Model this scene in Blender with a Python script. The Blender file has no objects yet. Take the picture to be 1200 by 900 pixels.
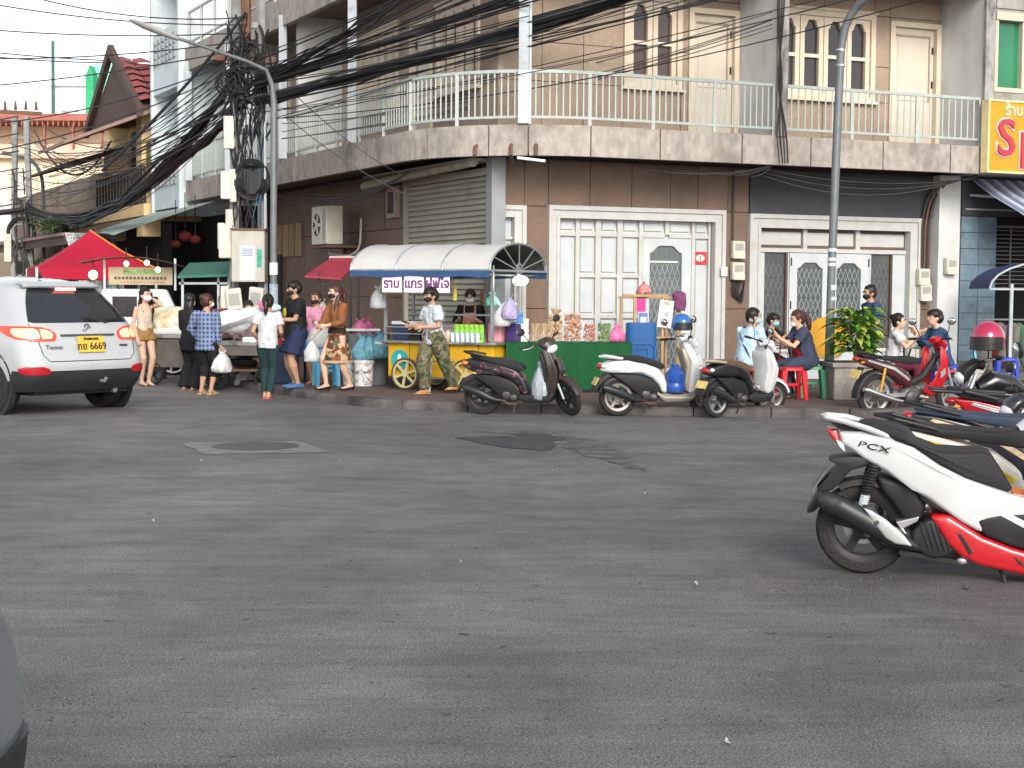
import bpy, bmesh, math, random
from mathutils import Vector, Matrix
random.seed(7)
SC = bpy.context.scene
COL = SC.collection
R_ = math.radians
# ------------------------------------------------------------------ camera
F_PX, CAM_H, PITCH, ROLL = 1800.0, 1.6, math.atan(107/1800), R_(0.4)
cam_d = bpy.data.cameras.new('camera'); cam = bpy.data.objects.new('camera', cam_d); COL.objects.link(cam)
cam_d.sensor_width = 36.0; cam_d.lens = 36*F_PX/1200; cam_d.clip_end = 2000; cam_d.clip_start = .05
FW = Vector((0, math.cos(PITCH), -math.sin(PITCH))); U0 = Vector((0, math.sin(PITCH), math.cos(PITCH))); R0 = Vector((1, 0, 0))
RT = R0*math.cos(ROLL)+U0*math.sin(ROLL); UP = U0*math.cos(ROLL)-R0*math.sin(ROLL)
CP = Vector((0, 0, CAM_H))
M = Matrix((RT, UP, -FW)).transposed().to_4x4(); M.translation = CP
cam.matrix_world = M
SC.camera = cam
# ------------------------------------------------------------------ sky, sun, exposure
SUN_EL, SUN_AZ = 27, 168      # azimuth measured from +Y clockwise
w = bpy.data.worlds.new('World'); SC.world = w; w.use_nodes = True
nt = w.node_tree; nt.nodes.clear()
o_ = nt.nodes.new('ShaderNodeOutputWorld'); b_ = nt.nodes.new('ShaderNodeBackground'); s_ = nt.nodes.new('ShaderNodeTexSky')
hs = nt.nodes.new('ShaderNodeHueSaturation'); hs.inputs['Saturation'].default_value = .32
s_.sky_type = 'NISHITA'; s_.sun_disc = False; s_.sun_elevation = R_(SUN_EL); s_.sun_rotation = R_(SUN_AZ)
s_.air_density = 1.0; s_.dust_density = 1.0; s_.ozone_density = 1.0
b_.inputs['Strength'].default_value = .12
nt.links.new(s_.outputs[0], hs.inputs['Color']); nt.links.new(hs.outputs[0], b_.inputs[0]); nt.links.new(b_.outputs[0], o_.inputs[0])
sd = bpy.data.lights.new('sun', 'SUN'); sun = bpy.data.objects.new('sun', sd); COL.objects.link(sun)
sd.energy = 1.5; sd.angle = R_(26); sd.color = (1, .92, .82)
sdir = Vector((math.sin(R_(SUN_AZ))*math.cos(R_(SUN_EL)), math.cos(R_(SUN_AZ))*math.cos(R_(SUN_EL)), math.sin(R_(SUN_EL))))
sun.rotation_euler = sdir.to_track_quat('Z', 'Y').to_euler(); sun.location = (0, 0, 40)
vs = SC.view_settings; vs.view_transform = 'Standard'; vs.look = 'None'; vs.gamma = 1; vs.exposure = 1.15; vs.use_curve_mapping = False
# ------------------------------------------------------------------ place helpers
def ray(x, y): return FW + RT*((x-600)/F_PX) - UP*((y-450)/F_PX)
def G(x, y, z=0.0):                       # the point of the level z that the photo shows at x, y
    r = ray(x, y); return CP + r*((z-CAM_H)/r.z)
def AT(x, y, d):                          # the point at distance d (world Y)
    r = ray(x, y); return CP + r*(d/r.y)
# ------------------------------------------------------------------ mesh helpers
class MB:
    def __init__(s): s.v = []; s.f = []
    def add(s, vs_, fs):
        o = len(s.v); s.v += [Vector(v) for v in vs_]; s.f += [tuple(i+o for i in f) for f in fs]; return s
    def box(s, p0, p1):
        x0, y0, z0 = p0; x1, y1, z1 = p1
        return s.add([(x0,y0,z0),(x1,y0,z0),(x1,y1,z0),(x0,y1,z0),(x0,y0,z1),(x1,y0,z1),(x1,y1,z1),(x0,y1,z1)],
                     [(0,3,2,1),(4,5,6,7),(0,1,5,4),(1,2,6,5),(2,3,7,6),(3,0,4,7)])
    def hexa(s, f, a, b):                 # box in a mapped space, f(u,n,z)
        o = len(s.v); s.box(a, b); s.v[o:] = [Vector(f(*v)) for v in s.v[o:]]; return s
    def beam(s, p, q, w, h=None, up=(0,0,1)):
        p, q = Vector(p), Vector(q); h = w if h is None else h
        d = (q-p).normalized(); u = Vector(up)
        if abs(d.dot(u)) > .98: u = Vector((1, 0, 0))
        a = d.cross(u).normalized()*(w/2); b = a.cross(d).normalized()*(h/2)
        return s.add([p-a-b,p+a-b,p+a+b,p-a+b,q-a-b,q+a-b,q+a+b,q-a+b],[(0,3,2,1),(4,5,6,7),(0,1,5,4),(1,2,6,5),(2,3,7,6),(3,0,4,7)])
    def sweep(s, path, wh, side=None, n=12, e=2.0, caps=True):
        # path of points, per-point half width / half height; side fixes the width axis
        P = [Vector(p) for p in path]; k = len(P); rings = []
        if not hasattr(wh, '__len__'): wh = [wh]*k
        sd0 = None
        for i, p in enumerate(P):
            t = (P[min(i+1, k-1)]-P[max(i-1, 0)])
            t = t.normalized() if t.length > 1e-9 else Vector((0, 0, 1))
            if side is not None: a = Vector(side)
            elif sd0 is None:
                a = t.orthogonal()
            else: a = sd0
            a = (a - t*a.dot(t)).normalized(); sd0 = a
            b = t.cross(a)
            w_ = wh[i]; ww, hh = (w_, w_) if not hasattr(w_, '__len__') else w_
            ring = []
            for j in range(n):
                c, q = math.cos(2*math.pi*j/n), math.sin(2*math.pi*j/n)
                c = math.copysign(abs(c)**(2/e), c); q = math.copysign(abs(q)**(2/e), q)
                ring.append(p+a*(ww*c)+b*(hh*q))
            rings.append(ring)
        return s.loft(rings, caps)
    def loft(s, rings, caps=True, closed=True):
        n = len(rings[0]); vs_ = [v for r in rings for v in r]; fs = []
        for i in range(len(rings)-1):
            for j in range(n if closed else n-1):
                a, b = i*n+j, i*n+(j+1) % n
                fs.append((a, b, b+n, a+n))
        if caps and closed: fs += [tuple(range(n-1, -1, -1)), tuple((len(rings)-1)*n+j for j in range(n))]
        return s.add(vs_, fs)
    def ell(s, c, r, n=12, m=8, rot=None):
        c = Vector(c); r = (r, r, r) if not hasattr(r, '__len__') else r
        vs_ = []; fs = []
        for i in range(m+1):
            th = math.pi*i/m
            for j in range(n):
                ph = 2*math.pi*j/n
                v = Vector((r[0]*math.sin(th)*math.cos(ph), r[1]*math.sin(th)*math.sin(ph), r[2]*math.cos(th)))
                if rot is not None: v = rot @ v
                vs_.append(c+v)
        for i in range(m):
            for j in range(n):
                a, b = i*n+j, i*n+(j+1) % n
                fs.append((a, a+n, b+n, b))
        return s.add(vs_, fs)
    def lathe(s, prof, c=(0,0,0), axis='Z', n=20):
        c = Vector(c); vs_ = []; fs = []; k = len(prof)
        for (r, h) in prof:
            for j in range(n):
                a = 2*math.pi*j/n; x, y = r*math.cos(a), r*math.sin(a)
                vs_.append(c+Vector({'Z': (x, y, h), 'Y': (x, h, y), 'X': (h, x, y)}[axis]))
        for i in range(k-1):
            for j in range(n):
                a, b = i*n+j, i*n+(j+1) % n
                fs.append((a, b, b+n, a+n))
        return s.add(vs_, fs)
    def prism(s, out, a, b, f=None):      # outline (p,q) extruded from a to b; f(p,q,t) -> point
        f = f or (lambda p, q, t: (p, t, q)); n = len(out)
        vs_ = [f(p, q, a) for p, q in out]+[f(p, q, b) for p, q in out]
        fs = [tuple(range(n-1, -1, -1)), tuple(range(n, 2*n))]+[(i, (i+1) % n, n+(i+1) % n, n+i) for i in range(n)]
        return s.add(vs_, fs)
    def tri(s, pts): return s.add(pts, [tuple(range(len(pts)))])
    def xf(s, m): s.v = [m @ v for v in s.v]; return s
    def mesh(s, name='mesh', smooth=False, bevel=0, bseg=2, sub=0, remesh=0, sm=0, angle=40, extra=None, merge=0):
        me = bpy.data.meshes.new(name)
        me.from_pydata([tuple(v) for v in s.v], [], s.f)
        bm = bmesh.new(); bm.from_mesh(me)
        bmesh.ops.remove_doubles(bm, verts=bm.verts, dist=1e-5)
        bmesh.ops.recalc_face_normals(bm, faces=bm.faces); bm.to_mesh(me); bm.free()
        if remesh or bevel or sub or sm:
            ob = bpy.data.objects.new('tmp', me); COL.objects.link(ob)
            if remesh:
                md = ob.modifiers.new('r', 'REMESH'); md.mode = 'VOXEL'; md.voxel_size = remesh
            if sm:
                md = ob.modifiers.new('s', 'SMOOTH'); md.iterations = sm; md.factor = .5
            if bevel:
                md = ob.modifiers.new('b', 'BEVEL'); md.width = bevel; md.segments = bseg; md.limit_method = 'ANGLE'; md.angle_limit = R_(32)
            if sub:
                md = ob.modifiers.new('u', 'SUBSURF'); md.levels = sub; md.render_levels = sub
            dg = bpy.context.evaluated_depsgraph_get(); dg.update()
            m2 = bpy.data.meshes.new_from_object(ob.evaluated_get(dg)); bpy.data.objects.remove(ob); bpy.data.meshes.remove(me); me = m2; me.name = name
        if extra is not None:
            bm = bmesh.new(); bm.from_mesh(me); em = extra.mesh(); bm.from_mesh(em); bm.to_mesh(me); bm.free()
        if smooth:
            me.polygons.foreach_set('use_smooth', [True]*len(me.polygons))
            if angle < 180:
                try: me.set_sharp_from_angle(angle=R_(angle))
                except Exception: pass
        me.update()
        return me
def link(name, me, m, parent=None, kind=None):
    ob = bpy.data.objects.new(name, me); COL.objects.link(ob)
    if m is not None:
        me.materials.clear(); me.materials.append(m)
    if parent is not None: ob.parent = parent
    if kind: ob['kind'] = kind
    return ob
def part(name, mb, m, parent=None, **kw):
    return link(name, mb if isinstance(mb, bpy.types.Mesh) else mb.mesh(name, **kw), m, parent)
def wpart(name, mb, m, parent, **kw):     # vertices given in world space under a placed empty
    inv = parent_world(parent).inverted()
    mb.xf(inv); return part(name, mb, m, parent, **kw)
def parent_world(o):
    m = Matrix.Identity(4)
    while o is not None:
        m = Matrix.LocRotScale(o.location, o.rotation_euler, o.scale) @ m; o = o.parent
    return m
def tag(o, label, cat, group=None):
    o['label'] = label; o['category'] = cat
    if group: o['group'] = group
    return o
def thing(name, label, cat, loc=(0,0,0), rz=0, group=None, sc=1.0):
    o = bpy.data.objects.new(name, None); COL.objects.link(o); o.location = loc; o.rotation_euler = (0, 0, rz); o.scale = (sc,)*3
    o.empty_display_size = .2
    return tag(o, label, cat, group)
def solo(name, mb, m, label, cat, group=None, **kw):
    return tag(part(name, mb, m, **kw), label, cat, group)
def structure(name, mb, m, parent=None, **kw):
    o = part(name, mb, m, parent, **kw)
    if parent is None: o['kind'] = 'structure'
    return o
def dup(o, parent=None, loc=None, rz=None, label=None):
    c = o.copy(); COL.objects.link(c)
    if parent is not None: c.parent = parent
    if loc is not None: c.location = loc
    if rz is not None: c.rotation_euler = (0, 0, rz)
    if label: c['label'] = label
    for ch in list(o.children): dup(ch, c)
    return c
# ------------------------------------------------------------------ materials
MATS = {}
def mat(name, col, rough=.6, metal=0.0, var=.15, vs=4.0, bump=0.0, bs=60.0, coat=0.0, emit=None, es=0, trans=0.0, alpha=1.0, col2=None, c2=(.45,.65), c2s=2.0, stretch=None, spec=None, detail=4):
    if name in MATS: return MATS[name]
    m = bpy.data.materials.new(name); MATS[name] = m; m.use_nodes = True; n = m.node_tree; N = n.nodes; L = n.links
    b = N['Principled BSDF']; b.inputs['Roughness'].default_value = rough; b.inputs['Metallic'].default_value = metal
    if spec is None and not coat and metal == 0 and rough > .3: spec = .28
    if spec is not None: b.inputs['Specular IOR Level'].default_value = spec
    b.inputs['Coat Weight'].default_value = coat; b.inputs['Coat Roughness'].default_value = .08
    b.inputs['Transmission Weight'].default_value = trans; b.inputs['Alpha'].default_value = alpha
    tc = N.new('ShaderNodeTexCoord'); src = tc.outputs['Object']
    if stretch:
        mp = N.new('ShaderNodeMapping'); mp.inputs['Scale'].default_value = stretch; L.new(src, mp.inputs[0]); src = mp.outputs[0]
    rgb = N.new('ShaderNodeRGB'); rgb.outputs[0].default_value = (*col, 1); c = rgb.outputs[0]
    if col2:
        nz = N.new('ShaderNodeTexNoise'); nz.inputs['Scale'].default_value = c2s; nz.inputs['Detail'].default_value = 6; nz.inputs['Roughness'].default_value = .65; L.new(src, nz.inputs['Vector'])
        mr = N.new('ShaderNodeMapRange'); mr.inputs[1].default_value, mr.inputs[2].default_value = c2; L.new(nz.outputs[0], mr.inputs[0])
        mx = N.new('ShaderNodeMix'); mx.data_type = 'RGBA'; L.new(mr.outputs[0], mx.inputs[0]); L.new(c, mx.inputs[6]); mx.inputs[7].default_value = (*col2, 1); c = mx.outputs[2]
    if var:
        nz = N.new('ShaderNodeTexNoise'); nz.inputs['Scale'].default_value = vs; nz.inputs['Detail'].default_value = detail; L.new(src, nz.inputs['Vector'])
        mr = N.new('ShaderNodeMapRange'); mr.inputs[1].default_value = .3; mr.inputs[2].default_value = .7; mr.inputs[3].default_value = 1-var; mr.inputs[4].default_value = 1+var; L.new(nz.outputs[0], mr.inputs[0])
        mx = N.new('ShaderNodeMix'); mx.data_type = 'RGBA'; mx.blend_type = 'MULTIPLY'; mx.inputs[0].default_value = 1; L.new(c, mx.inputs[6]); L.new(mr.outputs[0], mx.inputs[7]); c = mx.outputs[2]
        mr2 = N.new('ShaderNodeMapRange'); mr2.inputs[1].default_value = .3; mr2.inputs[2].default_value = .7; mr2.inputs[3].default_value = max(.02, rough-.08); mr2.inputs[4].default_value = min(1, rough+.08); L.new(nz.outputs[0], mr2.inputs[0]); L.new(mr2.outputs[0], b.inputs['Roughness'])
    L.new(c, b.inputs['Base Color'])
    if bump:
        nz = N.new('ShaderNodeTexNoise'); nz.inputs['Scale'].default_value = bs; nz.inputs['Detail'].default_value = 3; L.new(src, nz.inputs['Vector'])
        bp = N.new('ShaderNodeBump'); bp.inputs['Strength'].default_value = bump; bp.inputs['Distance'].default_value = .02; L.new(nz.outputs[0], bp.inputs['Height']); L.new(bp.outputs[0], b.inputs['Normal'])
    if emit:
        b.inputs['Emission Color'].default_value = (*emit, 1); b.inputs['Emission Strength'].default_value = es
    return m
def glassmat(name, col, rough=.05, refl=.5, tint=.0):      # dark window pane: glossy over dark room
    return mat(name, col, rough=rough, var=.1, vs=1.0, spec=.5)
def nodes_of(m): return m.node_tree.nodes, m.node_tree.links, m.node_tree.nodes['Principled BSDF']
def ramp_mat(name, tex, stops, rough=.7, scale=8, const=True, stretch=None, detail=3):
    if name in MATS: return MATS[name]
    m = bpy.data.materials.new(name); MATS[name] = m; m.use_nodes = True; N, L, b = nodes_of(m)
    b.inputs['Roughness'].default_value = rough
    tc = N.new('ShaderNodeTexCoord'); src = tc.outputs['Object']
    if stretch:
        mp = N.new('ShaderNodeMapping'); mp.inputs['Scale'].default_value = stretch; L.new(src, mp.inputs[0]); src = mp.outputs[0]
    if tex == 'noise':
        t = N.new('ShaderNodeTexNoise'); t.inputs['Detail'].default_value = detail
    else: t = N.new('ShaderNodeTexVoronoi')
    t.inputs['Scale'].default_value = scale; L.new(src, t.inputs['Vector'])
    r = N.new('ShaderNodeValToRGB'); el = r.color_ramp.elements
    if const: r.color_ramp.interpolation = 'CONSTANT'
    while len(el) < len(stops): el.new(.5)
    for e_, (p, c) in zip(el, stops): e_.position = p; e_.color = (*c, 1)
    if tex == 'noise': L.new(t.outputs[0], r.inputs[0])
    else:
        sp = N.new('ShaderNodeSeparateColor'); L.new(t.outputs['Color'], sp.inputs[0]); L.new(sp.outputs[0], r.inputs[0])
    L.new(r.outputs[0], b.inputs['Base Color'])
    return m
def text_mesh(body, size, depth=.004, bold=0.0, font=None):
    c = bpy.data.curves.new('text', 'FONT'); c.body = body; c.size = size; c.extrude = depth; c.offset = bold; c.align_x = 'CENTER'; c.align_y = 'CENTER'; c.resolution_u = 3
    ob = bpy.data.objects.new('t', c); COL.objects.link(ob); dg = bpy.context.evaluated_depsgraph_get(); dg.update()
    me = bpy.data.meshes.new_from_object(ob.evaluated_get(dg)); bpy.data.objects.remove(ob); return me
def text(name, body, size, m, parent, loc, xa, ya, depth=.004, bold=0.0, sx=1.0):
    me = text_mesh(body, size, depth, bold); xa = Vector(xa).normalized(); ya = Vector(ya).normalized(); za = xa.cross(ya)
    mt = Matrix((xa*sx, ya, za)).transposed().to_4x4(); mt.translation = Vector(loc)
    inv = parent_world(parent).inverted() if parent is not None else Matrix.Identity(4)
    me.transform(inv @ mt); return link(name, me, m, parent)
# ------------------------------------------------------------------ surface materials
def asphalt():
    m = bpy.data.materials.new('asphalt'); m.use_nodes = True; N, L, b = nodes_of(m); MATS['asphalt'] = m
    tc = N.new('ShaderNodeTexCoord'); P = tc.outputs['Object']
    def noise(s, d=4, r=.6, dist=0, vec=None):
        t = N.new('ShaderNodeTexNoise'); t.inputs['Scale'].default_value = s; t.inputs['Detail'].default_value = d; t.inputs['Roughness'].default_value = r; t.inputs['Distortion'].default_value = dist
        L.new(vec or P, t.inputs['Vector']); return t.outputs[0]
    def rng(x, a, b_, c, d):
        t = N.new('ShaderNodeMapRange'); t.inputs[1].default_value = a; t.inputs[2].default_value = b_; t.inputs[3].default_value = c; t.inputs[4].default_value = d; L.new(x, t.inputs[0]); return t.outputs[0]
    def mul(x, y):
        t = N.new('ShaderNodeMath'); t.operation = 'MULTIPLY'; L.new(x, t.inputs[0]); L.new(y, t.inputs[1]); return t.outputs[0]
    def mix(f, a, b_, bl='MIX'):
        t = N.new('ShaderNodeMix'); t.data_type = 'RGBA'; t.blend_type = bl
        if isinstance(f, float): t.inputs[0].default_value = f
        else: L.new(f, t.inputs[0])
        for s, v in ((6, a), (7, b_)):
            if isinstance(v, tuple): t.inputs[s].default_value = (*v, 1)
            else: L.new(v, t.inputs[s])
        return t.outputs[2]
    c = mix(rng(noise(.35, 5, .6, .6), .38, .62, 0, 1), (.050, .049, .050), (.084, .081, .080))
    c = mix(rng(noise(1.7, 6, .7, .3), .5, .72, 0, .6), c, (.105, .096, .086))
    # drawn-out scuffs along the traffic
    mp = N.new('ShaderNodeMapping'); mp.inputs['Rotation'].default_value = (0, 0, .35); mp.inputs['Scale'].default_value = (.25, 2.2, 1); L.new(P, mp.inputs[0])
    c = mix(rng(noise(1.3, 6, .65, .4, mp.outputs[0]), .50, .70, 0, .7), c, (.036, .035, .037))
    c = mix(rng(noise(120, 2, .5), .52, .66, 0, .9), c, (.21, .205, .20))
    c = mix(rng(noise(75, 2, .5), .53, .64, 0, .8), c, (.022, .022, .023))
    c = mix(rng(noise(420, 1, .5), .62, .72, 0, .9), c, (.26, .25, .24))
    def scale_by(c, x):
        t = N.new('ShaderNodeMix'); t.data_type = 'RGBA'; t.blend_type = 'MULTIPLY'; t.inputs[0].default_value = 1; L.new(c, t.inputs[6]); L.new(x, t.inputs[7]); return t.outputs[2]
    c = scale_by(c, rng(noise(.16, 3, .5, 1.0), .32, .68, 1.15, 1.8))
    c = scale_by(c, rng(noise(.9, 6, .6, 1.6), .3, .7, .78, 1.24))
    mp2 = N.new('ShaderNodeMapping'); mp2.inputs['Rotation'].default_value = (0, 0, -.5); mp2.inputs['Scale'].default_value = (.5, 3.5, 1); L.new(P, mp2.inputs[0])
    c = scale_by(c, rng(noise(2.4, 7, .7, .8, mp2.outputs[0]), .3, .7, .8, 1.2))
    c = mix(rng(noise(11, 3, .6, .5), .66, .72, 0, .85), c, (.018, .017, .017))
    c = mix(rng(noise(17, 2, .6), .70, .74, 0, .8), c, (.22, .21, .19))
    c = mix(rng(noise(.5, 4, .6, .4), .6, .72, 0, .35), c, (.075, .08, .098))
    L.new(c, b.inputs['Base Color'])
    L.new(rng(noise(2.2), .3, .7, .55, .8), b.inputs['Roughness'])
    bp = N.new('ShaderNodeBump'); bp.inputs['Strength'].default_value = .75; bp.inputs['Distance'].default_value = .012
    L.new(mul(noise(150, 3), rng(noise(12), .3, .7, .6, 1.2)), bp.inputs['Height']); L.new(bp.outputs[0], b.inputs['Normal'])
    return m
def pavers():
    m = bpy.data.materials.new('pavers'); m.use_nodes = True; N, L, b = nodes_of(m); MATS['pavers'] = m
    tc = N.new('ShaderNodeTexCoord'); br = N.new('ShaderNodeTexBrick'); br.inputs['Scale'].default_value = 1
    br.inputs['Brick Width'].default_value = .2; br.inputs['Row Height'].default_value = .1; br.inputs['Mortar Size'].default_value = .006
    br.inputs['Color1'].default_value = (.115, .072, .058, 1); br.inputs['Color2'].default_value = (.15, .10, .082, 1); br.inputs['Mortar'].default_value = (.05, .045, .04, 1)
    L.new(tc.outputs['Object'], br.inputs['Vector'])
    nz = N.new('ShaderNodeTexNoise'); nz.inputs['Scale'].default_value = 1.2; nz.inputs['Detail'].default_value = 6; L.new(tc.outputs['Object'], nz.inputs['Vector'])
    mr = N.new('ShaderNodeMapRange'); mr.inputs[1].default_value = .4; mr.inputs[2].default_value = .65; mr.inputs[4].default_value = .7; L.new(nz.outputs[0], mr.inputs[0])
    mx = N.new('ShaderNodeMix'); mx.data_type = 'RGBA'; L.new(mr.outputs[0], mx.inputs[0]); L.new(br.outputs[0], mx.inputs[6]); mx.inputs[7].default_value = (.075, .062, .056, 1)
    L.new(mx.outputs[2], b.inputs['Base Color']); b.inputs['Roughness'].default_value = .8
    bp = N.new('ShaderNodeBump'); bp.inputs['Strength'].default_value = .5; bp.inputs['Distance'].default_value = .01; L.new(br.outputs['Fac'], bp.inputs['Height']); bp.invert = True; L.new(bp.outputs[0], b.inputs['Normal'])
    return m
ASPH = asphalt(); PAVE = pavers()
KERB = mat('kerb_concrete', (.11,.10,.095), .85, var=.35, vs=3, bump=.4, bs=30, col2=(.045,.04,.038), c2s=1.6)
GRAN = mat('granite_panel', (.365,.285,.215), .62, var=.22, vs=55, detail=3, col2=(.29,.22,.165), c2=(.4,.7), c2s=1.1, bump=.15, bs=90)
GRAN_D = mat('brown_granite_panel', (.185,.125,.092), .6, var=.22, vs=60, detail=3, col2=(.13,.092,.07), c2=(.4,.7), c2s=1.2, bump=.15, bs=90)
JOINT = mat('joint_mortar', (.115,.085,.066), .9)
CONC = mat('weathered_concrete', (.34,.305,.27), .85, var=.22, vs=9, bump=.3, bs=25, col2=(.12,.11,.10), c2=(.5,.82), c2s=1.3, stretch=(1,1,.6), detail=6)
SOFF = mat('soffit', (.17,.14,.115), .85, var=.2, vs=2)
WHITE = mat('white_paint', (.66,.655,.63), .5, var=.06, vs=6, col2=(.45,.42,.38), c2=(.6,.82), c2s=2.2)
FRAMEW = mat('white_door_paint', (.46,.465,.445), .5, var=.07, vs=5, col2=(.40,.36,.31), c2=(.58,.8), c2s=3.0)
PANELW = mat('white_door_panel', (.46,.495,.515), .45, var=.07, vs=4, col2=(.5,.5,.49), c2=(.5,.8), c2s=2)
CREAM = mat('cream_window_paint', (.64,.55,.43), .5, var=.07, vs=6)
DOORC = mat('cream_door', (.58,.52,.44), .5, var=.05, vs=4)
PLASTER = mat('white_plaster', (.60,.62,.62), .8, var=.08, vs=2.5, col2=(.42,.42,.40), c2=(.5,.8), c2s=1.2, stretch=(1,1,.5))
RAIL = mat('pale_green_rail', (.36,.41,.385), .45, var=.1, vs=5, col2=(.33,.3,.26), c2=(.62,.8), c2s=4)
PVC = mat('pvc_post', (.36,.40,.43), .45, var=.15, vs=4, col2=(.22,.22,.22), c2=(.55,.75), c2s=3)
DARKGL = mat('dark_pane', (.035,.03,.034), .08, var=.2, vs=1.5)
PURPGL = mat('tinted_pane', (.075,.045,.045), .12, var=.25, vs=1.2)
GREENGL = mat('green_pane', (.02,.15,.07), .12, var=.3, vs=1.0)
GREYSH = mat('slate_panel', (.055,.058,.065), .55, var=.12, vs=3)
SHUT = mat('roller_shutter', (.36,.345,.28), .5, var=.08, vs=3, col2=(.25,.23,.18), c2=(.5,.8), c2s=1.5)
GREYC = mat('grey_column_paint', (.25,.265,.28), .55, var=.1, vs=4)
STEEL = mat('galvanised_steel', (.36,.39,.41), .42, metal=.6, var=.15, vs=8)
POLEG = mat('pole_paint', (.135,.15,.158), .5, metal=.2, var=.15, vs=6, col2=(.17,.16,.15), c2=(.6,.8), c2s=3)
CABLE = mat('black_cable', (.016,.016,.018), .55, var=.2, vs=3)
CABLE2 = mat('grey_cable', (.06,.058,.06), .6, var=.2, vs=3)
IVORY = mat('ivory_plastic', (.55,.53,.45), .5, var=.08, vs=5)
BLACK = mat('black_plastic', (.02,.02,.021), .5, var=.2, vs=6)
BLACKG = mat('gloss_black', (.012,.012,.013), .18, var=.1, vs=5, coat=.5)
RUBBER = mat('rubber', (.022,.021,.021), .85, var=.25, vs=12)
CHROME = mat('chrome', (.72,.72,.72), .16, metal=1, var=.05)
ALU = mat('aluminium', (.5,.5,.5), .35, metal=.9, var=.12, vs=6)
RUST = mat('rusty_steel', (.16,.085,.05), .75, metal=.3, var=.3, vs=8)
GLASS = mat('shop_glass', (.10,.125,.135), .12, var=.15, vs=2, alpha=.45)
LATT = mat('lattice_grille', (.30,.33,.335), .5, var=.1)
DARKROOM = mat('dark_interior', (.022,.021,.022), .9, var=.3, vs=1.0)  # near-black colour stands in for the shade inside the shops
# ------------------------------------------------------------------ ground
Cc = Vector((-.25, 24.5, 0)); AR, AL = R_(22.5), R_(27)
rr = Vector((math.cos(AR), math.sin(AR), 0)); nr = Vector((math.sin(AR), -math.cos(AR), 0))
ll = Vector((-math.sin(AL), math.cos(AL), 0)); nl = Vector((-math.cos(AL), -math.sin(AL), 0))
def WR(u, n, z): return Cc+rr*u+nr*n+Vector((0, 0, z))
def WL(t, n, z): return Cc+ll*t+nl*n+Vector((0, 0, z))
def uR(x):
    q = (x-600)/F_PX; return (24.5*q+.25)/(math.cos(AR)-math.sin(AR)*q)
def tL(x):
    q = (x-600)/F_PX; return (-.25-24.5*q)/(math.sin(AL)+math.cos(AL)*q)
SW = .12
road = structure('road', MB().tri([(-300,-80,0),(300,-80,0),(300,600,0),(-300,600,0)]), ASPH)
kp = [G(1006,491)]; k2 = G(548,483); dirn = (kp[0]-k2).normalized()
kp = [kp[0]+dirn*20, kp[0]+dirn*8, kp[0], (kp[0]+k2)/2, k2, G(500,481.5), G(452,479.3), G(410,476), G(378,471.5), G(350,466.5), G(330,462)]
kp += [WL(2.2,3.42,0), WL(4,3.4,0), WL(9,3.4,0), WL(20,3.4,0), WL(45,3.4,0)]
def resample(P, step):
    L_ = [0]
    for a, b in zip(P, P[1:]): L_.append(L_[-1]+(b-a).length)
    out = []; n = max(2, int(L_[-1]/step)+1)
    for i in range(n):
        s = L_[-1]*i/(n-1); j = 0
        while j < len(L_)-2 and L_[j+1] < s: j += 1
        t = (s-L_[j])/max(1e-9, L_[j+1]-L_[j]); out.append(P[j].lerp(P[j+1], t))
    return out
def smooth_path(P, it=3):
    for _ in range(it):
        P = [P[0]]+[P[i]*.5+(P[i-1]+P[i+1])*.25 for i in range(1, len(P)-1)]+[P[-1]]
    return P
kerb = smooth_path(resample(kp, .5), 4)
def offset(P, d):
    out = []
    for i, p in enumerate(P):
        t = (P[min(i+1, len(P)-1)]-P[max(i-1, 0)]).normalized(); out.append(p+Vector((t.y, -t.x, 0))*d)
    return out
kin = offset(kerb, .17)
pv = MB(); poly = [Vector((p.x, p.y, SW)) for p in kin]
poly += [Vector((-18, 90, SW)), Vector((40, 90, SW)), Vector((40, 20, SW))]
pv.tri(poly); pav = structure('pavement', pv, PAVE)
for i in range(2, 70, 2):                      # kerb stones seen along the corner
    if i+2 >= len(kerb): break
    m = MB(); rings = []
    for k, (a, b) in enumerate(zip(kerb[i:i+3], kin[i:i+3])):
        t = (kerb[min(i+k+1, len(kerb)-1)]-kerb[i+k-1]).normalized(); sh = t*(.008 if k == 0 else (-.008 if k == 2 else 0))
        o = Vector((0, 0, 1)); a2 = a+sh; b2 = b+sh; jz = random.uniform(-.004, .004)
        rings.append([a2-o*.02, a2.lerp(b2, .02)+o*(.085+jz), a2.lerp(b2, .14)+o*(.112+jz), a2.lerp(b2, .35)+o*(.123+jz), b2+o*(.123+jz), b2-o*.02])
    m.loft(rings); part('kerb_stone', m, KERB, pav, smooth=True)
# gutter stain strip, manhole slab, patches (each a thin sheet on the road)
def patch(name, px, m, z, parent=road, ragged=.0):
    pts = [G(x, y, 0) for x, y in px]
    if ragged:
        pts = resample(pts+[pts[0]], .12)[:-1]; pts = [p+Vector((random.uniform(-1,1), random.uniform(-1,1), 0))*ragged for p in pts]
    return part(name, MB().tri([Vector((p.x, p.y, z)) for p in pts]), m, parent)
SLAB = mat('concrete_slab', (.18,.175,.165), .85, var=.25, vs=5, bump=.3, bs=60)
PATCH1 = mat('asphalt_patch', (.060,.060,.063), .8, var=.25, vs=6, bump=.6, bs=140)
PATCH2 = mat('pale_patch', (.13,.126,.12), .85, var=.3, vs=4, bump=.6, bs=140, col2=(.06,.06,.06), c2s=3)
patch('concrete_slab', [(212,519),(352,517),(388,530),(238,533)], SLAB, .004, ragged=.02)
lid = G(300, 523, 0)
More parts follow.
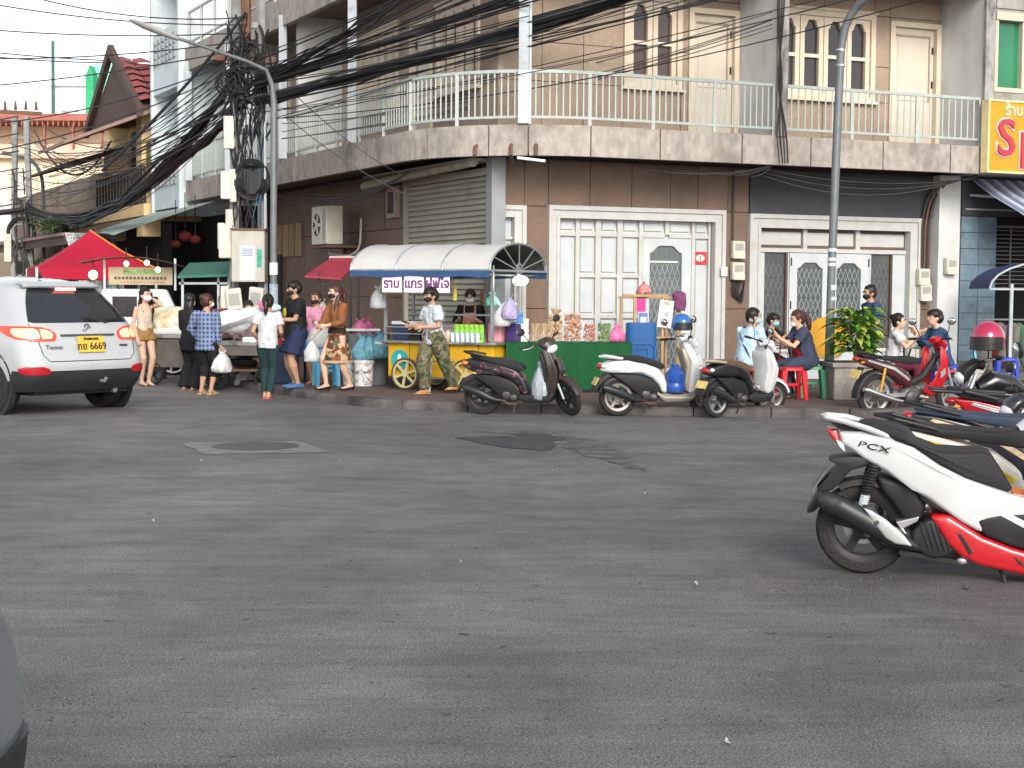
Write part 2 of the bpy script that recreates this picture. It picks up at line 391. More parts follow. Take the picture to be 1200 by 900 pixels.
m = MB().lathe([(.0,.012),(.40,.012),(.42,.006),(.45,.006)], (lid.x, lid.y, 0), n=28); part('manhole_cover', m, mat('cast_iron', (.1,.097,.094), .6, metal=.5, var=.2, vs=9), road)
patch('asphalt_patch', [(530,513),(585,511),(612,512),(640,514),(652,522),(640,529),(600,526),(560,519)], PATCH1, .005, ragged=.035)
patch('asphalt_patch', [(600,509),(640,508),(662,516),(640,518)], PATCH1, .0065, ragged=.03)
patch('worn_strip', [(560,506),(640,505),(700,517),(745,541),(760,552),(735,549),(690,534),(655,521),(610,510)], PATCH2, .0035, ragged=.07)
PAPER = mat('litter_paper', (.4,.39,.36), .8, var=.1)
for x, y in [(160,520),(212,451),(278,479),(648,553),(650,549),(783,572),(812,577),(816,686),(756,580),(852,872),(540,660),(672,530),(236,541),(399,542),(180,612)]:
    p = G(x, y, 0); s = random.uniform(.008, .018)*(1 if y > 500 else 1.6); a = random.uniform(0, 3)
    m = MB(); q = [Vector((math.cos(a+k*1.57+random.uniform(-.3,.3))*s*(1 if k % 2 else .6), math.sin(a+k*1.57)*s*.8, random.uniform(.004,.018))) for k in range(5)]
    m.tri([p+v for v in q[:4]]); m.tri([p+q[0]+Vector((0,0,.006)), p+q[1]*.4+Vector((0,0,.02)), p+q[2]])
    solo('litter_scrap', m, PAPER, 'small pale scrap of litter lying on the bare asphalt', 'litter', 'litter scraps on the road')
def grit(name, spots, seed, m_):
    rnd = random.Random(seed); g = MB()
    for cx, cy, sx, sy, n in spots:
        for _ in range(n):
            q = G(cx+rnd.gauss(0, sx), cy+rnd.gauss(0, sy)); r = rnd.choice([.002,.0025,.003,.004,.0055])*rnd.uniform(.7,1.2); a = rnd.uniform(0,3); o = len(g.v)
            g.add([q+Vector((math.cos(a+k*2.1)*r*rnd.uniform(.7,1.3), math.sin(a+k*2.1)*r*rnd.uniform(.7,1.3), .001)) for k in range(3)]+[q+Vector((0,0,r*.9))], [(0,1,3),(1,2,3),(2,0,3)])
    o = part(name, g, m_, road); o['kind'] = 'stuff'
GRV = mat('pale_grit', (.15,.14,.128), .9, var=.4, vs=60); GRD = mat('dark_grit', (.035,.033,.032), .9, var=.3, vs=60)
grit('pale_road_grit', [(840,694,90,9,700),(960,686,70,8,700),(760,700,140,16,300),(700,545,90,14,160),(480,700,300,90,420),(300,780,200,60,300),(60,840,60,22,200),(250,600,160,40,160)], 1, GRV)
grit('dark_road_grit', [(900,690,90,8,250),(500,700,300,90,380),(60,835,70,14,160),(800,800,200,60,220),(300,600,200,40,150),(700,560,200,30,200)], 2, GRD)
rnd_ = random.Random(4); gm_ = MB()
for _ in range(1400):            # sand and leaf dust lying in the gutter
    i = rnd_.randrange(8, 66); tg_ = (kerb[i+1]-kerb[i]).normalized(); q = kerb[i].lerp(kerb[i+1], rnd_.random())+Vector((-tg_.y, tg_.x, 0))*(.01+abs(rnd_.gauss(0,.09))); r = rnd_.uniform(.006,.02); a = rnd_.uniform(0,3)
    gm_.add([q+Vector((math.cos(a+k*2.1)*r, math.sin(a+k*2.1)*r, .0015)) for k in range(3)]+[q+Vector((0,0,r*.5))], [(0,1,3),(1,2,3),(2,0,3)])
part('gutter_dust', gm_, mat('gutter_dust', (.10,.085,.07), .95, var=.4, vs=20), road)['kind'] = 'stuff'
# ------------------------------------------------------------------ corner building
bld = thing('corner_building', 'two-tone brown corner shophouse with a rounded balcony and white folding doors', 'building', Cc)
def B(name, mb, m, parent=bld, **kw): return wpart(name, mb, m, parent, **kw)
TOP = 10.6
# core volume behind the cladding
m = MB()
lend, rend = 14.2, 8.62
def core_prism(z0, z1, inset):
    a, b, c = WR(rend, -inset, 0), WR(-.02 if inset < .3 else -.3, -inset, 0), WL(lend, -inset, 0)
    b = Cc - (nr+nl)*inset/(1+nr.dot(nl)); back = WL(lend, -9, 0); back2 = WR(rend, -12, 0)
    o = [a, b, c, back, back2]
    return [(p.x, p.y) for p in o]
core = MB().prism(core_prism(0, 0, .12), 0, TOP, lambda p, q, t: (p, q, t)); B('wall_core', core, JOINT)
def panel(W, u0, u1, z0, z1, mt, n0=-.11, n1=0.0, gap=.006, name='wall_panel', parent=None):
    return B(name, MB().hexa(lambda u, n, z: W(u, n, z), (u0+gap, n0, z0+gap), (u1-gap, n1+random.uniform(-.004,.004), z1-gap)), mt, parent or bld)
Z2 = 4.15
# ground floor, right facade cladding
for a, b in zip([-.0, .46, .88, 1.62, 2.38, 3.1, 3.62, 4.2], [.46, .88, 1.62, 2.38, 3.1, 3.62, 4.2, 4.61]): panel(WR, a, b, 2.99, 3.74, GRAN_D)
for z0, z1 in ((.12, 1.35), (1.35, 2.99)):
    panel(WR, .46, .88, z0, z1, GRAN_D); panel(WR, 4.11, 4.61, z0, z1, GRAN_D); panel(WR, 8.12, 8.42, z0, z1, GRAN_D)
panel(WR, 4.61, 8.42, 2.97, 3.74, GREYSH, n1=.03)
B('white_column', MB().hexa(WR, (8.40, -.1, .1), (8.86, .22, 3.74)), PLASTER)
B('corner_column', MB().hexa(lambda u, n, z: WR(u, n, z), (-.16, -.1, .1), (.08, .16, 3.74)), GREYC, bevel=.015)
# doors
def arch_shape(s): return 1.0 if s < .38 else (0.0 if s > .95 else .5+.5*math.cos(math.pi*(s-.38)/.57))
def arch_top(W, u0, u1, zs, za, zt, n0, n1, inv=False):
    N_ = 14; pts = [(u0, zt), (u1, zt)]
    for i in range(N_+1):
        u = u1+(u0-u1)*i/N_; s = abs(2*(u-(u0+u1)/2)/(u1-u0)); pts.append((u, zs+(za-zs)*arch_shape(s)))
    return MB().prism(pts, n0, n1, lambda p, q, t: W(p, t, q))
def lattice(W, u0, u1, z0, z1, n, parent):
    m = MB(); k = max(3, int((u1-u0)/.085)); du = (u1-u0)/k
    for i in range(k+1): m.beam(W(u0+i*du, n, z0), W(u0+i*du, n, z1), .014)
    nz_ = int((z1-z0)/.26)
    for j in range(nz_+1):
        for i in range(k):
            z = z0+j*.26; a, b = u0+i*du, u0+(i+1)*du
            for zz0, zz1 in ((z, z+.24), (z+.24, z)):
                if max(zz0, zz1) < z1: m.beam(W(a, n+.01, zz0), W(b, n+.01, zz1), .009)
    return B('grille', m, LATT, parent)
def dframe(name, W, u0, u1, z0, z1, wd=.17, parent=bld, mt=FRAMEW):
    f = B(name, MB().hexa(W, (u0, -.12, z0), (u0+wd, .05, z1)).hexa(W, (u1-wd, -.12, z0), (u1, .05, z1)).hexa(W, (u0+wd, -.12, z1-wd), (u1-wd, .05, z1)), mt, parent)
    t = .05
    B('trim', MB().hexa(W, (u0-.015, -.1, z0), (u0+t, .085, z1+.02)).hexa(W, (u1-t, -.1, z0), (u1+.015, .085, z1+.02)).hexa(W, (u0+t, -.1, z1-t), (u1-t, .085, z1+.02)), mt, f)
    B('trim', MB().hexa(W, (u0+wd-.04, -.1, z0), (u0+wd+.012, .068, z1-wd+.02)).hexa(W, (u1-wd-.012, -.1, z0), (u1-wd+.04, .068, z1-wd+.02)).hexa(W, (u0+wd+.012, -.1, z1-wd-.012), (u1-wd-.012, .068, z1-wd+.04)), mt, f)
    return f
jb = B('door_frame', MB().hexa(WR, (.285, -.12, .12), (.455, .05, 2.97)).hexa(WR, (.09, -.12, 2.80), (.285, .05, 2.97)), FRAMEW); B('trim', MB().hexa(WR, (.405, -.1, .12), (.47, .085, 2.99)).hexa(WR, (.09, -.1, 2.92), (.405, .085, 2.99)), FRAMEW, jb); B('trim', MB().hexa(WR, (.27, -.1, .12), (.325, .068, 2.84)), FRAMEW, jb)
B('door_panel', MB().hexa(WR, (.0, -.13, .12), (.29, -.09, 2.8)), PANELW)
for z in (2.45, 2.2, 1.3): B('door_rail', MB().hexa(WR, (.0, -.12, z), (.285, -.03, z+.05)), FRAMEW)
f1 = dframe('door_frame', WR, .88, 4.11, .12, 2.99)
d1 = B('folding_door', MB().hexa(WR, (1.05, -.14, .12), (3.94, -.115, 2.82)), mat('panel_recess', (.50,.505,.49), .6, var=.08))
U = lambda zx: uR(600+zx/4.5)
def zR(y, d=25.2): return CAM_H+(343.6-y)*d/F_PX
stiles = [(U(236), U(250)), (U(337), U(358)), (U(442), U(470)), (U(557), U(584)), (U(671), U(692))]
for a, b in stiles: B('stile', MB().hexa(WR, (a, -.125, .12), (b, -.055, 2.815)), FRAMEW, d1)
B('stile', MB().hexa(WR, (U(948), -.125, .12), (U(966), -.055, 2.815)), FRAMEW, d1)
B('stile', MB().hexa(WR, (U(1036), -.125, .12), (U(1046), -.055, 2.815)), FRAMEW, d1)
B('stile', MB().hexa(WR, (U(808), -.125, 2.58), (U(830), -.055, 2.815)), FRAMEW, d1)
def rails(cells, zs):
    for (a, b) in cells:
        for z0, z1 in zs: B('rail', MB().hexa(WR, (a+.004, -.122, z0), (b-.004, -.06, z1)), FRAMEW, d1)
gap = [(stiles[i][1], stiles[i+1][0]) for i in range(4)]
rails(gap+[(stiles[4][1], U(808)), (U(830), U(948)), (U(966), U(1036))], [(2.53, 2.60), (2.80, 2.819)])
rails(gap[1:], [(1.86, 1.915), (1.19, 1.25)])
def dpanels(cells, rows):
    for a, b in cells:
        for z0, z1 in rows: B('panel', MB().hexa(WR, (a+.03, -.116, z0+.03), (b-.03, -.085, z1-.03)), PANELW, d1, bevel=.012, bseg=1)
dpanels(gap+[(stiles[4][1], U(808)), (U(830), U(948)), (U(966), U(1036))], [(2.60, 2.80)])
dpanels([gap[0], (U(966), U(1036))], [(.15, 2.53)])
dpanels(gap[1:], [(1.915, 2.53), (1.25, 1.86), (.15, 1.19)])
def leaf(W, u0, u1, z0, z1, gu0, gu1, gz0, gzs, gza, mt, parent, gm=GLASS, n0=-.11, n1=-.06, grille=True):
    lf = B('door_leaf', MB().hexa(W, (u0, n0, z0), (gu0, n1, z1)).hexa(W, (gu1, n0, z0), (u1, n1, z1)).hexa(W, (gu0, n0, z0), (gu1, n1, gz0)), mt, parent)
    B('arch_head', arch_top(W, gu0, gu1, gzs, gza, z1, n0, n1), mt, lf)
    B('glass', MB().hexa(W, (gu0-.01, n0+.01, gz0-.01), (gu1+.01, n0+.016, gza+.01)), gm, lf)
    if grille:
        B('dark_room', MB().hexa(W, (gu0-.02, n0-.014, gz0-.02), (gu1+.02, n0-.006, gza+.02)), mat('room_shade', (.06,.068,.072), .8, var=.3, vs=1.5), lf)  # dark backing sheet, paints the unlit room behind the glass
        lattice(W, gu0+.02, gu1-.02, gz0, gza-.02, n0+.002, lf)
    return lf
lf = leaf(WR, U(692)+.006, U(948)-.006, .13, 2.52, U(728), U(898), .35, 2.28, 2.40, PANELW, d1)
B('tube_reflection_strip', MB().hexa(WR, (U(728), -.088, 2.12), (U(880), -.08, 2.145)), mat('tube_reflection', (.6,.75,.6), .3), lf)  # pale strip on the glass paints the reflection of a lamp tube
st_ = B('sticker', MB().hexa(WR, (U(962), -.085, 1.92+.17), (U(1030), -.078, 2.31)), mat('red_sticker', (.55,.04,.05), .4), d1)
B('sticker_mark', MB().prism([(U(996)+.085*math.cos(k*.524), 2.205+.06*math.sin(k*.524)) for k in range(12)], -.079, -.074, lambda p, q, t: WR(p, t, q)), mat('sticker_white', (.75,.7,.68), .5), st_)
text('sticker_text', '1', .11, mat('red_sticker', (.5,.03,.05)), st_, WR(U(996), -.070, 2.195), rr, (0,0,1), .001, .004)
# second doorway
f2 = dframe('door_frame', WR, 4.61, 8.12, .12, 2.95, wd=.2)
d2 = B('shop_front', MB().hexa(WR, (4.81, -.2, .12), (7.92, -.17, 2.75)), mat('panel_recess', (.5,.505,.49)))
V = lambda zx: uR(860+zx/4.5)
for a, b in [(V(98), V(106)), (V(366), V(386)), (V(642), V(664)), (V(908), V(918))]: B('stile', MB().hexa(WR, (a, -.165, 2.38), (b, -.06, 2.745)), FRAMEW, d2)
for a, b in [(V(106), V(366)), (V(386), V(642)), (V(664), V(908))]:
    B('panel', MB().hexa(WR, (a+.02, -.168, 2.45), (b-.02, -.10, 2.68)), FRAMEW, d2, bevel=.01, bseg=1)
B('rail', MB().hexa(WR, (4.81, -.165, 2.33), (7.92, -.055, 2.40)), FRAMEW, d2)
for (a, b, ga, gb) in [(V(96), V(295), V(166), V(288)), (V(722), V(922), V(728), V(840))]:
    B('side_panel', MB().hexa(WR, (a, -.165, .12), (ga, -.08, 2.32)).hexa(WR, (gb, -.165, .12), (b, -.08, 2.32)).hexa(WR, (ga, -.165, .12), (gb, -.08, .62)), PANELW, d2)
    B('side_sill', MB().hexa(WR, (a, -.07, .60), (b, -.04, .66)), FRAMEW, d2)
    B('glass', MB().hexa(WR, (ga-.01, -.12, .6), (gb+.01, -.114, 2.32)), GLASS, d2)
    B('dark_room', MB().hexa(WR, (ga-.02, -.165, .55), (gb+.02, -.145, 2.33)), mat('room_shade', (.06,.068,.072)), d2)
    lattice(WR, ga+.01, gb-.06, .6, 2.3, -.132, d2)
    B('stile', MB().hexa(WR, (gb-.045, -.11, .62), (gb+.0, -.07, 2.32)), mat('dark_wood_edge', (.09,.06,.045), .6), d2)
for a, b, ga, gb in [(V(297), V(508), V(338), V(472)), (V(510), V(720), V(545), V(674))]:
    lf = leaf(WR, a+.004, b-.004, .13, 2.32, ga, gb, .78, 2.06, 2.16, PANELW, d2, n0=-.12, n1=-.07)
    for su in (ga-.015, gb+.015):
        B('scroll', MB().lathe([(0, -.065), (.13, -.065), (.15, -.055), (.15, -.07)], (0,0,0), 'Y', n=18).xf(Matrix.LocRotScale(WR(su, 0, .70), Matrix((rr, -nr, Vector((0,0,1)))).transposed().to_quaternion(), None)), PANELW, lf, smooth=True)
    for z in (2.1, 1.35): B('hinge', MB().hexa(WR, ((a+.02) if ga < V(500) else (b-.04), -.07, z), ((a+.04) if ga < V(500) else (b-.02), -.055, z+.14)), BLACK, lf)
# ---- second floor right facade
cells = []
def clad(W, us, zs, holes, mt, n1=0.0):
    for a, b in zip(us, us[1:]):
        for c, d in zip(zs, zs[1:]):
            mu, mz = (a+b)/2, (c+d)/2
            if any(h[0] < mu < h[1] and h[2] < mz < h[3] for h in holes): continue
            panel(W, a, b, c, d, mt, n1=n1)
ZT = 7.05
w1 = (2.2, 3.27, 4.98, 6.48); dr1 = (3.40, 4.36, 4.15, 6.35); w2 = (5.0, 7.10, 4.98, 6.48); dr2 = (7.42, 8.5, 4.15, 6.42)
clad(WR, [-.0, .75, 1.48, 2.2, 3.27, 3.40, 4.36, 4.6, 5.0, 6.05, 7.10, 7.42, 8.5, 8.62], [4.1, 4.98, 5.6, 6.48, ZT], [w1, dr1, w2, dr2], GRAN)
clad(WR, [3.40, 4.36], [6.35, 6.48], [], GRAN); clad(WR, [7.42, 8.5], [6.42, 6.48], [], GRAN)
def window(W, u0, u1, z0, z1, k, gm, parent=bld, cm=CREAM, gms=None):
    f = B('window', MB().hexa(W, (u0, -.12, z0), (u0+.09, .04, z1)).hexa(W, (u1-.09, -.12, z0), (u1, .04, z1)).hexa(W, (u0+.09, -.12, z1-.09), (u1-.09, .04, z1)).hexa(W, (u0+.09, -.12, z0), (u1-.09, .04, z0+.07)), cm, parent)
    B('sill', MB().hexa(W, (u0-.05, -.1, z0-.05), (u1+.05, .1, z0-.004)), cm, f)
    B('cornice', MB().hexa(W, (u0-.03, -.1, z1+.004), (u1+.03, .07, z1+.05)), cm, f)
    a, b = u0+.09, u1-.09; du = (b-a)/k
    for i in range(k):
        p, q = a+i*du+.008, a+(i+1)*du-.008; st = .085 if du > .35 else .05
        g0, g1, zm = p+st, q-st, z0+.07+(z1-z0)*.44
        c = B('casement', MB().hexa(W, (p, -.09, z0+.075), (g0, .0, z1-.095)).hexa(W, (g1, -.09, z0+.075), (q, .0, z1-.095)).hexa(W, (g0, -.09, z0+.075), (g1, .0, z0+.17)).hexa(W, (g0, -.09, zm-.03), (g1, .0, zm+.03)), cm, f)
        B('arch_head', arch_top(W, g0, g1, z1-.30, z1-.16, z1-.095, -.09, -.001), cm, c)
        g = gms[i % len(gms)] if gms else gm
        B('pane', MB().hexa(W, (g0-.01, -.075, z0+.15), (g1+.01, -.07, zm)), g, c); B('pane', MB().hexa(W, (g0-.01, -.075, zm+.004), (g1+.01, -.07, z1-.12)), g if not gms else gms[(i+1) % len(gms)], c)
    return f
window(WR, *w1, 2, PURPGL); window(WR, *w2, 4, DARKGL)
def pdoor(W, u0, u1, z0, z1, parent=bld):
    f = B('door_frame', MB().hexa(W, (u0, -.12, z0), (u0+.09, .04, z1)).hexa(W, (u1-.09, -.12, z0), (u1, .04, z1)).hexa(W, (u0+.09, -.12, z1-.09), (u1-.09, .04, z1)), CREAM, parent)
    d = B('door', MB().hexa(W, (u0+.095, -.11, z0), (u1-.095, -.06, z1-.095)), DOORC, f)
    p, q = u0+.21, u1-.21
    B('panel', MB().hexa(W, (p, -.07, z0+.9), (q, -.045, z1-.25)), DOORC, d, bevel=.012, bseg=1); B('panel', MB().hexa(W, (p, -.07, z0+.15), (q, -.045, z0+.75)), DOORC, d, bevel=.012, bseg=1)
    B('shadow_trim', MB().hexa(W, (p-.03, -.062, z1-.24), (q+.03, -.03, z1-.21)).hexa(W, (q+.01, -.062, z0+.9), (q+.035, -.04, z1-.245)), mat('shadow_line', (.36,.29,.22), .6), d)  # darker strip paints the shadow line at the panel edge
    for z in (z0+1.75, z0+1.15): B('hinge', MB().hexa(W, (u1-.135, -.06, z), (u1-.11, -.04, z+.12)), BLACK, d)
    return f
pdoor(WR, *dr1); pdoor(WR, *dr2)
BD = 1.2
for u in (4.37, 8.5):
    B('partition_wall', MB().hexa(WR, (u, -.02, Z2+.004), (u+.14, BD-.02, 6.95)), PLASTER)
B('partition_edge', MB().hexa(WR, (4.36, BD-.018, Z2+.004), (4.55, BD+.05, 6.95)), mat('stained_plaster', (.42,.41,.39), .85, var=.3, vs=3, col2=(.13,.12,.11), c2=(.4,.6), c2s=3, stretch=(1,1,.4)))
B('partition_edge', MB().hexa(WR, (8.49, BD-.018, Z2+.004), (8.68, BD+.05, 6.95)), MATS['stained_plaster'])
# ---- balcony edge
def arc_path(off, Rr=2.5, u_end=8.62, t_end=14.2):
    a, b = Cc+nr*off, Cc+nl*off
    # intersection of the two edge lines
    den = rr.x*ll.y-rr.y*ll.x; d = b-a; uu = (d.x*ll.y-d.y*ll.x)/den; P = a+rr*uu
    ph = math.acos(max(-1, min(1, (-rr).dot(ll)))); Tl = Rr*math.tan(ph/2)
    T0, T1 = P+rr*Tl, P+ll*Tl; cen = T0-nr*Rr
    pts = [a+rr*u_end, T0]; a0 = math.atan2((T0-cen).y, (T0-cen).x); a1 = math.atan2((T1-cen).y, (T1-cen).x)
    while a1 > a0: a1 -= 2*math.pi
    n = 24
    for i in range(1, n): t = a0+(a1-a0)*i/n; pts.append(cen+Vector((math.cos(t), math.sin(t), 0))*Rr)
    pts += [T1, b+ll*t_end]
    return pts
class Path:
    def __init__(s, P):
        s.P = P; s.L = [0]
        for a, b in zip(P, P[1:]): s.L.append(s.L[-1]+(b-a).length)
    def at(s, d):
        d = max(0, min(s.L[-1]-1e-6, d)); j = 0
        while j < len(s.L)-2 and s.L[j+1] <= d: j += 1
        t = (d-s.L[j])/(s.L[j+1]-s.L[j]); p = s.P[j].lerp(s.P[j+1], t); tg = (s.P[j+1]-s.P[j]).normalized()
        return p, tg, Vector((-tg.y, tg.x, 0))        # outward normal (path runs right to left)
    def find(s, f):                                   # first distance where f(p) turns true
        d = 0
        while d < s.L[-1]:
            if f(s.at(d)[0]): return d
            d += .02
        return s.L[-1]
def chk(pth):
    p, t, n = pth.at(1.0); return n if n.dot(nr) > 0 else -n
BP = Path(arc_path(BD))
SGN = 1 if BP.at(1.0)[2].dot(nr) > 0 else -1
def bp(d, off=0, z=0):
    p, t, n = BP.at(d); return p+n*(SGN*off)+Vector((0, 0, z))
def strip(d0, d1, o0, o1, z0, z1, k=None):
    k = k or max(1, int((d1-d0)/.25)); m = MB()
    m.loft([[bp(d0+(d1-d0)*i/k, o0, z0), bp(d0+(d1-d0)*i/k, o1, z0), bp(d0+(d1-d0)*i/k, o1, z1), bp(d0+(d1-d0)*i/k, o0, z1)] for i in range(k+1)])
    return m
LEN = BP.L[-1]
def xpix(p): 
    v = p-CP; return 600+F_PX*v.dot(RT)/v.dot(FW)
def dist_at(x): return BP.find(lambda p: xpix(p) <= x)
soff = MB().prism([(p.x, p.y) for p in [bp(i*LEN/60, -.06) for i in range(61)]]+[(p.x, p.y) for p in (WL(lend, -.3, 0), Cc-(nr+nl)*.2, WR(rend, -.3, 0))], 3.84, 4.1, lambda p, q, t: (p, q, t))
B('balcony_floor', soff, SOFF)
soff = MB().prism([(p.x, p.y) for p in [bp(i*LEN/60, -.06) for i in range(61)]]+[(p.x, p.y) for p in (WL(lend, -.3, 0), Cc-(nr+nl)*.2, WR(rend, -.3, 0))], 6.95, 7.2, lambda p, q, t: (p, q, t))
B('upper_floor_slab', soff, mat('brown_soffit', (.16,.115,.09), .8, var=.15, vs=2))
jx = [1200, 1108, 1030, 946, 866, 771, 690, 618, 571, 500, 450, 410, 375, 345, 312, 285, 255, 215]
jd = [0]+[dist_at(x) for x in jx[1:-1]]+[LEN]
for a, b in zip(jd, jd[1:]):
    if b-a > .1:
        B('parapet_panel', strip(a+.012, b-.012, -.12, 0, 3.70, 4.17), CONC)
        B('parapet_panel', strip(a+.012, b-.012, -.12, 0, 6.75, 7.28), CONC)
B('parapet_core', strip(0, LEN, -.10, -.02, 3.74, 4.14), JOINT); B('parapet_core', strip(0, LEN, -.10, -.02, 6.79, 7.24), JOINT)
# railing
def railing(zb, d0, d1, dense=True):
    rl = B('railing', strip(d0, d1, -.10, -.05, zb+.81, zb+.86), RAIL)
    B('bottom_rail', strip(d0, d1, -.095, -.055, zb+.12, zb+.16), RAIL, rl)
    n = int((d1-d0)/1.06); stp = (d1-d0)/n
    bm_ = None; pm = None
    for i in range(n+1):
        p = bp(d0+i*stp, -.075, zb+.02)
        if pm is None:
            o = B('post', MB().box(p+Vector((-.028,-.028,0)), p+Vector((.028,.028,.8))), RAIL, rl); pm = (o, p)
        else:
            o = pm[0].copy(); COL.objects.link(o); o.parent = rl; o.location = p-pm[1]
        if i == n or not dense: continue
        for k in range(1, 10):
            p = bp(d0+(i+k/10)*stp, -.075, zb+.14)
            if bm_ is None:
                o = B('baluster', MB().box(p+Vector((-.011,-.011,0)), p+Vector((.011,.011,.68))), RAIL, rl); bm_ = (o, p)
            else:
                o = bm_[0].copy(); COL.objects.link(o); o.parent = rl; o.location = p-bm_[1]
    return rl
dp = dist_at(908)
railing(Z2, .12, dp-.15); railing(Z2, dp+.05, LEN-.1); railing(7.28, 8, LEN-.1, dense=False)
for x in (612, 411, 331, 268, 222):
    d = dist_at(x); p = bp(d, -.03)
    c = B('balcony_post', MB().box((p.x-.085, p.y-.085, Z2+.03), (p.x+.085, p.y+.085, Z2+.85)), mat('post_white', (.46,.50,.53), .5, var=.08), bevel=.01)
    B('upper_post', MB().box((p.x-.075, p.y-.075, Z2+.855), (p.x+.075, p.y+.075, 6.95)), PVC, c)
    if x == 612: B('conduit', MB().sweep([(p.x+.1, p.y-.06, Z2+.02), (p.x+.1, p.y-.06, 6.9)], .022, n=8), mat('post_white', (1,1,1)), c)
for x in (557, 598, 626):
    d = dist_at(x); B('drain_stub', MB().sweep([bp(d, -.02, 3.86), bp(d, .05, 3.84), bp(d, .06, 3.70)], .03, n=8), RUST)
B('lamp_bracket', MB().sweep([bp(dist_at(598), .02, 3.68), bp(dist_at(600), -.02, 3.55)], .03, n=8), BLACK)
B('tube_lamp', MB().sweep([bp(dist_at(606), .04, 3.66), bp(dist_at(637), .04, 3.61)], .022, n=8), mat('white_tube', (.8,.8,.78), .4))
# ---- left facade, ground floor
shz = 3.5
shf = B('shutter', MB().hexa(WL, (.32, -.1, .12), (3.68, -.07, shz)), SHUT)
for i in range(36):
    z = .16+i*.0925
    B('slat', MB().prism([(-.075, z), (-.03, z+.018), (-.03, z+.07), (-.075, z+.086)], .34, 3.66, lambda p, q, t: WL(t, p, q)), SHUT, shf)
B('shutter_box', MB().hexa(WL, (.25, -.05, shz-.02), (3.75, .06, shz+.1)), SHUT, shf)
for t in (.24, 3.68): B('guide', MB().hexa(WL, (t, -.1, .12), (t+.08, .03, shz)), GREYC if t < 1 else SHUT, shf)
aw = B('awning_roll', MB().sweep([WL(.15, .35, 3.66), WL(1.5, .36, 3.64), WL(3.0, .38, 3.60), WL(4.7, .40, 3.55)], [(.09,.07),(.1,.08),(.09,.07),(.1,.08)], n=10), mat('beige_canvas', (.36,.33,.26), .9, var=.2, vs=5, bump=.5, bs=18), smooth=True)
B('awning_sheet', MB().hexa(WL, (.1, .02, 3.68), (4.75, .42, 3.72)), MATS['beige_canvas'])
for a, b in zip([3.76, 4.7, 5.6, 6.5, 7.4, 8.3, 9.2, 10.1], [4.7, 5.6, 6.5, 7.4, 8.3, 9.2, 10.1, 11.0]):
    for z0, z1 in ((.12, 1.5), (1.5, 2.75), (2.75, 3.78)): panel(WL, a, b, z0, z1, GRAN_D)
B('meter_niche', MB().hexa(WL, (4.0, .0, 2.95), (4.42, .09, 3.52)), mat('pink_box', (.36,.27,.25), .6)); B('meter_window', MB().hexa(WL, (4.08, .092, 3.03), (4.34, .1, 3.42)), BLACK)
for i in range(5): B('wood_louvre', MB().hexa(WL, (9.3+i*.42, .01, 2.35), (9.3+i*.42+.36, .045, 3.05)), mat('old_wood', (.28,.19,.115), .7, var=.25, vs=6, stretch=(1,1,.2)))
B('downpipe', MB().sweep([WL(10.9, .1, .12), WL(10.9, .1, 2.55)], .05, n=8), BLACK); B('downpipe', MB().sweep([WL(10.5, .1, .12), WL(10.5, .1, 2.4)], .05, n=8), BLACK)
B('drain_hose', MB().sweep(smooth_path(resample([WL(6.9, .3, 2.35), WL(6.0, .2, 2.28), WL(5.7, .1, 2.4), WL(5.7, .08, 3.0)], .1), 3), .022, n=8), IVORY)
# ---- left facade, second floor
WG1 = mat('sunset_pane', (.75,.42,.24), .12, var=.35, vs=3.0, spec=.6)  # reflected sunset painted into the colour of these panes
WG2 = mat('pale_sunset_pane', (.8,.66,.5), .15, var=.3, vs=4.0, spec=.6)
wl1 = (.66, 2.34, 4.95, 6.45); dl1 = (2.55, 3.5, 4.15, 6.35); wl2 = (4.05, 6.05, 4.95, 6.45); wl3 = (7.9, 9.1, 4.95, 6.45); wl4 = (10.0, 11.6, 4.95, 6.45)
clad(WL, [0, .66, 2.34, 2.55, 3.5, 4.05, 6.05, 7.0, 7.9, 9.1, 10.0, 11.6, 12.8, 14.2], [4.1, 4.95, 6.45, ZT], [wl1, dl1, wl2, wl3, wl4], GRAN)
clad(WL, [2.55, 3.5], [6.35, 6.45], [], GRAN)
window(WL, *wl1, 4, DARKGL, gms=[DARKGL, PURPGL, WG1, DARKGL]); window(WL, *wl2, 5, DARKGL, gms=[WG2, WG1, DARKGL, WG1, WG2]); window(WL, *wl3, 3, DARKGL, gms=[WG1, WG2]); window(WL, *wl4, 4, DARKGL, gms=[DARKGL, WG1])
pdoor(WL, *dl1)
for t in (6.95, 10.55): B('partition_wall', MB().hexa(WL, (t, -.02, Z2+.004), (t+.14, .9, 6.95)), PLASTER)
B('white_infill', MB().hexa(WL, (10.7, .3, Z2+.004), (14.2, .4, 6.95)), PLASTER)
B('stained_wall', MB().hexa(WR, (-.1, -.1, 7.2), (8.6, -.02, TOP)), GRAN); B('stained_wall', MB().hexa(WL, (.0, -.1, 7.2), (14.2, -.02, TOP)), GRAN)

B('open_shop', MB().hexa(WL, (11.0, .0, .1), (14.1, .05, 3.7)), DARKROOM)  # flat dark sheet painted as the shaded shop interior
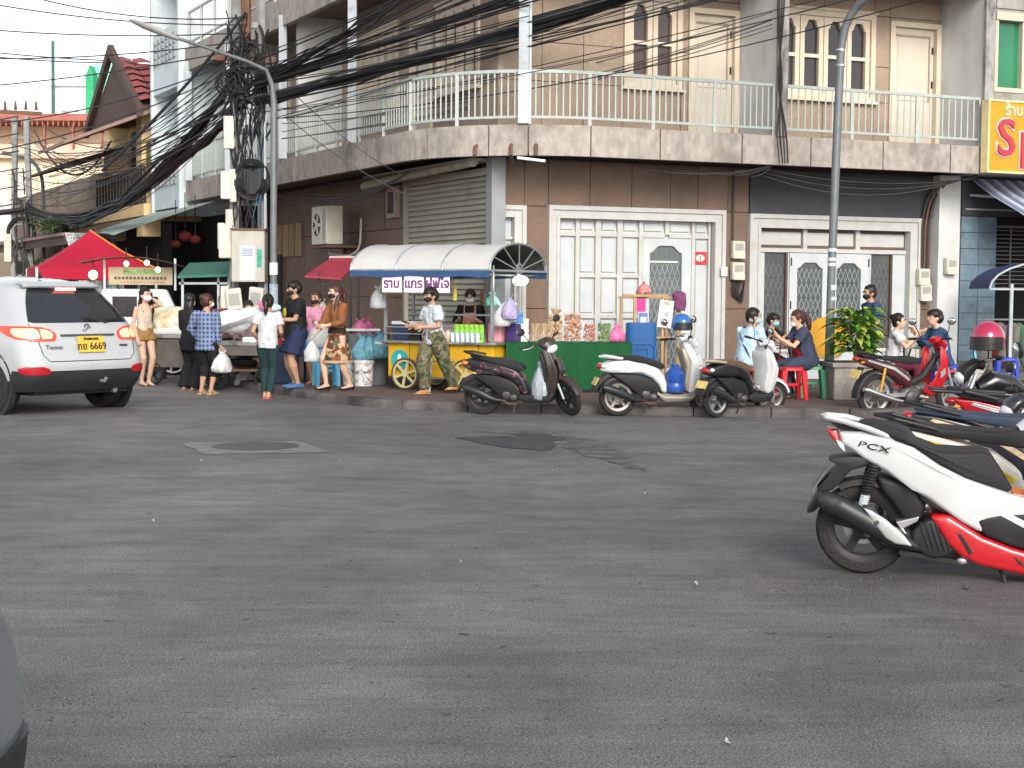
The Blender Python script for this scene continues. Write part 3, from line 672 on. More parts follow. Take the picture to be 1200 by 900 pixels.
# ------------------------------------------------------------------ neighbour on the right
nb = thing('clothes_shop_building', 'grey shophouse with blue tiled pillar and green upstairs windows', 'building', WR(9, 0, 0))
def B2(name, mb, m, parent=nb, **kw): return wpart(name, mb, m, parent, **kw)
GREYW = mat('grey_plaster', (.30,.285,.26), .85, var=.2, vs=4, col2=(.16,.15,.14), c2=(.5,.75), c2s=1.4, bump=.2, bs=30)
BTILE = mat('blue_tile', (.15,.225,.28), .35, var=.18, vs=5, col2=(.09,.12,.14), c2=(.5,.8), c2s=2)
B2('wall', MB().hexa(WR, (8.87, -6, 3.0), (16, -.1, 9.5)), GREYW); B2('side_wall', MB().hexa(WR, (9.72, -6, 0), (9.76, -5, 3)), GREYW)
B2('upper_wall', MB().hexa(WR, (8.70, -.09, 3.74), (16, .95, 5.15)).hexa(WR, (8.70, -.09, 6.55), (16, .95, 9.5)).hexa(WR, (8.70, -.09, 5.15), (8.92, .95, 6.55)), GREYW)
B2('upper_panel', MB().hexa(WR, (8.93, .95, 6.6), (9.55, .98, 7.6)).hexa(WR, (9.58, .95, 6.6), (11.5, .98, 7.6)), GREYW)
wf = B2('window', MB().hexa(WR, (8.93, .8, 5.16), (12, .96, 5.24)).hexa(WR, (8.93, .8, 6.40), (12, .99, 6.54)).hexa(WR, (8.93, .8, 5.245), (9.0, .96, 6.395)).hexa(WR, (9.52, .8, 5.245), (9.6, .96, 6.395)).hexa(WR, (11, .8, 5.245), (11.1, .96, 6.395)), mat('beige_alu', (.50,.46,.38), .5, var=.08))
for a, b in ((9.0, 9.52), (9.6, 11.0)): B2('pane', MB().hexa(WR, (a, .84, 5.24), (b, .85, 6.4)), GREENGL, wf)
for i in range(9):
    for j in range(2):
        B2('tile', MB().hexa(WR, (8.90+j*.4+.006, -.08, .42+i*.29+.006), (8.90+(j+1)*.4-.006, .2, .42+(i+1)*.29-.006)), BTILE)
B2('pillar_core', MB().hexa(WR, (8.90, -.1, .1), (9.70, .18, 3.05)), mat('tile_grout', (.07,.09,.1), .8))
B2('fascia', MB().hexa(WR, (8.88, -.08, 3.04), (16, .24, 3.72)), GREYSH)
B2('fascia_strip', MB().hexa(WR, (8.95, .245, 3.14), (16, .262, 3.17)), mat('alu_strip', (.35,.36,.37), .4))
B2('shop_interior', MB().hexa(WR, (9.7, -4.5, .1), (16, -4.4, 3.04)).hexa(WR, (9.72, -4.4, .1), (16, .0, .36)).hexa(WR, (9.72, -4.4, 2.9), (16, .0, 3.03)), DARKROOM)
gr = B2('roll_grille', MB().hexa(WR, (9.75, -.16, 2.86), (12.4, -.1, 2.9)), mat('grille_grey', (.2,.2,.19), .6))
for i in range(15): B2('slat', MB().hexa(WR, (9.75, -.15, 1.75+i*.075), (12.4, -.12, 1.765+i*.075)), MATS['grille_grey'], gr)
for i in range(4): B2('bar', MB().hexa(WR, (9.85+i*.42, -.118, 1.7), (9.875+i*.42, -.1, 2.86)), MATS['grille_grey'], gr)
B2('step', MB().hexa(WR, (8.88, .0, .1), (13, .75, .42)), mat('step_concrete', (.2,.185,.165), .85, var=.25, vs=5)); B2('step', MB().hexa(WR, (9.3, .75, .1), (13, 1.15, .27)), MATS['step_concrete'])
# shop sign
sg = thing('shop_sign', 'yellow shop sign with raised red letters above striped awning', 'sign', WR(9.0, 1.35, 3.75))
YEL = mat('sign_yellow', (.60,.27,.02), .45, var=.08, vs=2)
sb = wpart('sign_board', MB().hexa(WR, (8.46, 1.27, 3.74), (12.2, 1.42, 4.92)), YEL, sg)
def sy(y): return 1.6+(346.5-y)*26.9/F_PX
wpart('sign_edge', MB().hexa(WR, (8.43, 1.26, 3.71), (8.46, 1.44, 4.95)).hexa(WR, (8.46, 1.26, 3.71), (12.2, 1.44, 3.74)).hexa(WR, (8.46, 1.26, 4.92), (12.2, 1.44, 4.95)), mat('sign_edge', (.8,.66,.35), .5), sg)
RED_L = mat('letter_red', (.42,.045,.06), .45, var=.06); NEON = mat('neon_pink_tube', (.85,.5,.48), .3)
def sgt(name, body, size, m_, u, z, n, bold=0, d=.02): return text(name, body, size, m_, sg, WR(u, n, z), rr, (0,0,1), d, bold)
sgt('letter', 'S', .88, NEON, 8.80, 4.28, 1.43, .035, .012); sgt('letter', 'S', .88, RED_L, 8.80, 4.28, 1.45, .008, .03)
sgt('letter', 'p', .88, NEON, 9.30, 4.28, 1.43, .035, .012); sgt('letter', 'p', .88, RED_L, 9.30, 4.28, 1.45, .008, .03)
sgt('letter', 'r', .88, NEON, 9.72, 4.28, 1.43, .035, .012); sgt('letter', 'r', .88, RED_L, 9.72, 4.28, 1.45, .008, .03)
sgt('small_lettering', 'ร้าน', .26, mat('pale_letter', (.85,.55,.38), .5), 8.98, 4.78, 1.428, .006, .008)
# striped awning and arched stall canopy on the right
def stripes(name, c1, c2, scale, axis, thr=.5, rough=.8, c3=None):
    m = bpy.data.materials.new(name); MATS[name] = m; m.use_nodes = True; N, L, b = nodes_of(m); b.inputs['Roughness'].default_value = rough
    tc = N.new('ShaderNodeTexCoord'); dt = N.new('ShaderNodeVectorMath'); dt.operation = 'DOT_PRODUCT'; dt.inputs[1].default_value = Vector(axis)*scale; L.new(tc.outputs['Object'], dt.inputs[0])
    fr = N.new('ShaderNodeMath'); fr.operation = 'FRACT'; L.new(dt.outputs['Value'], fr.inputs[0])
    rp = N.new('ShaderNodeValToRGB'); rp.color_ramp.interpolation = 'CONSTANT'; e_ = rp.color_ramp.elements; e_[0].position = 0; e_[0].color = (*c1, 1); e_[1].position = thr; e_[1].color = (*c2, 1)
    if c3:
        x = e_.new(thr*.5); x.color = (*c3, 1)
    L.new(fr.outputs[0], rp.inputs[0]); L.new(rp.outputs[0], b.inputs['Base Color']); return m
STR = stripes('striped_canvas', (.11,.15,.27), (.50,.50,.52), 3.6, rr, .6, c3=(.16,.2,.32))
aw2 = thing('striped_awning', 'blue and white striped canvas awning below yellow sign', 'awning', WR(9.3, 0, 3.3))
m = MB(); m.loft([[WR(9.0+i*.25, .3+1.9*j/6, 3.70-1.0*j/6-.03*math.sin(j)) for j in range(7)] for i in range(20)], closed=False, caps=False)
wpart('canvas', m, STR, aw2); wpart('arm', MB().sweep([WR(9.0, .3, 3.4), WR(9.5, 1.0, 3.32), WR(10.2, 2.1, 2.72)], .025, n=6), PVC, aw2)
st = thing('clothes_stall', 'clothes stall with arched dark blue canopy and white steel frame', 'stall', AT(1190, 430, 26))
c0 = AT(1196, 335, 26.0)
m = MB(); rings = []
for i in range(13):
    a = math.pi*i/12; rings.append([Vector((c0.x+.35-1.05*math.cos(a), c0.y+k*1.2, 1.72+.45*math.sin(a))) for k in (-.5, .5)])
m.loft(rings, closed=False, caps=False); wpart('canopy', m, mat('navy_canvas', (.03,.05,.13), .7, var=.2), st, smooth=True)
wpart('hoop', MB().sweep([Vector((c0.x+.35-1.06*math.cos(math.pi*i/12), c0.y-.61, 1.72+.46*math.sin(math.pi*i/12))) for i in range(13)], .018, n=6), PVC, st)
for dx in (-.7, .3): wpart('post', MB().box((c0.x+.35+dx-.025, c0.y-.64, .12), (c0.x+.35+dx+.025, c0.y-.59, 1.8)), PVC, st)
wpart('rail', MB().box((c0.x-.7, c0.y-.62, 1.70), (c0.x+1.4, c0.y-.6, 1.73)), PVC, st)
for k in range(16):
    q = Vector((c0.x-.5+k*.11, c0.y+.3+random.uniform(-.2,.2), 0)); cc = random.choice([(.25,.05,.05),(.05,.08,.2),(.3,.28,.25),(.06,.06,.07),(.15,.05,.12),(.2,.16,.1),(.1,.2,.12)])
    h = random.uniform(.5,.75); o = solo('hanging_garment', MB().sweep([q+Vector((0,0,1.15)), q+Vector((0,0,1.08)), q+Vector((0,0,1.1-h*.5)), q+Vector((0,0,1.1-h))], [(.02,.05),(.045,.22),(.05,.2),(.055,.24)], side=(1,.3,0), n=8), mat('cloth_%d' % k, cc, .9, var=.3, vs=6), 'garment hanging on the rack inside the clothes stall', 'garment', 'garments on the stall rack', smooth=True)
wpart('garment_rail', MB().sweep([Vector((c0.x-.6, c0.y+.3, 1.2)), Vector((c0.x+1.4, c0.y+.3, 1.2))], .015, n=6), STEEL, st)
m = MB().box((c0.x-.2, c0.y-.9, .95), (c0.x-.02, c0.y-.85, 1.6)); solo('price_banner', m, mat('white_card', (.65,.65,.65), .6, var=.05), 'narrow white banner with black notches beside clothes stall', 'banner')
# ------------------------------------------------------------------ neighbours along the left street
LB = mat('pale_blue_wall', (.55,.62,.64), .8, var=.1, vs=1.5, col2=(.38,.42,.43), c2=(.5,.8), c2s=.8)
LG = mat('pale_green_wall', (.47,.56,.54), .8, var=.12, vs=1.2)
na = thing('narrow_white_building', 'narrow pale blue building with pierced block balconies', 'building', WL(15.5, 0, 0))
A = lambda n, mb, m, p=na, **k: wpart(n, mb, m, p, **k)
A('wall', MB().hexa(WL, (14.3, -8, 3.5), (16.9, -.1, 11)), LG); A('back_shop', MB().hexa(WL, (11.9, -3, .1), (17.4, -2.9, 3.6)), DARKROOM)
A('side_fin', MB().hexa(WL, (14.22, -.1, 3.5), (14.36, 1.35, 11)).hexa(WL, (16.82, -.1, 3.5), (16.95, 1.35, 11)), LB)
for z0, z1 in ((3.6, 4.95), (6.45, 7.95), (9.3, 10.4)):
    p = A('balcony_front', MB().hexa(WL, (14.37, 1.0, z0), (16.81, 1.3, z1)), LB)
    m = MB()
    for i in range(6):
        for j in range(4): m.hexa(WL, (14.65+i*.36, 1.3, z1-.28-j*.17), (14.65+i*.36+.24, 1.335, z1-.18-j*.17))
    A('pierced_blocks', m, mat('block_shadow', (.34,.37,.38), .85), p)  # darker colour stands in for the shade inside the block holes
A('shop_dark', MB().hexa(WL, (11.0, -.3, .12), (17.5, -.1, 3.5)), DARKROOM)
A('slope_sheet', MB().tri([WL(14.4, .9, 6.4), WL(16.8, .9, 6.4), WL(16.8, .2, 5.0), WL(14.4, .2, 5.0)]), LG)
RTILE = mat('red_roof_tile', (.30,.075,.07), .6, var=.2, vs=5)
BRN = mat('dark_brown_sheet', (.085,.055,.045), .75, var=.2, vs=4)
YW = mat('yellow_wall', (.62,.40,.15), .8, var=.15, vs=1.5)
nh = thing('red_roof_house', 'yellow house with steep red tiled roof and brown eaves', 'house', WL(20, 0, 0))
H = lambda n, mb, m, p=nh, **k: wpart(n, mb, m, p, **k)
H('wall', MB().hexa(WL, (18.2, -8, 0), (24, .75, 6.25)), YW)
H('pillar', MB().hexa(WL, (18.1, .7, 3.0), (18.7, 1.3, 6.15)), mat('cream_wall', (.70,.52,.28), .8, var=.12)); H('pillar', MB().hexa(WL, (22, .7, 3.0), (22.6, 1.3, 6.15)), MATS['cream_wall'])
H('balcony', MB().hexa(WL, (17.3, .76, 3.5), (24, 1.45, 3.8)), mat('cream_wall', (.7,.52,.28)))
for i in range(16): H('baluster', MB().hexa(WL, (17.4+i*.38, 1.36, 3.8), (17.5+i*.38, 1.42, 4.75)), BLACK)
rf = H('roof', MB().prism([(17.6, 6.3), (20.6, 7.8), (23.6, 6.3), (23.6, 6.15), (17.6, 6.15)], -6, 1.45, lambda p, q, t: WL(p, t, q)), BRN)
for j in range(7):      # tile courses on the slope that faces us
    a, b = j/7, (j+1)/7
    for i in range(9):
        n0, n1 = -3.0+i*.5, -3.0+(i+1)*.5-.02
        H('roof_tile', MB().loft([[WL(17.5+3*a, n, 6.37+1.5*a+.06), WL(17.5+3*b+.03, n, 6.37+1.5*b+.02)] for n in (n0, )]+[[WL(17.5+3*a, (n0+n1)/2, 6.37+1.5*a+.12), WL(17.5+3*b+.03, (n0+n1)/2, 6.37+1.5*b+.08)]]+[[WL(17.5+3*a, n1, 6.37+1.5*a+.06), WL(17.5+3*b+.03, n1, 6.37+1.5*b+.02)]], closed=False, caps=False), RTILE, rf, smooth=True)
for sg_ in (0, 1):
    H('barge_board', MB().prism([(17.3, 6.0), (20.6, 7.95), (23.9, 6.0), (23.9, 6.25), (20.6, 8.25), (17.3, 6.25)], 1.45 if not sg_ else -3.1, 1.6 if not sg_ else -3.0, lambda p, q, t: WL(p, t, q)), BRN, rf)
H('eave_sheet', MB().prism([(1.0, 6.3), (3.4, 5.3), (3.4, 5.22), (1.0, 6.2)], 17.4, 21, lambda p, q, t: WL(t, p, q)), mat('faded_red_sheet', (.27,.17,.15), .7, var=.25, vs=3))
H('eave_sheet', MB().prism([(1.0, 5.6), (2.8, 5.0), (2.8, 4.93), (1.0, 5.5)], 21, 27, lambda p, q, t: WL(t, p, q)), BRN)
H('dark_shop', MB().hexa(WL, (17.0, .76, .1), (24, .82, 3.3)), DARKROOM); H('shop_side', MB().hexa(WL, (17.9, -3, .1), (18.19, .82, 3.4)), DARKROOM)
H('dark_window', MB().hexa(WL, (19.2, .76, 4.0), (21.4, .8, 6.0)), BRN); H('olive_screen', MB().hexa(WL, (17.3, .8, 4.2), (18.05, 1.2, 5.4)), mat('olive_cloth', (.22,.19,.03), .9, var=.2))
lo = thing('long_brown_awning', 'long dark brown sheet awning over the side street pavement', 'awning', WL(28, 2, 0))
wpart('sheet', MB().prism([(.5, 3.7), (3.2, 3.05), (3.2, 2.75), (.5, 3.6)], 18.5, 36, lambda p, q, t: WL(t, p, q)), BRN, lo)
wpart('edge', MB().hexa(WL, (18.5, 3.2, 2.98), (36, 3.26, 3.06)), mat('faded_red_sheet', (.3,.2,.2)), lo)
for t in (19, 27, 35): wpart('post', MB().hexa(WL, (t, 3.05, .12), (t+.1, 3.15, 2.85)), BRN, lo)
rw = thing('shop_row', 'dim row of low shopfronts under the long brown awning', 'building', WL(30, 0, 0))
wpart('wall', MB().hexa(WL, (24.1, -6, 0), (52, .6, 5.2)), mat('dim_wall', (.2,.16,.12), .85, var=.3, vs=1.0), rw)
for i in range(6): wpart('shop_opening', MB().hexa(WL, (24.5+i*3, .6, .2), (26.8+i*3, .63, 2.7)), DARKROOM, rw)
# green-white shop awning with patterned curtain, lanterns
ga = thing('green_shop_awning', 'weathered pale green awning with patterned side curtain over dark shop', 'awning', WL(14, 2, 0))
GCAN = mat('pale_green_canvas', (.30,.37,.33), .85, var=.25, vs=3, col2=(.16,.2,.17), c2=(.5,.75), c2s=2)
m = MB(); m.loft([[WL(12.0+i*.8, 1.1+2.1*j/4, 3.62-.75*j/4-.05*math.sin(i*1.7)*j/4) for j in range(5)] for i in range(7)], closed=False, caps=False); wpart('canvas', m, GCAN, ga, smooth=True)
m = MB(); m.loft([[WL(14.9+i*.25, 3.2, 2.87), WL(14.9+i*.25, 3.22+.03*math.sin(i*2), 2.35)] for i in range(8)], closed=False, caps=False); wpart('valance', m, GCAN, ga)
CURT = ramp_mat('patterned_curtain', 'noise', [(0,(.12,.16,.22)),(.42,(.5,.52,.5)),(.52,(.2,.1,.12)),(.56,(.45,.47,.45)),(.65,(.1,.2,.14))], scale=9)
m = MB(); m.loft([[WL(16.8+.06*math.sin(i*1.9), 2.3+i*.11, 3.0), WL(16.7+.1*math.sin(i*1.9), 2.0+i*.09, 1.1)] for i in range(12)], closed=False, caps=False); wpart('curtain', m, CURT, ga, smooth=True)
for x, y, s in ((217,277,.16),(229,281,.13),(206,286,.12)):
    p = AT(x, y, 35.2); t_ = thing('red_lantern', 'round red paper lantern hanging in dark shop', 'lantern', p, group='lanterns in the dark shop')
    part('shade', MB().ell((0,0,0), (s,s,s*.8), 12, 8), mat('lantern_red', (.07,.008,.006), .8), t_, smooth=True); part('cord', MB().sweep([(0,0,s*.7),(0,0,1.0)], .012, n=5), BLACK, t_)
# ------------------------------------------------------------------ far end of the left street
fb = thing('cream_far_building', 'large cream building with red roof edge at the street end', 'building', (-24, 62, 0))
CRW = mat('sunlit_cream_wall', (.86,.72,.54), .85, var=.08, vs=.5, col2=(.74,.57,.40), c2=(.45,.7), c2s=.6, stretch=(1,1,.3))  # wall colour raised to carry the brightness of sunlight
def fz(y, d=62.): return 1.6+(339.5-y)*d/F_PX
fx = lambda x, d=62.: (x-600)*d/F_PX
Fb = lambda n, mb, m, p=fb, **k: wpart(n, mb, m, p, **k)
Fb('wall', MB().box((fx(-400), 62, 0), (fx(128), 75, fz(178))), CRW)
Fb('upper_wall', MB().box((fx(-400), 63.4, fz(178)), (fx(122), 75, fz(146))), mat('cream_upper', (.82,.66,.48), .85, var=.1, vs=.7))
Fb('terrace_band', MB().box((fx(-400), 61.6, fz(188)), (fx(128), 62, fz(172))), mat('tan_band', (.62,.47,.36), .8, var=.12, vs=.5))
rfe = Fb('roof_edge', MB().prism([(61.2, fz(146)), (61.2, fz(138)), (75, fz(128)), (75, fz(138))], fx(-400), fx(126), lambda p, q, t: (t, p, q)), mat('red_roof_edge', (.36,.13,.10), .7, var=.15))
for i in range(12): Fb('roof_post', MB().box((fx(124-i*33), 61.4, fz(176)), (fx(126-i*33), 61.6, fz(140))), mat('red_roof_edge', (.4,.1,.1)))
for i in range(34): Fb('roof_fringe', MB().box((fx(124-i*6), 61.25, fz(152)), (fx(125.5-i*6), 61.3, fz(143))), mat('red_roof_edge', (.4,.1,.1)), rfe)
for i in range(7): Fb('window', MB().box((fx(108-i*24), 61.9, fz(236)), (fx(118-i*24), 61.99, fz(200))), mat('cream_shutter', (.66,.54,.40), .7))
Fb('white_shutter', MB().box((fx(-300), 61.7, fz(290)), (fx(112), 61.95, fz(238))), stripes('corrugated_white', (.66,.65,.62), (.56,.56,.54), 3.0, (1,0,0)))  # flat face, alternating tones paint the shading of the corrugations
Fb('dark_base', MB().box((fx(-300), 61.5, 0), (fx(118), 61.69, fz(290))), mat('dim_wall', (.2,.16,.12)))
wb = thing('white_far_building', 'plain white building with grey window far behind cream building', 'building', (fx(90,82), 82, 0))
wpart('wall', MB().box((fx(62,82), 82, 0), (fx(109,82), 90, fz(104,82))), mat('bright_white_wall', (.82,.82,.80), .8, var=.04), wb); wpart('window', MB().box((fx(75,82), 81.9, fz(133,82)), (fx(94,82), 81.98, fz(106,82))), mat('grey_far_window', (.5,.54,.56), .4), wb)
wpart('parapet', MB().box((fx(62,82), 81.8, fz(104,82)), (fx(109,82), 82.2, fz(102,82))), MATS['bright_white_wall'], wb)
wpart('aerial_pole', MB().sweep([(fx(66.5,82), 81.5, 0), (fx(68.5,82), 81.5, fz(54,82))], .1, n=6), mat('teal_pole', (.07,.14,.14), .6), wb)
gb = thing('green_far_building', 'turquoise green clad building behind the red roof', 'building', (fx(120,72), 72, 0))
wpart('wall', MB().box((fx(112,72), 72, 0), (fx(140,72), 78, fz(78,72))), mat('turquoise_sheet', (.25,.58,.50), .6, var=.12), gb); wpart('green_gable', MB().prism([(fx(108,72), fz(150,72)), (fx(108,72), fz(95,72)), (fx(113,72), fz(82,72)), (fx(117,72), fz(92,72)), (fx(117,72), fz(150,72))], 71.2, 72, lambda p, q, t: (p, t, q)), mat('bright_green_sheet', (.03,.36,.16), .6), gb)
wpart('green_panel', MB().box((fx(112,72), 71.8, 0), (fx(126,72), 71.98, fz(112,72))), MATS['bright_green_sheet'], gb)
# young tree behind the tent
def leafy(name, base, h, crown, nleaf, lw, cols, label, cat, seed, shape=None, limbs=6):
    rnd = random.Random(seed); t = thing(name, label, cat, base)
    m = MB(); m.sweep([(0,0,0),(.03*h,0,h*.4),(0,.02*h,h*.8)], [h*.018,h*.013,h*.006], n=7); tips = []
    for i in range(limbs):
        a = rnd.uniform(0,6.28); z = h*rnd.uniform(.35,.75); ln = crown*rnd.uniform(.7,1.15); e = Vector((math.cos(a)*ln, math.sin(a)*ln, z+ln*rnd.uniform(-.05,.3)))
        m.sweep([(0,0,z), Vector((0,0,z)).lerp(e,.5)+Vector((0,0,.04*h)), e], [h*.008,h*.006,h*.003], n=5); tips.append((Vector((0,0,z)), e))
    part('trunk', m, mat('bark', (.11,.08,.06), .9, var=.3, vs=9), t, smooth=True)
    for ci, c in enumerate(cols):
        m = MB()
        for k in range(nleaf//len(cols)):
            a, e = rnd.choice(tips); p = a.lerp(e, rnd.uniform(.3,1.1))+Vector((rnd.gauss(0,.12), rnd.gauss(0,.12), rnd.gauss(0,.05)))*crown
            d = Vector((rnd.gauss(0,1), rnd.gauss(0,1), rnd.gauss(0,.3))).normalized(); s = Vector((-d.y, d.x, rnd.uniform(-.5,.5))).normalized()
            L_ = lw*rnd.uniform(.7,1.4); m.add([p, p+d*L_*.5+s*L_*.25, p+d*L_-Vector((0,0,L_*.2)), p+d*L_*.5-s*L_*.25], [(0,1,2,3)])
        part('foliage', m, mat(name+'_leaf_%d' % ci, c, .6, var=.3, vs=3), t)
    return t
leafy('street_tree', Vector((fx(86,41), 41, 0)), 4.4, 1.0, 1800, .12, [(.05,.10,.03),(.09,.15,.05)], 'young flat-crowned green tree behind the red tent', 'tree', 3, limbs=14)
# ------------------------------------------------------------------ poles
pole_p = AT(291, 440, 26.4); pole_p.z = 0
up_ = thing('utility_pole', 'twin-legged utility pole wrapped in a tangle of black cables', 'utility pole', (pole_p.x, pole_p.y, 0))
CPOLE = mat('pole_concrete', (.26,.27,.27), .8, var=.2, vs=5)
for sx in (-.23, .25): part('leg', MB().sweep([(sx*1.08,0,0),(sx*.75,0,11)], [(.085,.085),(.07,.07)], side=(1,0,0), n=4, e=2), CPOLE, up_)
for i in range(17): part('rung', MB().beam((-.26,0,.7+i*.6),(.27,0,.7+i*.6), .07, .09), CPOLE, up_)
def tangle(base, zs, n, r, seed, mt, name, parent, spread=.26):
    rnd = random.Random(seed); 
    for k in range(n):
        z0 = rnd.uniform(*zs); L_ = rnd.uniform(.4,1.6); pts = []; x, y = rnd.uniform(-spread,spread), rnd.uniform(-.22,-.08)
        for i in range(6): pts.append(Vector((x+rnd.gauss(0,.06), y+rnd.gauss(0,.04), z0-L_*i/5)))
        part(name, MB().sweep(smooth_path(resample(pts,.12),2), rnd.uniform(.5,1.2)*r, n=5), mt, parent, smooth=True)
tangle(None, (3.6,6.4), 46, .016, 5, CABLE, 'hanging_cable', up_); tangle(None, (5.0,6.2), 26, .02, 6, CABLE, 'hanging_cable', up_, .42)
tangle(None, (3.5,5.5), 8, .012, 9, mat('blue_cable', (.05,.12,.18), .5), 'hanging_cable', up_); tangle(None, (2.6,3.8), 14, .014, 12, CABLE, 'hanging_cable', up_, .2)
for k in range(12):     # loops of spare cable up on the pole
    rnd = random.Random(40+k); c_ = Vector((rnd.uniform(-.3,.35), rnd.uniform(-.25,-.1), rnd.uniform(5.0,5.9))); ra = rnd.uniform(.12,.3)
    part('cable_loop', MB().sweep([c_+Vector((math.cos(a)*ra, .05*math.sin(a*2+k), math.sin(a)*ra*rnd.uniform(.75,.85))) for a in [i*.45 for i in range(15)]], .018, n=5, caps=True), CABLE, up_, smooth=True)
m = MB()
for k in range(9): m.sweep([Vector((.1+math.cos(a)*(.30-k*.012), -.2+.012*k*math.sin(a*3), 3.48+math.sin(a)*(.34-k*.012))) for a in [i*6.283/26 for i in range(27)]], .022, n=6)
part('cable_coil', m, CABLE, up_, smooth=True); part('coil_cover', MB().lathe([(0,-.19),(.24,-.19),(.26,-.15)], (.1,0,3.48), 'Y', n=24), BLACK, up_)
part('splice_box', MB().sweep([(-.28,-.15,4.55),(-.28,-.15,4.0)], [(.1,.08)]*2, side=(1,0,0), n=12, e=4), IVORY, up_, bevel=.02); part('splice_box', MB().box((-.42,-.25,3.15),(-.24,-.1,3.62)), IVORY, up_, bevel=.02); part('splice_box', MB().box((-.27,-.22,3.1),(-.16,-.08,3.66)), IVORY, up_, bevel=.02)
part('splice_box', MB().box((-.45,-.28,2.15),(-.22,-.1,2.72)), IVORY, up_, bevel=.02); part('splice_box', MB().box((-.48,-.22,2.3),(-.36,-.1,2.75)), IVORY, up_, bevel=.02); part('pipe', MB().sweep([(-.28,-.12,2.6),(-.28,-.12,2.98)], .08, n=10), IVORY, up_)
bx_ = part('cabinet', MB().box((-.2,-.45,1.75),(.36,-.12,2.62)), mat('cabinet_grey', (.40,.39,.34), .55, var=.1, vs=4), up_, bevel=.012)
part('notice', MB().box((-.06,-.458,1.78),(.2,-.452,2.36)), mat('notice_paper', (.55,.58,.6), .6, var=.06), bx_); part('green_notice', MB().box((.23,-.458,2.0),(.31,-.452,2.3)), mat('green_notice', (.05,.28,.22), .6, var=.3, vs=20), bx_); part('cabinet_top', MB().box((-.22,-.48,2.62),(.38,-.1,2.65)), RUST, bx_)
for i in range(5): part('notice_line', MB().box((-.02,-.461,2.3-.028*i),(.16,-.459,2.312-.028*i)), mat('notice_ink', (.16,.2,.3), .7), bx_)
for x, y, w_ in ((248,0,0),(281,0,0),): pass
for i, (dx, rz) in enumerate(((-.02, .2), (.33, -.25))):
    o = part('meter_cover', MB().box((-.13,-.06,0),(.13,.06,.36)), IVORY, up_, bevel=.02); o.location = (dx-.1, -.55, 1.28+.02*i); o.rotation_euler = (.1, .12*(1 if i else -1), rz); part('meter_face', MB().box((-.09,-.066,.08),(.09,-.058,.28)), mat('meter_grey', (.34,.34,.31), .6), o)
part('meter_cover', MB().box((-.38,-.5,1.3),(-.24,-.35,1.68)), IVORY, up_, bevel=.015)
part('white_conduit', MB().sweep([(.33,-.2,1.5),(.33,-.2,4.4),(.36,-.18,4.6)], .02, n=6), mat('post_white', (1,1,1)), up_)
cross = Vector((pole_p.x, pole_p.y, 0))
part('crossarm', MB().beam((-.55,-.08,5.55),(.5,-.08,5.5), .08, .1), RUST, up_); part('insulator', MB().sweep([(0,-.1,6.7),(0,-.1,5.8)], [.09,.08], n=8), RUST, up_)
def lamp_post(name, label, base, path, r, headdir):
    t = thing(name, label, 'street lamp', base)
    part('pole', MB().sweep(path, r, n=12), POLEG, t, smooth=True)
    e = Vector(path[-1]); d = Vector(headdir).normalized()
    part('lamp_head', MB().sweep([e-d*.05, e+d*.12, e+d*.5, e+d*.75], [(.04,.04),(.07,.05),(.09,.055),(.04,.025)], side=d.cross(Vector((0,0,1))), n=12), mat('lamp_head_grey', (.33,.32,.30), .5, metal=.3), t, smooth=True)
    return t
lb_ = AT(321, 440, 25.6); lb_.z = .12
def rel(p, b): return Vector(p)-Vector(b)
arm = [Vector((0,0,0)), Vector((0,0,2.4)), Vector((.01,0,4.6)), rel(AT(319,100,25.6), lb_), rel(AT(312,82,25.5), lb_), rel(AT(290,72,25.4), lb_), rel(AT(240,55,25.0), lb_), rel(AT(205,44,24.8), lb_)]
t = lamp_post('street_lamp', 'grey street lamp with long arm beside the tangled utility pole', lb_, arm, [.06,.058,.054,.045,.034,.03,.027,.027], AT(187,37,24.7)-AT(205,44,24.8))
part('sticker', MB().sweep([(0,0,1.75),(0,0,1.95)], .07, n=12), mat('white_card', (.6,.6,.6)), t); part('sticker', MB().sweep([(0,0,1.2),(0,0,1.6)], .072, n=12), mat('blue_sticker', (.3,.36,.42), .6, var=.3, vs=15), t)
rb_ = G(971, 464, SW)
arm = [Vector((0,0,0)), rel(AT(974,330,rb_.y), rb_), rel(AT(980,180,rb_.y), rb_), rel(AT(984.5,75,rb_.y), rb_), rel(AT(986,45,rb_.y), rb_), rel(AT(991,22,rb_.y), rb_), rel(AT(1000,8,rb_.y-.1), rb_), rel(AT(1015,-4,rb_.y-.2), rb_), rel(AT(1060,-30,rb_.y-.7), rb_)]
arm = [arm[0], arm[0].lerp(arm[1], .5)]+smooth_path(resample(arm[1:], .2), 2)
t = lamp_post('street_lamp', 'slender leaning grey street lamp rising from the stone planter', rb_, arm, [.068]*2+[.06]*(len(arm)-2), (1,-.3,.2))
for y in (295, 306, 312, 340, 338, 352): 
    z0 = rel(AT(975, y, rb_.y), rb_); part('sticker', MB().sweep([z0, z0+Vector((0,0,.05))], .068, n=10), mat('lamp_sticker', (.5,.52,.54), .6, var=.3, vs=30), t)
for y in (60, 78): z0 = rel(AT(984.7, y, rb_.y), rb_); part('collar', MB().sweep([z0, z0+Vector((.002,0,.03))], .072, n=10), STEEL, t)
fp = Vector((fx(27,45), 45, 0))
t = thing('far_utility_pole', 'distant lattice utility pole with coil of cable by the cream building', 'utility pole', fp)
for sx in (-.3, .3): part('leg', MB().sweep([(sx,0,0),(sx*.55,0,6.6)], .1, n=4), CPOLE, t)
for i in range(13): part('rung', MB().beam((-.28,0,.5+i*.5),(.28,0,.5+i*.5), .06), CPOLE, t)
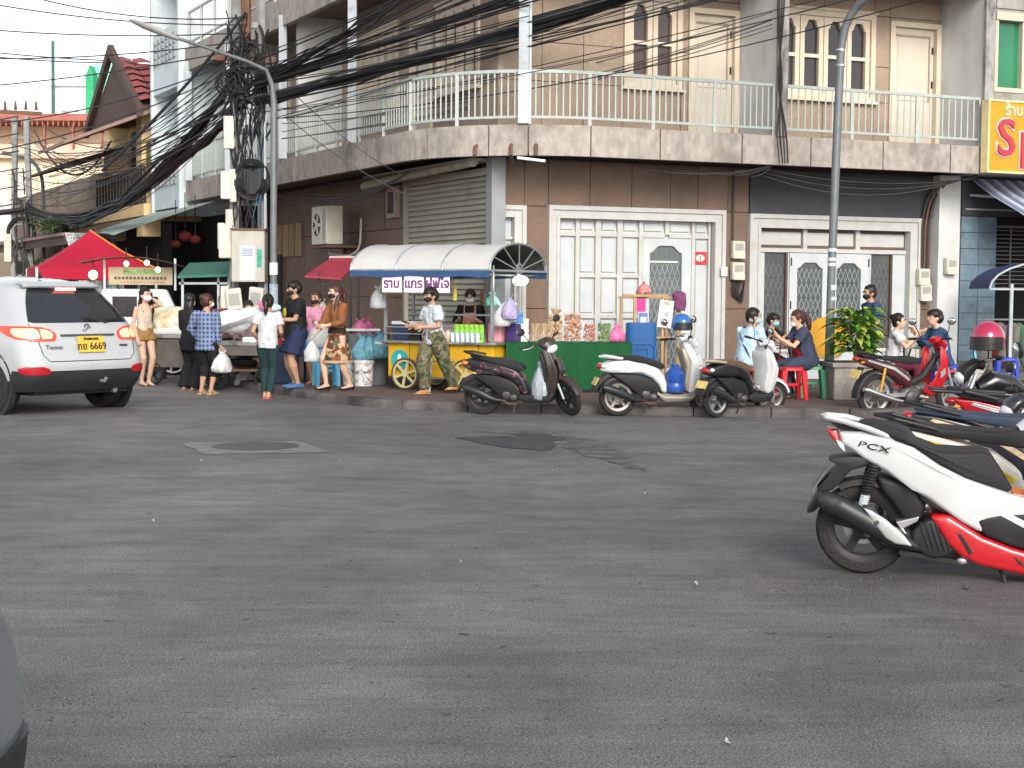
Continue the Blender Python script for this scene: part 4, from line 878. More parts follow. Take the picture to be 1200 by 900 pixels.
part('crossarm', MB().beam((-.6,0,6.75),(.6,0,6.7), .1), RUST, t); part('cable_coil', MB().sweep([Vector((.02+math.cos(a)*.38, -.15, 3.25+math.sin(a)*.4)) for a in [i*.3 for i in range(22)]], .06, n=6), CABLE, t); part('splice_box', MB().box((-.45,-.25,2.4),(-.25,-.1,3.2)), IVORY, t); part('splice_box', MB().box((.2,-.25,1.6),(.45,-.1,2.0)), IVORY, t)
tangle(None, (2.5,5.2), 16, .03, 21, CABLE2, 'hanging_cable', t)
for i in range(4): part('insulator', MB().sweep([(-.45+i*.3,0,6.8),(-.45+i*.3,0,7.05)], [.06,.03], n=6), RUST, t)
t = thing('far_street_lamp', 'thin distant curved street lamp beside far utility pole', 'street lamp', (fx(52,46), 46, 0))
part('pole', MB().sweep(smooth_path(resample([Vector((0,0,0)), Vector((0,0,5.0)), Vector((-.3,0,5.5)), Vector((-1.2,0,5.65))], .2), 3), .06, n=6), POLEG, t)
# ------------------------------------------------------------------ cables
def cable(p, q, sag, r, mt=CABLE, label='thin black cable strung from the utility pole across the balcony', group='cables over the balcony', wob=0, n=22, name='overhead_cable', seed=0):
    rnd = random.Random(seed); P = []; p, q = Vector(p), Vector(q)
    for i in range(n+1):
        t = i/n; v = p.lerp(q, t)-Vector((0,0,sag*4*t*(1-t)))
        if wob and 0 < i < n: v += Vector((rnd.gauss(0,wob), rnd.gauss(0,wob), rnd.gauss(0,wob)))
        P.append(v)
    return solo(name, MB().sweep(P, r, n=5), mt, label, 'cable', group, smooth=True)
def bundle(p, q, sag, k, r, spread, seed, label, group, mt=CABLE):
    rnd = random.Random(seed); t = thing('cable_bundle', label, 'cable bundle', p, group=group); p, q = Vector(p), Vector(q)
    for j in range(k):
        o = [Vector((rnd.gauss(0,spread), rnd.gauss(0,spread), rnd.gauss(0,spread))) for _ in range(9)]; P = []
        sg2 = sag*rnd.uniform(.93,1.07)
        for i in range(33):
            u = i/32; a = u*8; i0 = min(7, int(a)); off = o[i0].lerp(o[i0+1], a-i0)
            P.append(p.lerp(q, u)-Vector((0,0,sg2*4*u*(1-u)))+off-p)
        part('strand', MB().sweep(P, r*rnd.uniform(.6,1.2), n=5), mt, t, smooth=True)
    return t
E = lambda x, y, d: AT(x, y, d)
PT = pole_p
bundle(E(312,118,26.1), E(1300,-190,20), .12, 16, .026, .05, 1, 'thickest twisted black cable bundle crossing the rounded balcony', None)
bundle(E(300,100,26.1), E(1250,-265,20), .15, 12, .02, .035, 2, 'upper black cable bundle above the thickest one', None)
bundle(E(300,95,26.1), E(560,-60,23), .1, 9, .016, .04, 3, 'topmost black cable bundle climbing steeply from the pole', None)
rnd = random.Random(11)
for k in range(20):
    y0 = rnd.uniform(80,150); x1 = 1300; y1 = y0-rnd.uniform(205,345); mt = CABLE if rnd.random() < .7 else CABLE2
    cable(E(rnd.uniform(285,320), y0, 26.1), E(x1, y1, 20+rnd.uniform(-.5,.5)), rnd.uniform(.05,.4), rnd.uniform(.006,.013), mt, seed=k)
for k in range(14):
    y0 = rnd.uniform(70,105)
    cable(E(rnd.uniform(280,310), y0, 26.1), E(620, y0-rnd.uniform(60,170), 23.5), rnd.uniform(.0,.12), rnd.uniform(.008,.016), CABLE, seed=k+50)
for k in range(5):
    cable(E(330, rnd.uniform(140,165), 26), E(905, rnd.uniform(20,40)-k*3, 24.7), rnd.uniform(.1,.35), .008, CABLE2, label='thin grey cable reaching from the pole to the white partition', group='cables to the partition', seed=k+80)
cable(E(340,140,26.0), E(480,230,25), .1, .008, CABLE2, label='slack thin cable drooping across the balcony rail above the food stalls', group='drooping cables', seed=3); cable(E(345,110,26.0), E(470,205,25.5), .1, .008, CABLE2, label='slack thin cable drooping across the balcony rail above the food stalls', group='drooping cables', seed=4)
FP = Vector((fx(27,45), 44.8, 0))
bundle(E(282,82,26.2), FP+Vector((.2,0,3.95)), 1.25, 14, .03, .05, 4, 'upper thick black bundle sagging to the far pole', None)
bundle(E(288,118,26.2), FP+Vector((.3,0,3.9)), .85, 14, .03, .05, 5, 'lower thick black bundle sagging to the far pole', None)
for k in range(30):
    y0 = rnd.uniform(70,140); tgt = Vector((fx(rnd.uniform(10,60),45), 45, rnd.uniform(3.6,6.4)))
    cable(E(rnd.uniform(265,290), y0, 26.2), tgt, rnd.uniform(.1,1.3), rnd.uniform(.007,.014), CABLE if rnd.random() < .6 else CABLE2, label='thin cable strung along the side street to the far pole', group='cables along the side street', seed=100+k)
for k in range(7):
    cable(E(290, 20+k*9, 26.2), E(-120, -60+k*42, 24), rnd.uniform(.1,.5), .011, CABLE, label='thin cable running from the pole top out over the street', group='cables over the street', seed=150+k)
cable(E(288,15,26.2), E(120,200,23), .1, .026, CABLE, label='single thick cable slanting steeply down from the pole top', group=None, seed=5)
cable(E(-60,60,45), E(300,62,45), .3, .02, CABLE2, label='thin cable across the pale sky', group='sky cables'); cable(E(-60,55,45), E(300,70,45), .2, .02, CABLE2, label='thin cable across the pale sky', group='sky cables')
bundle(FP+Vector((0,0,3.9)), FP+Vector((-8,-12,2.6)), .3, 7, .03, .06, 8, 'short dark bundle dropping steeply from the far pole', None, CABLE2)
for k in range(6):
    cable(FP+Vector((0,0,6.6-k*.5)), FP+Vector((-9+k*.3,-10,4.2-k*.3)), .3, .02, CABLE2, label='thin cable leaving the far pole away from the corner building', group='far pole cables', seed=170+k)
cable(E(40,152,45), E(130,165,42), 1.1, .03, CABLE2, label='slack cable looping from far pole to the yellow house', group=None)
# wires beneath the balcony
for k in range(6):
    cable(bp(dist_at(902), -.2-.03*k, 3.66-.02*k), bp(dist_at(1150), -.2, 3.62+.02*k), .10+.05*k, .008, CABLE2 if k % 2 else CABLE, label='loose wire sagging beneath the balcony beside the shop sign', group='wires beneath the balcony', seed=200+k)
for k in range(4):
    cable(bp(dist_at(905), -.1, 3.7), bp(dist_at(760+40*k), -.4, 3.6), .12, .008, CABLE2, label='loose wire under the balcony edge by the partition', group='wires beneath the balcony middle', seed=210+k)
for k in range(4):
    cable(WL(1.2, .9, 3.6), WL(7+k*.6, .9, 3.55), .22+.05*k, .01, CABLE2, label='loose wire looping under the balcony above the air conditioner', group='wires above the air conditioner', seed=220+k)
for k in range(4):
    P_ = [bp(dist_at(903+k*3), .06, 7.2), bp(dist_at(901+k*2.5), .08, 6.0), bp(dist_at(909-k*2), .07, 5.0), bp(dist_at(902+k*4), .08, 4.2), bp(dist_at(906+k*3), .1, 3.72)]
    solo('down_cable', MB().sweep(smooth_path(resample(P_, .15), 2), .010+.003*(k%2), n=5), CABLE, 'black cable running down the edge of the white partition', 'cable', 'cables down the partition', smooth=True)
# ------------------------------------------------------------------ people
SKIN = mat('skin_tan', (.42,.25,.165), .55, var=.08, vs=12); SKIN2 = mat('skin_light', (.55,.36,.26), .55, var=.08, vs=12)
HAIR = mat('black_hair', (.014,.011,.010), .42, var=.3, vs=60, stretch=(1,1,.15)); HAIRB = mat('brown_hair', (.055,.022,.016), .45, var=.3, vs=60, stretch=(1,1,.15))
MASKW = mat('white_mask', (.72,.75,.77), .8, var=.04); MASKB = mat('black_mask', (.018,.018,.02), .8); MASKC = mat('cyan_mask', (.25,.55,.66), .8)
from mathutils import noise as _nz
def wrinkle(o, amp, freq, sq=(1,1,1), seed=0):
    me = o.data; off = Vector((seed*3.1, seed*1.7, seed*.9)); ns = [v.normal.copy() for v in me.vertices]
    for v, n in zip(me.vertices, ns):
        q = Vector((v.co.x*sq[0], v.co.y*sq[1], v.co.z*sq[2]))*freq+off
        v.co += n*(amp*(_nz.noise(q)+.5*_nz.noise(q*2.3)))
    me.update()
WSEED = [0]
def ik(a, c, l1, l2, bend):
    a, c, bend = Vector(a), Vector(c), Vector(bend); d = c-a; D = d.length
    if D > (l1+l2)*.995: c = a+d.normalized()*(l1+l2)*.995; d = c-a; D = d.length
    x = (l1*l1-l2*l2+D*D)/(2*D); h = math.sqrt(max(0, l1*l1-x*x)); u = d.normalized(); b = bend-u*bend.dot(u)
    b = b.normalized() if b.length > 1e-6 else u.orthogonal().normalized()
    return a+u*x+b*h, c
def person(label, base, face, h=1.6, w=1.0, top=None, bottom=None, hair=('short', None), mask=None, shoes=None, pelvis=None, lean=(0,0), handL=None, handR=None, footL=None, footR=None,
           kneeL=None, kneeR=None, elbL=None, elbR=None, yaw=0, nod=0, skin=None, group=None, legs=True, curl=.5, straps=None, extra_fn=None):
    skin = skin or SKIN; t = thing('person', label, 'person', base, R_(face), group)
    P = Vector(pelvis) if pelvis else Vector((0, 0, .525*h))
    up = Vector((lean[0], lean[1], 1)).normalized(); lat = Vector((1,0,0)); lat = (lat-up*lat.dot(up)).normalized(); fwd = lat.cross(up)*-1
    fwd = up.cross(lat)*-1            # faces -Y at rest
    S = P+up*.285*h; hw = .098*h*w
    SL, SR = S+lat*hw-up*.012*h, S-lat*hw-up*.012*h; HL, HR = P+Vector((.052*h,0,-.01*h)), P-Vector((.052*h,0,.01*h))
    ua, fa, th, sh = .172*h, .150*h, .245*h, .245*h
    hl = Vector(handL) if handL else SL+Vector((.035*h,.0,-.318*h)); hr = Vector(handR) if handR else SR+Vector((-.035*h,.0,-.318*h))
    eL, hl = ik(SL, hl, ua, fa, elbL or (.3,.6,-.5)); eR, hr = ik(SR, hr, ua, fa, elbR or (-.3,.6,-.5))
    fl = Vector(footL) if footL else Vector((.055*h,.01,.045*h)); fr = Vector(footR) if footR else Vector((-.055*h,.01,.045*h))
    kL, fl = ik(HL, fl, th, sh, kneeL or (.1,-1,.1)); kR, fr = ik(HR, fr, th, sh, kneeR or (-.1,-1,.1))
    hy = R_(yaw); Hd = Matrix.Rotation(hy, 3, 'Z') @ Matrix.Rotation(R_(-nod), 3, 'X') @ Matrix.Diagonal((1.09,1.09,1.07))
    nk = S+up*.01*h; hc = S+up*.045*h+Vector((0,-.012*h,.062*h)) + (Hd @ Vector((0,-.008*h,0)))
    def hp(x, y, z): return hc+Hd @ Vector((x*h, y*h, z*h))
    # ---- skin
    b = MB()
    b.sweep([P-up*.06*h, P, P+up*.09*h, P+up*.19*h, P+up*.26*h, S+up*.015*h], [(.085*h*w,.06*h*w),(.095*h*w,.068*h*w),(.078*h*w,.056*h*w),(.088*h*w,.062*h*w),(.085*h*w,.05*h),(.035*h,.033*h)], side=lat, n=16)
    b.sweep([nk-up*.02*h, hc-Vector((0,0,.03*h))], [.036*h*(.85+.15*w),.031*h], n=12)
    for s_, e, hh in ((SL, eL, hl), (SR, eR, hr)):
        b.sweep([s_, s_.lerp(e,.25), s_.lerp(e,.6), e, e.lerp(hh,.3), e.lerp(hh,.8), hh], [.028*h*w,.029*h*w,.026*h*w,.022*h,.0225*h,.017*h,.014*h], n=10)
    if legs:
        for j, k, f in ((HL, kL, fl), (HR, kR, fr)):
            b.sweep([j, j.lerp(k,.3), j.lerp(k,.75), k, k.lerp(f,.3), k.lerp(f,.75), f], [.055*h*w,.053*h*w,.040*h*w,.034*h,.036*h*w,.024*h,.020*h], n=12)
            fd = Vector((0,-1,0)); b.sweep([f+Vector((0,.03*h,-.018*h)), f+Vector((0,-.01*h,-.015*h)), f+fd*.06*h-Vector((0,0,.027*h)), f+fd*.105*h-Vector((0,0,.033*h))], [(.02*h,.022*h),(.022*h,.024*h),(.026*h,.014*h),(.02*h,.009*h)], side=(1,0,0), n=10)
    hx = MB(); 
    b.ell(hc, (.046*h,.056*h,.062*h), 16, 12, Hd); b.ell(hp(0,-.014,-.038), (.036*h,.040*h,.036*h), 14, 10, Hd)
    b.ell(hp(0,-.056,-.012), (.0085*h,.011*h,.016*h), 8, 6, Hd)                    # nose
    for sx in (-1, 1): b.ell(hp(.047*sx,.004,-.012), (.006*h,.012*h,.018*h), 8, 6, Hd)    # ears
    fing = MB()
    for side, e, hh in ((1, eL, hl), (-1, eR, hr)):
        d = (hh-e).normalized(); a = Vector((side*.3,-.2,0)); a = (lat*side*.2+fwd).cross(d); a = a.normalized() if a.length > .1 else lat; n_ = d.cross(a)
        pc = hh+d*.028*h; b.sweep([hh-d*.01*h, hh+d*.02*h, hh+d*.05*h], [(.014*h,.012*h),(.024*h,.011*h),(.023*h,.009*h)], side=a, n=10)
        for i in range(4):
            o = hh+d*.046*h+a*((i-1.5)*.0115*h); L_ = h*(.040,.047,.044,.035)[i]; cv = n_*curl*.03*h
            fing.sweep([o-d*.01*h, o+d*L_*.45+cv*.2, o+d*L_*.8+cv*.7, o+d*L_*.95+cv*1.2], [.0058*h,.0055*h,.005*h,.004*h], n=6)
        o = hh+d*.012*h+a*.02*h*side; fing.sweep([o, o+d*.02*h+a*.014*h*side+n_*.006*h, o+d*.04*h+a*.018*h*side+n_*.012*h], [.0065*h,.006*h,.005*h], n=6)
    body = part('body', b, skin, t, remesh=.0115, sm=4, smooth=True, angle=180, extra=fing)
    body.data.polygons.foreach_set('use_smooth', [True]*len(body.data.polygons))
    for sx in (-1, 1):
        part('eye', MB().ell(hp(.019*sx,-.0515,.004), (.0075*h,.004*h,.004*h), 8, 6, Hd), mat('eye_dark', (.02,.015,.012), .2), t, smooth=True)
        part('eyebrow', MB().sweep([hp(.009*sx,-.0565,.0155), hp(.019*sx,-.0555,.0185), hp(.029*sx,-.0495,.0155)], [(.004*h,.0022*h)]*3, n=6), HAIR, t)
    if not mask: part('mouth', MB().ell(hp(0,-.0535,-.043), (.012*h,.004*h,.0035*h), 10, 6, Hd), mat('lips', (.33,.13,.11), .5), t, smooth=True)
    # ---- hair
    kind, hm = hair; hm = hm or HAIR; m = MB()
    if kind:
        m.ell(hp(0,.010,.014), (.053*h,.060*h,.060*h), 16, 12, Hd); m.ell(hp(0,.022,-.008), (.050*h,.045*h,.052*h), 14, 10, Hd)
        cut = MB()
        if kind == 'long': m.sweep([hp(0,.03,.0), hp(0,.045,-.06), hp(.0,.052,-.14), hp(.0,.05,-.235)], [(.05*h,.035*h),(.055*h,.032*h),(.056*h,.026*h),(.035*h,.012*h)], side=Hd @ lat, n=14)
        if kind == 'longfront': 
            m.sweep([hp(.0,.03,.0), hp(.0,.042,-.08), hp(0,.045,-.20), hp(0,.04,-.28)], [(.05*h,.035*h),(.055*h,.03*h),(.045*h,.026*h),(.02*h,.012*h)], side=Hd @ lat, n=14)
            m.sweep([hp(.045,-.005,.02), hp(.052,-.01,-.06), hp(.05,-.035,-.15), hp(.045,-.03,-.27)], [(.015*h,.02*h),(.02*h,.02*h),(.024*h,.02*h),(.012*h,.01*h)], n=10)
        if kind == 'pony': m.ell(hp(0,.068,.012), (.024*h,.02*h,.02*h)); m.sweep([hp(0,.065,.012), hp(0,.085,-.02), hp(0,.085,-.08), hp(0,.075,-.13)], [.018*h,.025*h,.023*h,.01*h], n=10)
        if kind == 'bun': m.ell(hp(0,.06,.035), (.028*h,.026*h,.026*h))
        if kind == 'bowl': m.ell(hp(0,-.004,.024), (.058*h,.062*h,.046*h), 16, 12, Hd); m.ell(hp(0,.03,.0), (.056*h,.046*h,.05*h), 16, 10, Hd)
        ho = part('hair', m, hm, t, remesh=.009, sm=3, smooth=True, angle=180)
        # fringe line: keep hair off the face
        if kind not in ('wrapped',):
            me = ho.data; bm = bmesh.new(); bm.from_mesh(me); Hi = Hd.inverted()
            kill = [v for v in bm.verts if (lambda q: q.y < -.028*h and q.z < .028*h-(.0 if kind != 'bowl' else .012*h) and abs(q.x) < .047*h)(Hi @ (v.co-hc))]
            bmesh.ops.delete(bm, geom=kill, context='VERTS'); bm.to_mesh(me); bm.free()
            me.polygons.foreach_set('use_smooth', [True]*len(me.polygons))
        WSEED[0] += 1; wrinkle(ho, .0065*h*.7, 26, (1,1,.3), WSEED[0])
    if mask:
        mk = part('face_mask', MB().ell(hp(0,-.026,-.030), (.041*h,.039*h,.031*h), 14, 10, Hd), mask, t, smooth=True)
        for sx in (-1, 1): part('ear_loop', MB().sweep([hp(.036*sx,-.034,-.018), hp(.047*sx,-.01,-.006), hp(.05*sx,.008,-.004)], .0025*h, n=5), mask, mk)
    # ---- clothes
    if top:
        m = MB(); o = .008*h*top.get('loose', 1.0); zb = top.get('len', -.04); k = w*top.get('wide', 1.0)
        bw = .099*h*k+o if zb < .02 else .086*h*k+o
        sect = [(P+up*zb*h, (bw, .072*h*k+o)), (P+up*(zb*.4+.06)*h, (.092*h*k+o, .066*h*k+o)), (P+up*.13*h, (.085*h*k+o, .062*h*k+o)), (P+up*.2*h, (.09*h*k+o, .064*h*k+o)), (P+up*.255*h, (.094*h*k, .054*h*k+o))]
        if not top.get('tank'): sect += [(S-up*.005*h, (.075*h, .044*h)), (S+up*.014*h, (.04*h, .040*h))]
        else: sect = sect[:-1]+[(P+up*.235*h, (.088*h*k+o*.5, .06*h*k+o*.5))]
        m.sweep([s[0] for s in sect], [s[1] for s in sect], side=lat, n=20)
        sl = top.get('sleeve', .35)
        if sl > 0:
            for s_, e, hh in ((SL, eL, hl), (SR, eR, hr)):
                q = min(1, sl/.52); pts = [s_-up*.004*h+(S-s_)*.35, s_, s_.lerp(e, .5*q), s_.lerp(e, q)]; rs = [.03*h*w, .033*h*w+o, .033*h*w+o, .032*h*w+o]
                if sl > .52:
                    q2 = (sl-.52)/.48; pts += [e.lerp(hh, .5*q2), e.lerp(hh, q2)]; rs[-1] = .029*h*w+o*.6; rs += [.027*h*w+o*.5, .021*h+o*.6]
                m.sweep(pts, rs, n=12)
        to = part(top.get('name', 'shirt'), m, top['mat'], t, remesh=.011, sm=3, smooth=True, angle=180)
        WSEED[0] += 1; wrinkle(to, .016*h*.6*(.6+.4*top.get('loose', 1.0)), 8, (1,1,.75), WSEED[0])
        if top.get('tank'):
            for sx in (-1, 1): part('strap', MB().sweep([P+up*.225*h+lat*.045*h*sx+fwd*.062*h, S+lat*.05*h*sx+up*.008*h+fwd*.012*h, P+up*.225*h+lat*.045*h*sx-fwd*.06*h], [(.012*h,.004*h)]*3, n=6), top['mat'], to)
        if top.get('apron'):
            am = top['apron']; A_ = MB()
            A_.loft([[P+up*z*h+lat*(x*(wd))*h+fwd*((.076+top.get('loose',1)*.012)*w*math.sqrt(max(0,1-(x*wd/.125)**2))+.006)*h for x in (-1,-.6,-.2,.2,.6,1)] for z, wd in ((-.14,.085),(-.05,.095),(.06,.09),(.15,.07),(.22,.06))], closed=False, caps=False)
            ap = part('apron', A_, am, t, smooth=True)
            for sx in (-1, 1): part('apron_strap', MB().sweep([P+up*.21*h+lat*.055*h*sx+fwd*.078*h, S+lat*.055*h*sx+up*.012*h+fwd*.02*h, S+lat*.045*h*sx-up*.02*h-fwd*.05*h], [(.012*h,.004*h)]*3, n=6), am, ap)
        if top.get('logo'): 
            lm, z, s = top['logo']; q = P+up*z*h+fwd*(.078*w+.012)*h; part('shirt_print', MB().ell(q, (s*h,.012*h,s*h*.9), 10, 8), lm, to, smooth=True)
    if bottom:
        m = MB(); o = .007*h*bottom.get('loose', 1.0); kd = bottom['kind']
        if kd == 'skirt':
            hz = bottom.get('hem', .3)*h; c_ = (fl+fr)/2; hemc = Vector(((P.x+c_.x)/2, (P.y*1+c_.y)/2, hz)); fw = bottom.get('flare', .105)
            spd = abs(fl.y-fr.y)*.36
            pts = [P+up*.07*h, P+up*.0, P.lerp(hemc, .5), hemc]; m.sweep(pts, [(.082*h*w,.058*h*w),(.103*h*w,.076*h*w),(.103*h*w,.078*h*w+spd*.5),(fw*h,.075*h+spd)], side=lat, n=24)
        else:
            m.sweep([P+up*.065*h, P, P-up*.055*h], [(.082*h*w+o,.058*h*w+o),(.097*h*w+o,.07*h*w+o),(.09*h*w+o,.066*h*w+o)], side=lat, n=18)
            fr_ = bottom.get('len', 1.0)
            for j, k, f in ((HL, kL, fl), (HR, kR, fr)):
                q = min(1, fr_/.5); pts = [j, j.lerp(k,.3*q), j.lerp(k, .75*q), j.lerp(k, q)]; ex = bottom.get('flare', 0)*h
                rs = [.058*h*w+o, .058*h*w+o, (.047*h*w+o) if fr_ > .5 else .056*h*w+o, (.040*h*w+o*1.2) if fr_ > .5 else .058*h*w+o+ex]
                if fr_ > .5:
                    q2 = (fr_-.5)/.5; f2 = f-Vector((0,0,.018*h)); pts += [k.lerp(f2, .4*q2), k.lerp(f2, .8*q2), k.lerp(f2, q2)]; rs += [.039*h*w+o*1.2+ex*.3, .032*h+o*1.4+ex*.8, .030*h+o*1.6+ex]
                m.sweep(pts, rs, n=14)
        bo = part(kd, m, bottom['mat'], t, remesh=.011, sm=3, smooth=True, angle=180)
        WSEED[0] += 1; wrinkle(bo, .011*h*.6*(.6+.4*bottom.get('loose', 1.0)), 8, (1,1,.6) if kd != 'skirt' else (1.3,1.3,.25), WSEED[0])
        if kd == 'skirt' and bottom.get('band'):
            part('hem_band', MB().sweep([hemc-Vector((0,0,.012*h)), hemc+Vector((0,0,.012*h))], [(fw*h+.006*h,.081*h+spd)]*2, side=lat, n=24, caps=False), bottom['band'], bo, smooth=True)
    if shoes:
        sk, sm_ = shoes
        for f in (fl, fr):
            s = MB(); g = f-Vector((0,0,.045*h))
            if sk == 'heel':
                s.sweep([f+Vector((0,.038*h,-.02*h)), f+Vector((0,.0,-.028*h)), f+Vector((0,-.06*h,-.036*h)), f+Vector((0,-.12*h,-.039*h))], [(.02*h,.02*h),(.022*h,.014*h),(.027*h,.012*h),(.012*h,.007*h)], side=(1,0,0), n=12)
                s.sweep([f+Vector((0,.03*h,-.025*h)), f+Vector((0,.03*h,-.06*h))], [.012*h,.009*h], n=8)
            elif sk == 'flipflop':
                s.sweep([f+Vector((0,.045*h,-.041*h)), f+Vector((0,-.02*h,-.041*h)), f+Vector((0,-.07*h,-.041*h)), f+Vector((0,-.12*h,-.041*h))], [(.024*h,.006*h),(.025*h,.006*h),(.030*h,.006*h),(.02*h,.006*h)], side=(1,0,0), n=12)
                s.sweep([f+Vector((-.026*h,-.02*h,-.034*h)), f+Vector((0,-.06*h,-.006*h)), f+Vector((.026*h,-.02*h,-.034*h))], .005*h, n=6)
            else:
                s.sweep([f+Vector((0,.045*h,-.022*h)), f+Vector((0,.0,-.016*h)), f+Vector((0,-.06*h,-.024*h)), f+Vector((0,-.125*h,-.03*h))], [(.024*h,.024*h),(.027*h,.028*h),(.032*h,.02*h),(.022*h,.013*h)], side=(1,0,0), n=12)
            part('shoe', s, sm_, t, smooth=True)
    t['_h'] = h; 
    info = dict(hl=hl, hr=hr, S=S, P=P, hc=hc, t=t, base=Vector(base), rz=R_(face), SL=SL, SR=SR, eL=eL, eR=eR)
    info['w'] = lambda v: Vector(base)+Matrix.Rotation(R_(face), 3, 'Z') @ Vector(v)
    del t['_h']
    return info
def cloth(name, c, **k): return mat(name, c, k.pop('rough', .85), var=k.pop('var', .15), vs=k.pop('vs', 8), bump=.5, bs=11, spec=.15, **k)
def plaid(name, base, lines, scale=11, white=(.5,.5,.55), rot=0):
    m = bpy.data.materials.new(name); MATS[name] = m; m.use_nodes = True; N, L, b = nodes_of(m); b.inputs['Roughness'].default_value = .9
    tc = N.new('ShaderNodeTexCoord'); c = N.new('ShaderNodeRGB'); c.outputs[0].default_value = (*base, 1); c = c.outputs[0]
    for ax, sc, th, col, f in ((Vector((1,.45,0)), scale, .62, lines, .8), (Vector((0,0,1)), scale, .62, lines, .8), (Vector((1,.45,0)), scale*1.0, .9, white, .55), (Vector((0,.0,1)), scale*1.0, .9, white, .55)):
        d = N.new('ShaderNodeVectorMath'); d.operation = 'DOT_PRODUCT'; d.inputs[1].default_value = ax*sc; L.new(tc.outputs['Object'], d.inputs[0])
        fr = N.new('ShaderNodeMath'); fr.operation = 'FRACT'; L.new(d.outputs['Value'], fr.inputs[0]); g = N.new('ShaderNodeMath'); g.operation = 'GREATER_THAN'; g.inputs[1].default_value = th; L.new(fr.outputs[0], g.inputs[0])
        ml = N.new('ShaderNodeMath'); ml.operation = 'MULTIPLY'; ml.inputs[1].default_value = f; L.new(g.outputs[0], ml.inputs[0])
        mx = N.new('ShaderNodeMix'); mx.data_type = 'RGBA'; L.new(ml.outputs[0], mx.inputs[0]); L.new(c, mx.inputs[6]); mx.inputs[7].default_value = (*col, 1); c = mx.outputs[2]
    L.new(c, b.inputs['Base Color']); return m
BLK = cloth('black_cloth', (.016,.016,.018)); NAVY = cloth('navy_cloth', (.022,.032,.07)); DGRN = cloth('dark_green_cloth', (.018,.04,.042))
WTEE = cloth('white_tee', (.48,.49,.5), var=.08); PLAID = plaid('blue_plaid', (.045,.07,.17), (.16,.24,.38), 15, (.36,.34,.42))
CAMO = ramp_mat('camouflage', 'noise', [(0,(.035,.045,.022)),(.42,(.10,.105,.05)),(.52,(.18,.155,.095)),(.58,(.05,.035,.022)),(.63,(.09,.10,.045))], scale=9, detail=2, rough=.9)
TIE = ramp_mat('tie_dye', 'noise', [(0,(.24,.42,.62)),(.42,(.33,.50,.68)),(.5,(.52,.64,.74)),(.58,(.36,.52,.7)),(.7,(.3,.44,.64))], scale=11, const=False, rough=.9)
SKIRT = ramp_mat('printed_skirt', 'voronoi', [(0,(.10,.03,.015)),(.25,(.32,.2,.1)),(.42,(.05,.02,.015)),(.58,(.42,.32,.2)),(.74,(.2,.07,.03)),(.88,(.07,.09,.03))], scale=17, rough=.85)
PRINTW = ramp_mat('white_printed_tee', 'noise', [(0,(.46,.50,.53)),(.50,(.42,.46,.5)),(.57,(.25,.33,.37)),(.63,(.46,.5,.53))], scale=10, rough=.9)
PINK = cloth('pink_cloth', (.55,.24,.35)); BEIGE = cloth('beige_top', (.52,.44,.34)); OLIVE = cloth('tan_shorts', (.27,.155,.055)); BRCARD = cloth('brown_cardigan', (.21,.082,.035)); DBR = cloth('dark_brown_cloth', (.035,.02,.015))
APR = cloth('pink_apron', (.5,.25,.2)); REDA = cloth('red_apron', (.34,.015,.03)); BLUESH = cloth('denim_blue_shirt', (.03,.065,.14)); NAVYTEE = cloth('dusty_navy_tee', (.045,.055,.095)); GREYJ = ramp_mat('pale_patterned_trousers', 'noise', [(0,(.45,.46,.48)),(.5,(.55,.55,.56)),(.56,(.2,.2,.24))], scale=14)
def gp(x, y, z=0.0): return G(x, y, z)
# girl on the phone by the car
i1 = person('barefoot young woman with long black hair in beige top and tan shorts phoning', gp(170,452), 42, 1.66, .86, top=dict(mat=BEIGE, tank=True, sleeve=0, len=.03, loose=.6), bottom=dict(kind='shorts', mat=OLIVE, len=.14, loose=1.6, flare=.008), hair=('longfront', None), mask=MASKW, skin=SKIN2,
   handL=(.11,-.06,1.46), elbL=(.35,-.5,-1), handR=(-.17,-.06,.82), yaw=12, footL=(.05,-.03,.075), footR=(-.05,.03,.075))
q = i1['hl']; wpart('phone', MB().beam(i1['w'](q+Vector((-.012,-.02,-.03))), i1['w'](q+Vector((-.012,-.01,.10))), .07, .012), BLACK, i1['t'])
i2 = person('woman all in black with long hair and wide trousers at steel cart', gp(222,457), 150, 1.57, .95, top=dict(mat=BLK, sleeve=.98, len=-.12, loose=1.3), bottom=dict(kind='trousers', mat=BLK, len=1.0, loose=1.6, flare=.03), hair=('long', None), mask=MASKW, skin=SKIN2, shoes=('flipflop', mat('pinkish_sole', (.42,.25,.2), .7)), handL=(.12,-.28,.95), handR=(-.1,-.3,.95), yaw=25)
i3 = person('woman in blue plaid shirt and black cropped trousers carrying a plastic bag', gp(242,462), 158, 1.57, 1.03, top=dict(mat=PLAID, sleeve=.97, len=-.09, loose=1.7), bottom=dict(kind='trousers', mat=BLK, len=.72, loose=1.4), hair=('bun', HAIRB), mask=MASKW, shoes=('flipflop', mat('yellow_sole', (.55,.42,.18), .7)), handR=(.0,-.0,0) and (-.24,-.04,.70), handL=(.02,-.02,0) and (.19,-.1,.82), elbL=(1,.4,-.2), yaw=-22)
i4 = person('woman with ponytail in white tee and dark green trousers', gp(314,467), 176, 1.57, .92, top=dict(mat=ramp_mat('dotted_white_tee', 'voronoi', [(0,(.48,.49,.51)),(.7,(.36,.38,.43)),(.8,(.48,.49,.51))], scale=34), sleeve=.3, len=-.045, loose=1.4), bottom=dict(kind='trousers', mat=DGRN, len=.93, loose=.5), hair=('pony', None), shoes=('flipflop', mat('red_sole', (.5,.09,.08), .7)), handL=(.18,-.14,.86), handR=(-.15,-.22,.92), footL=(.045,-.02,.07), footR=(-.02,.05,.07), nod=-10)
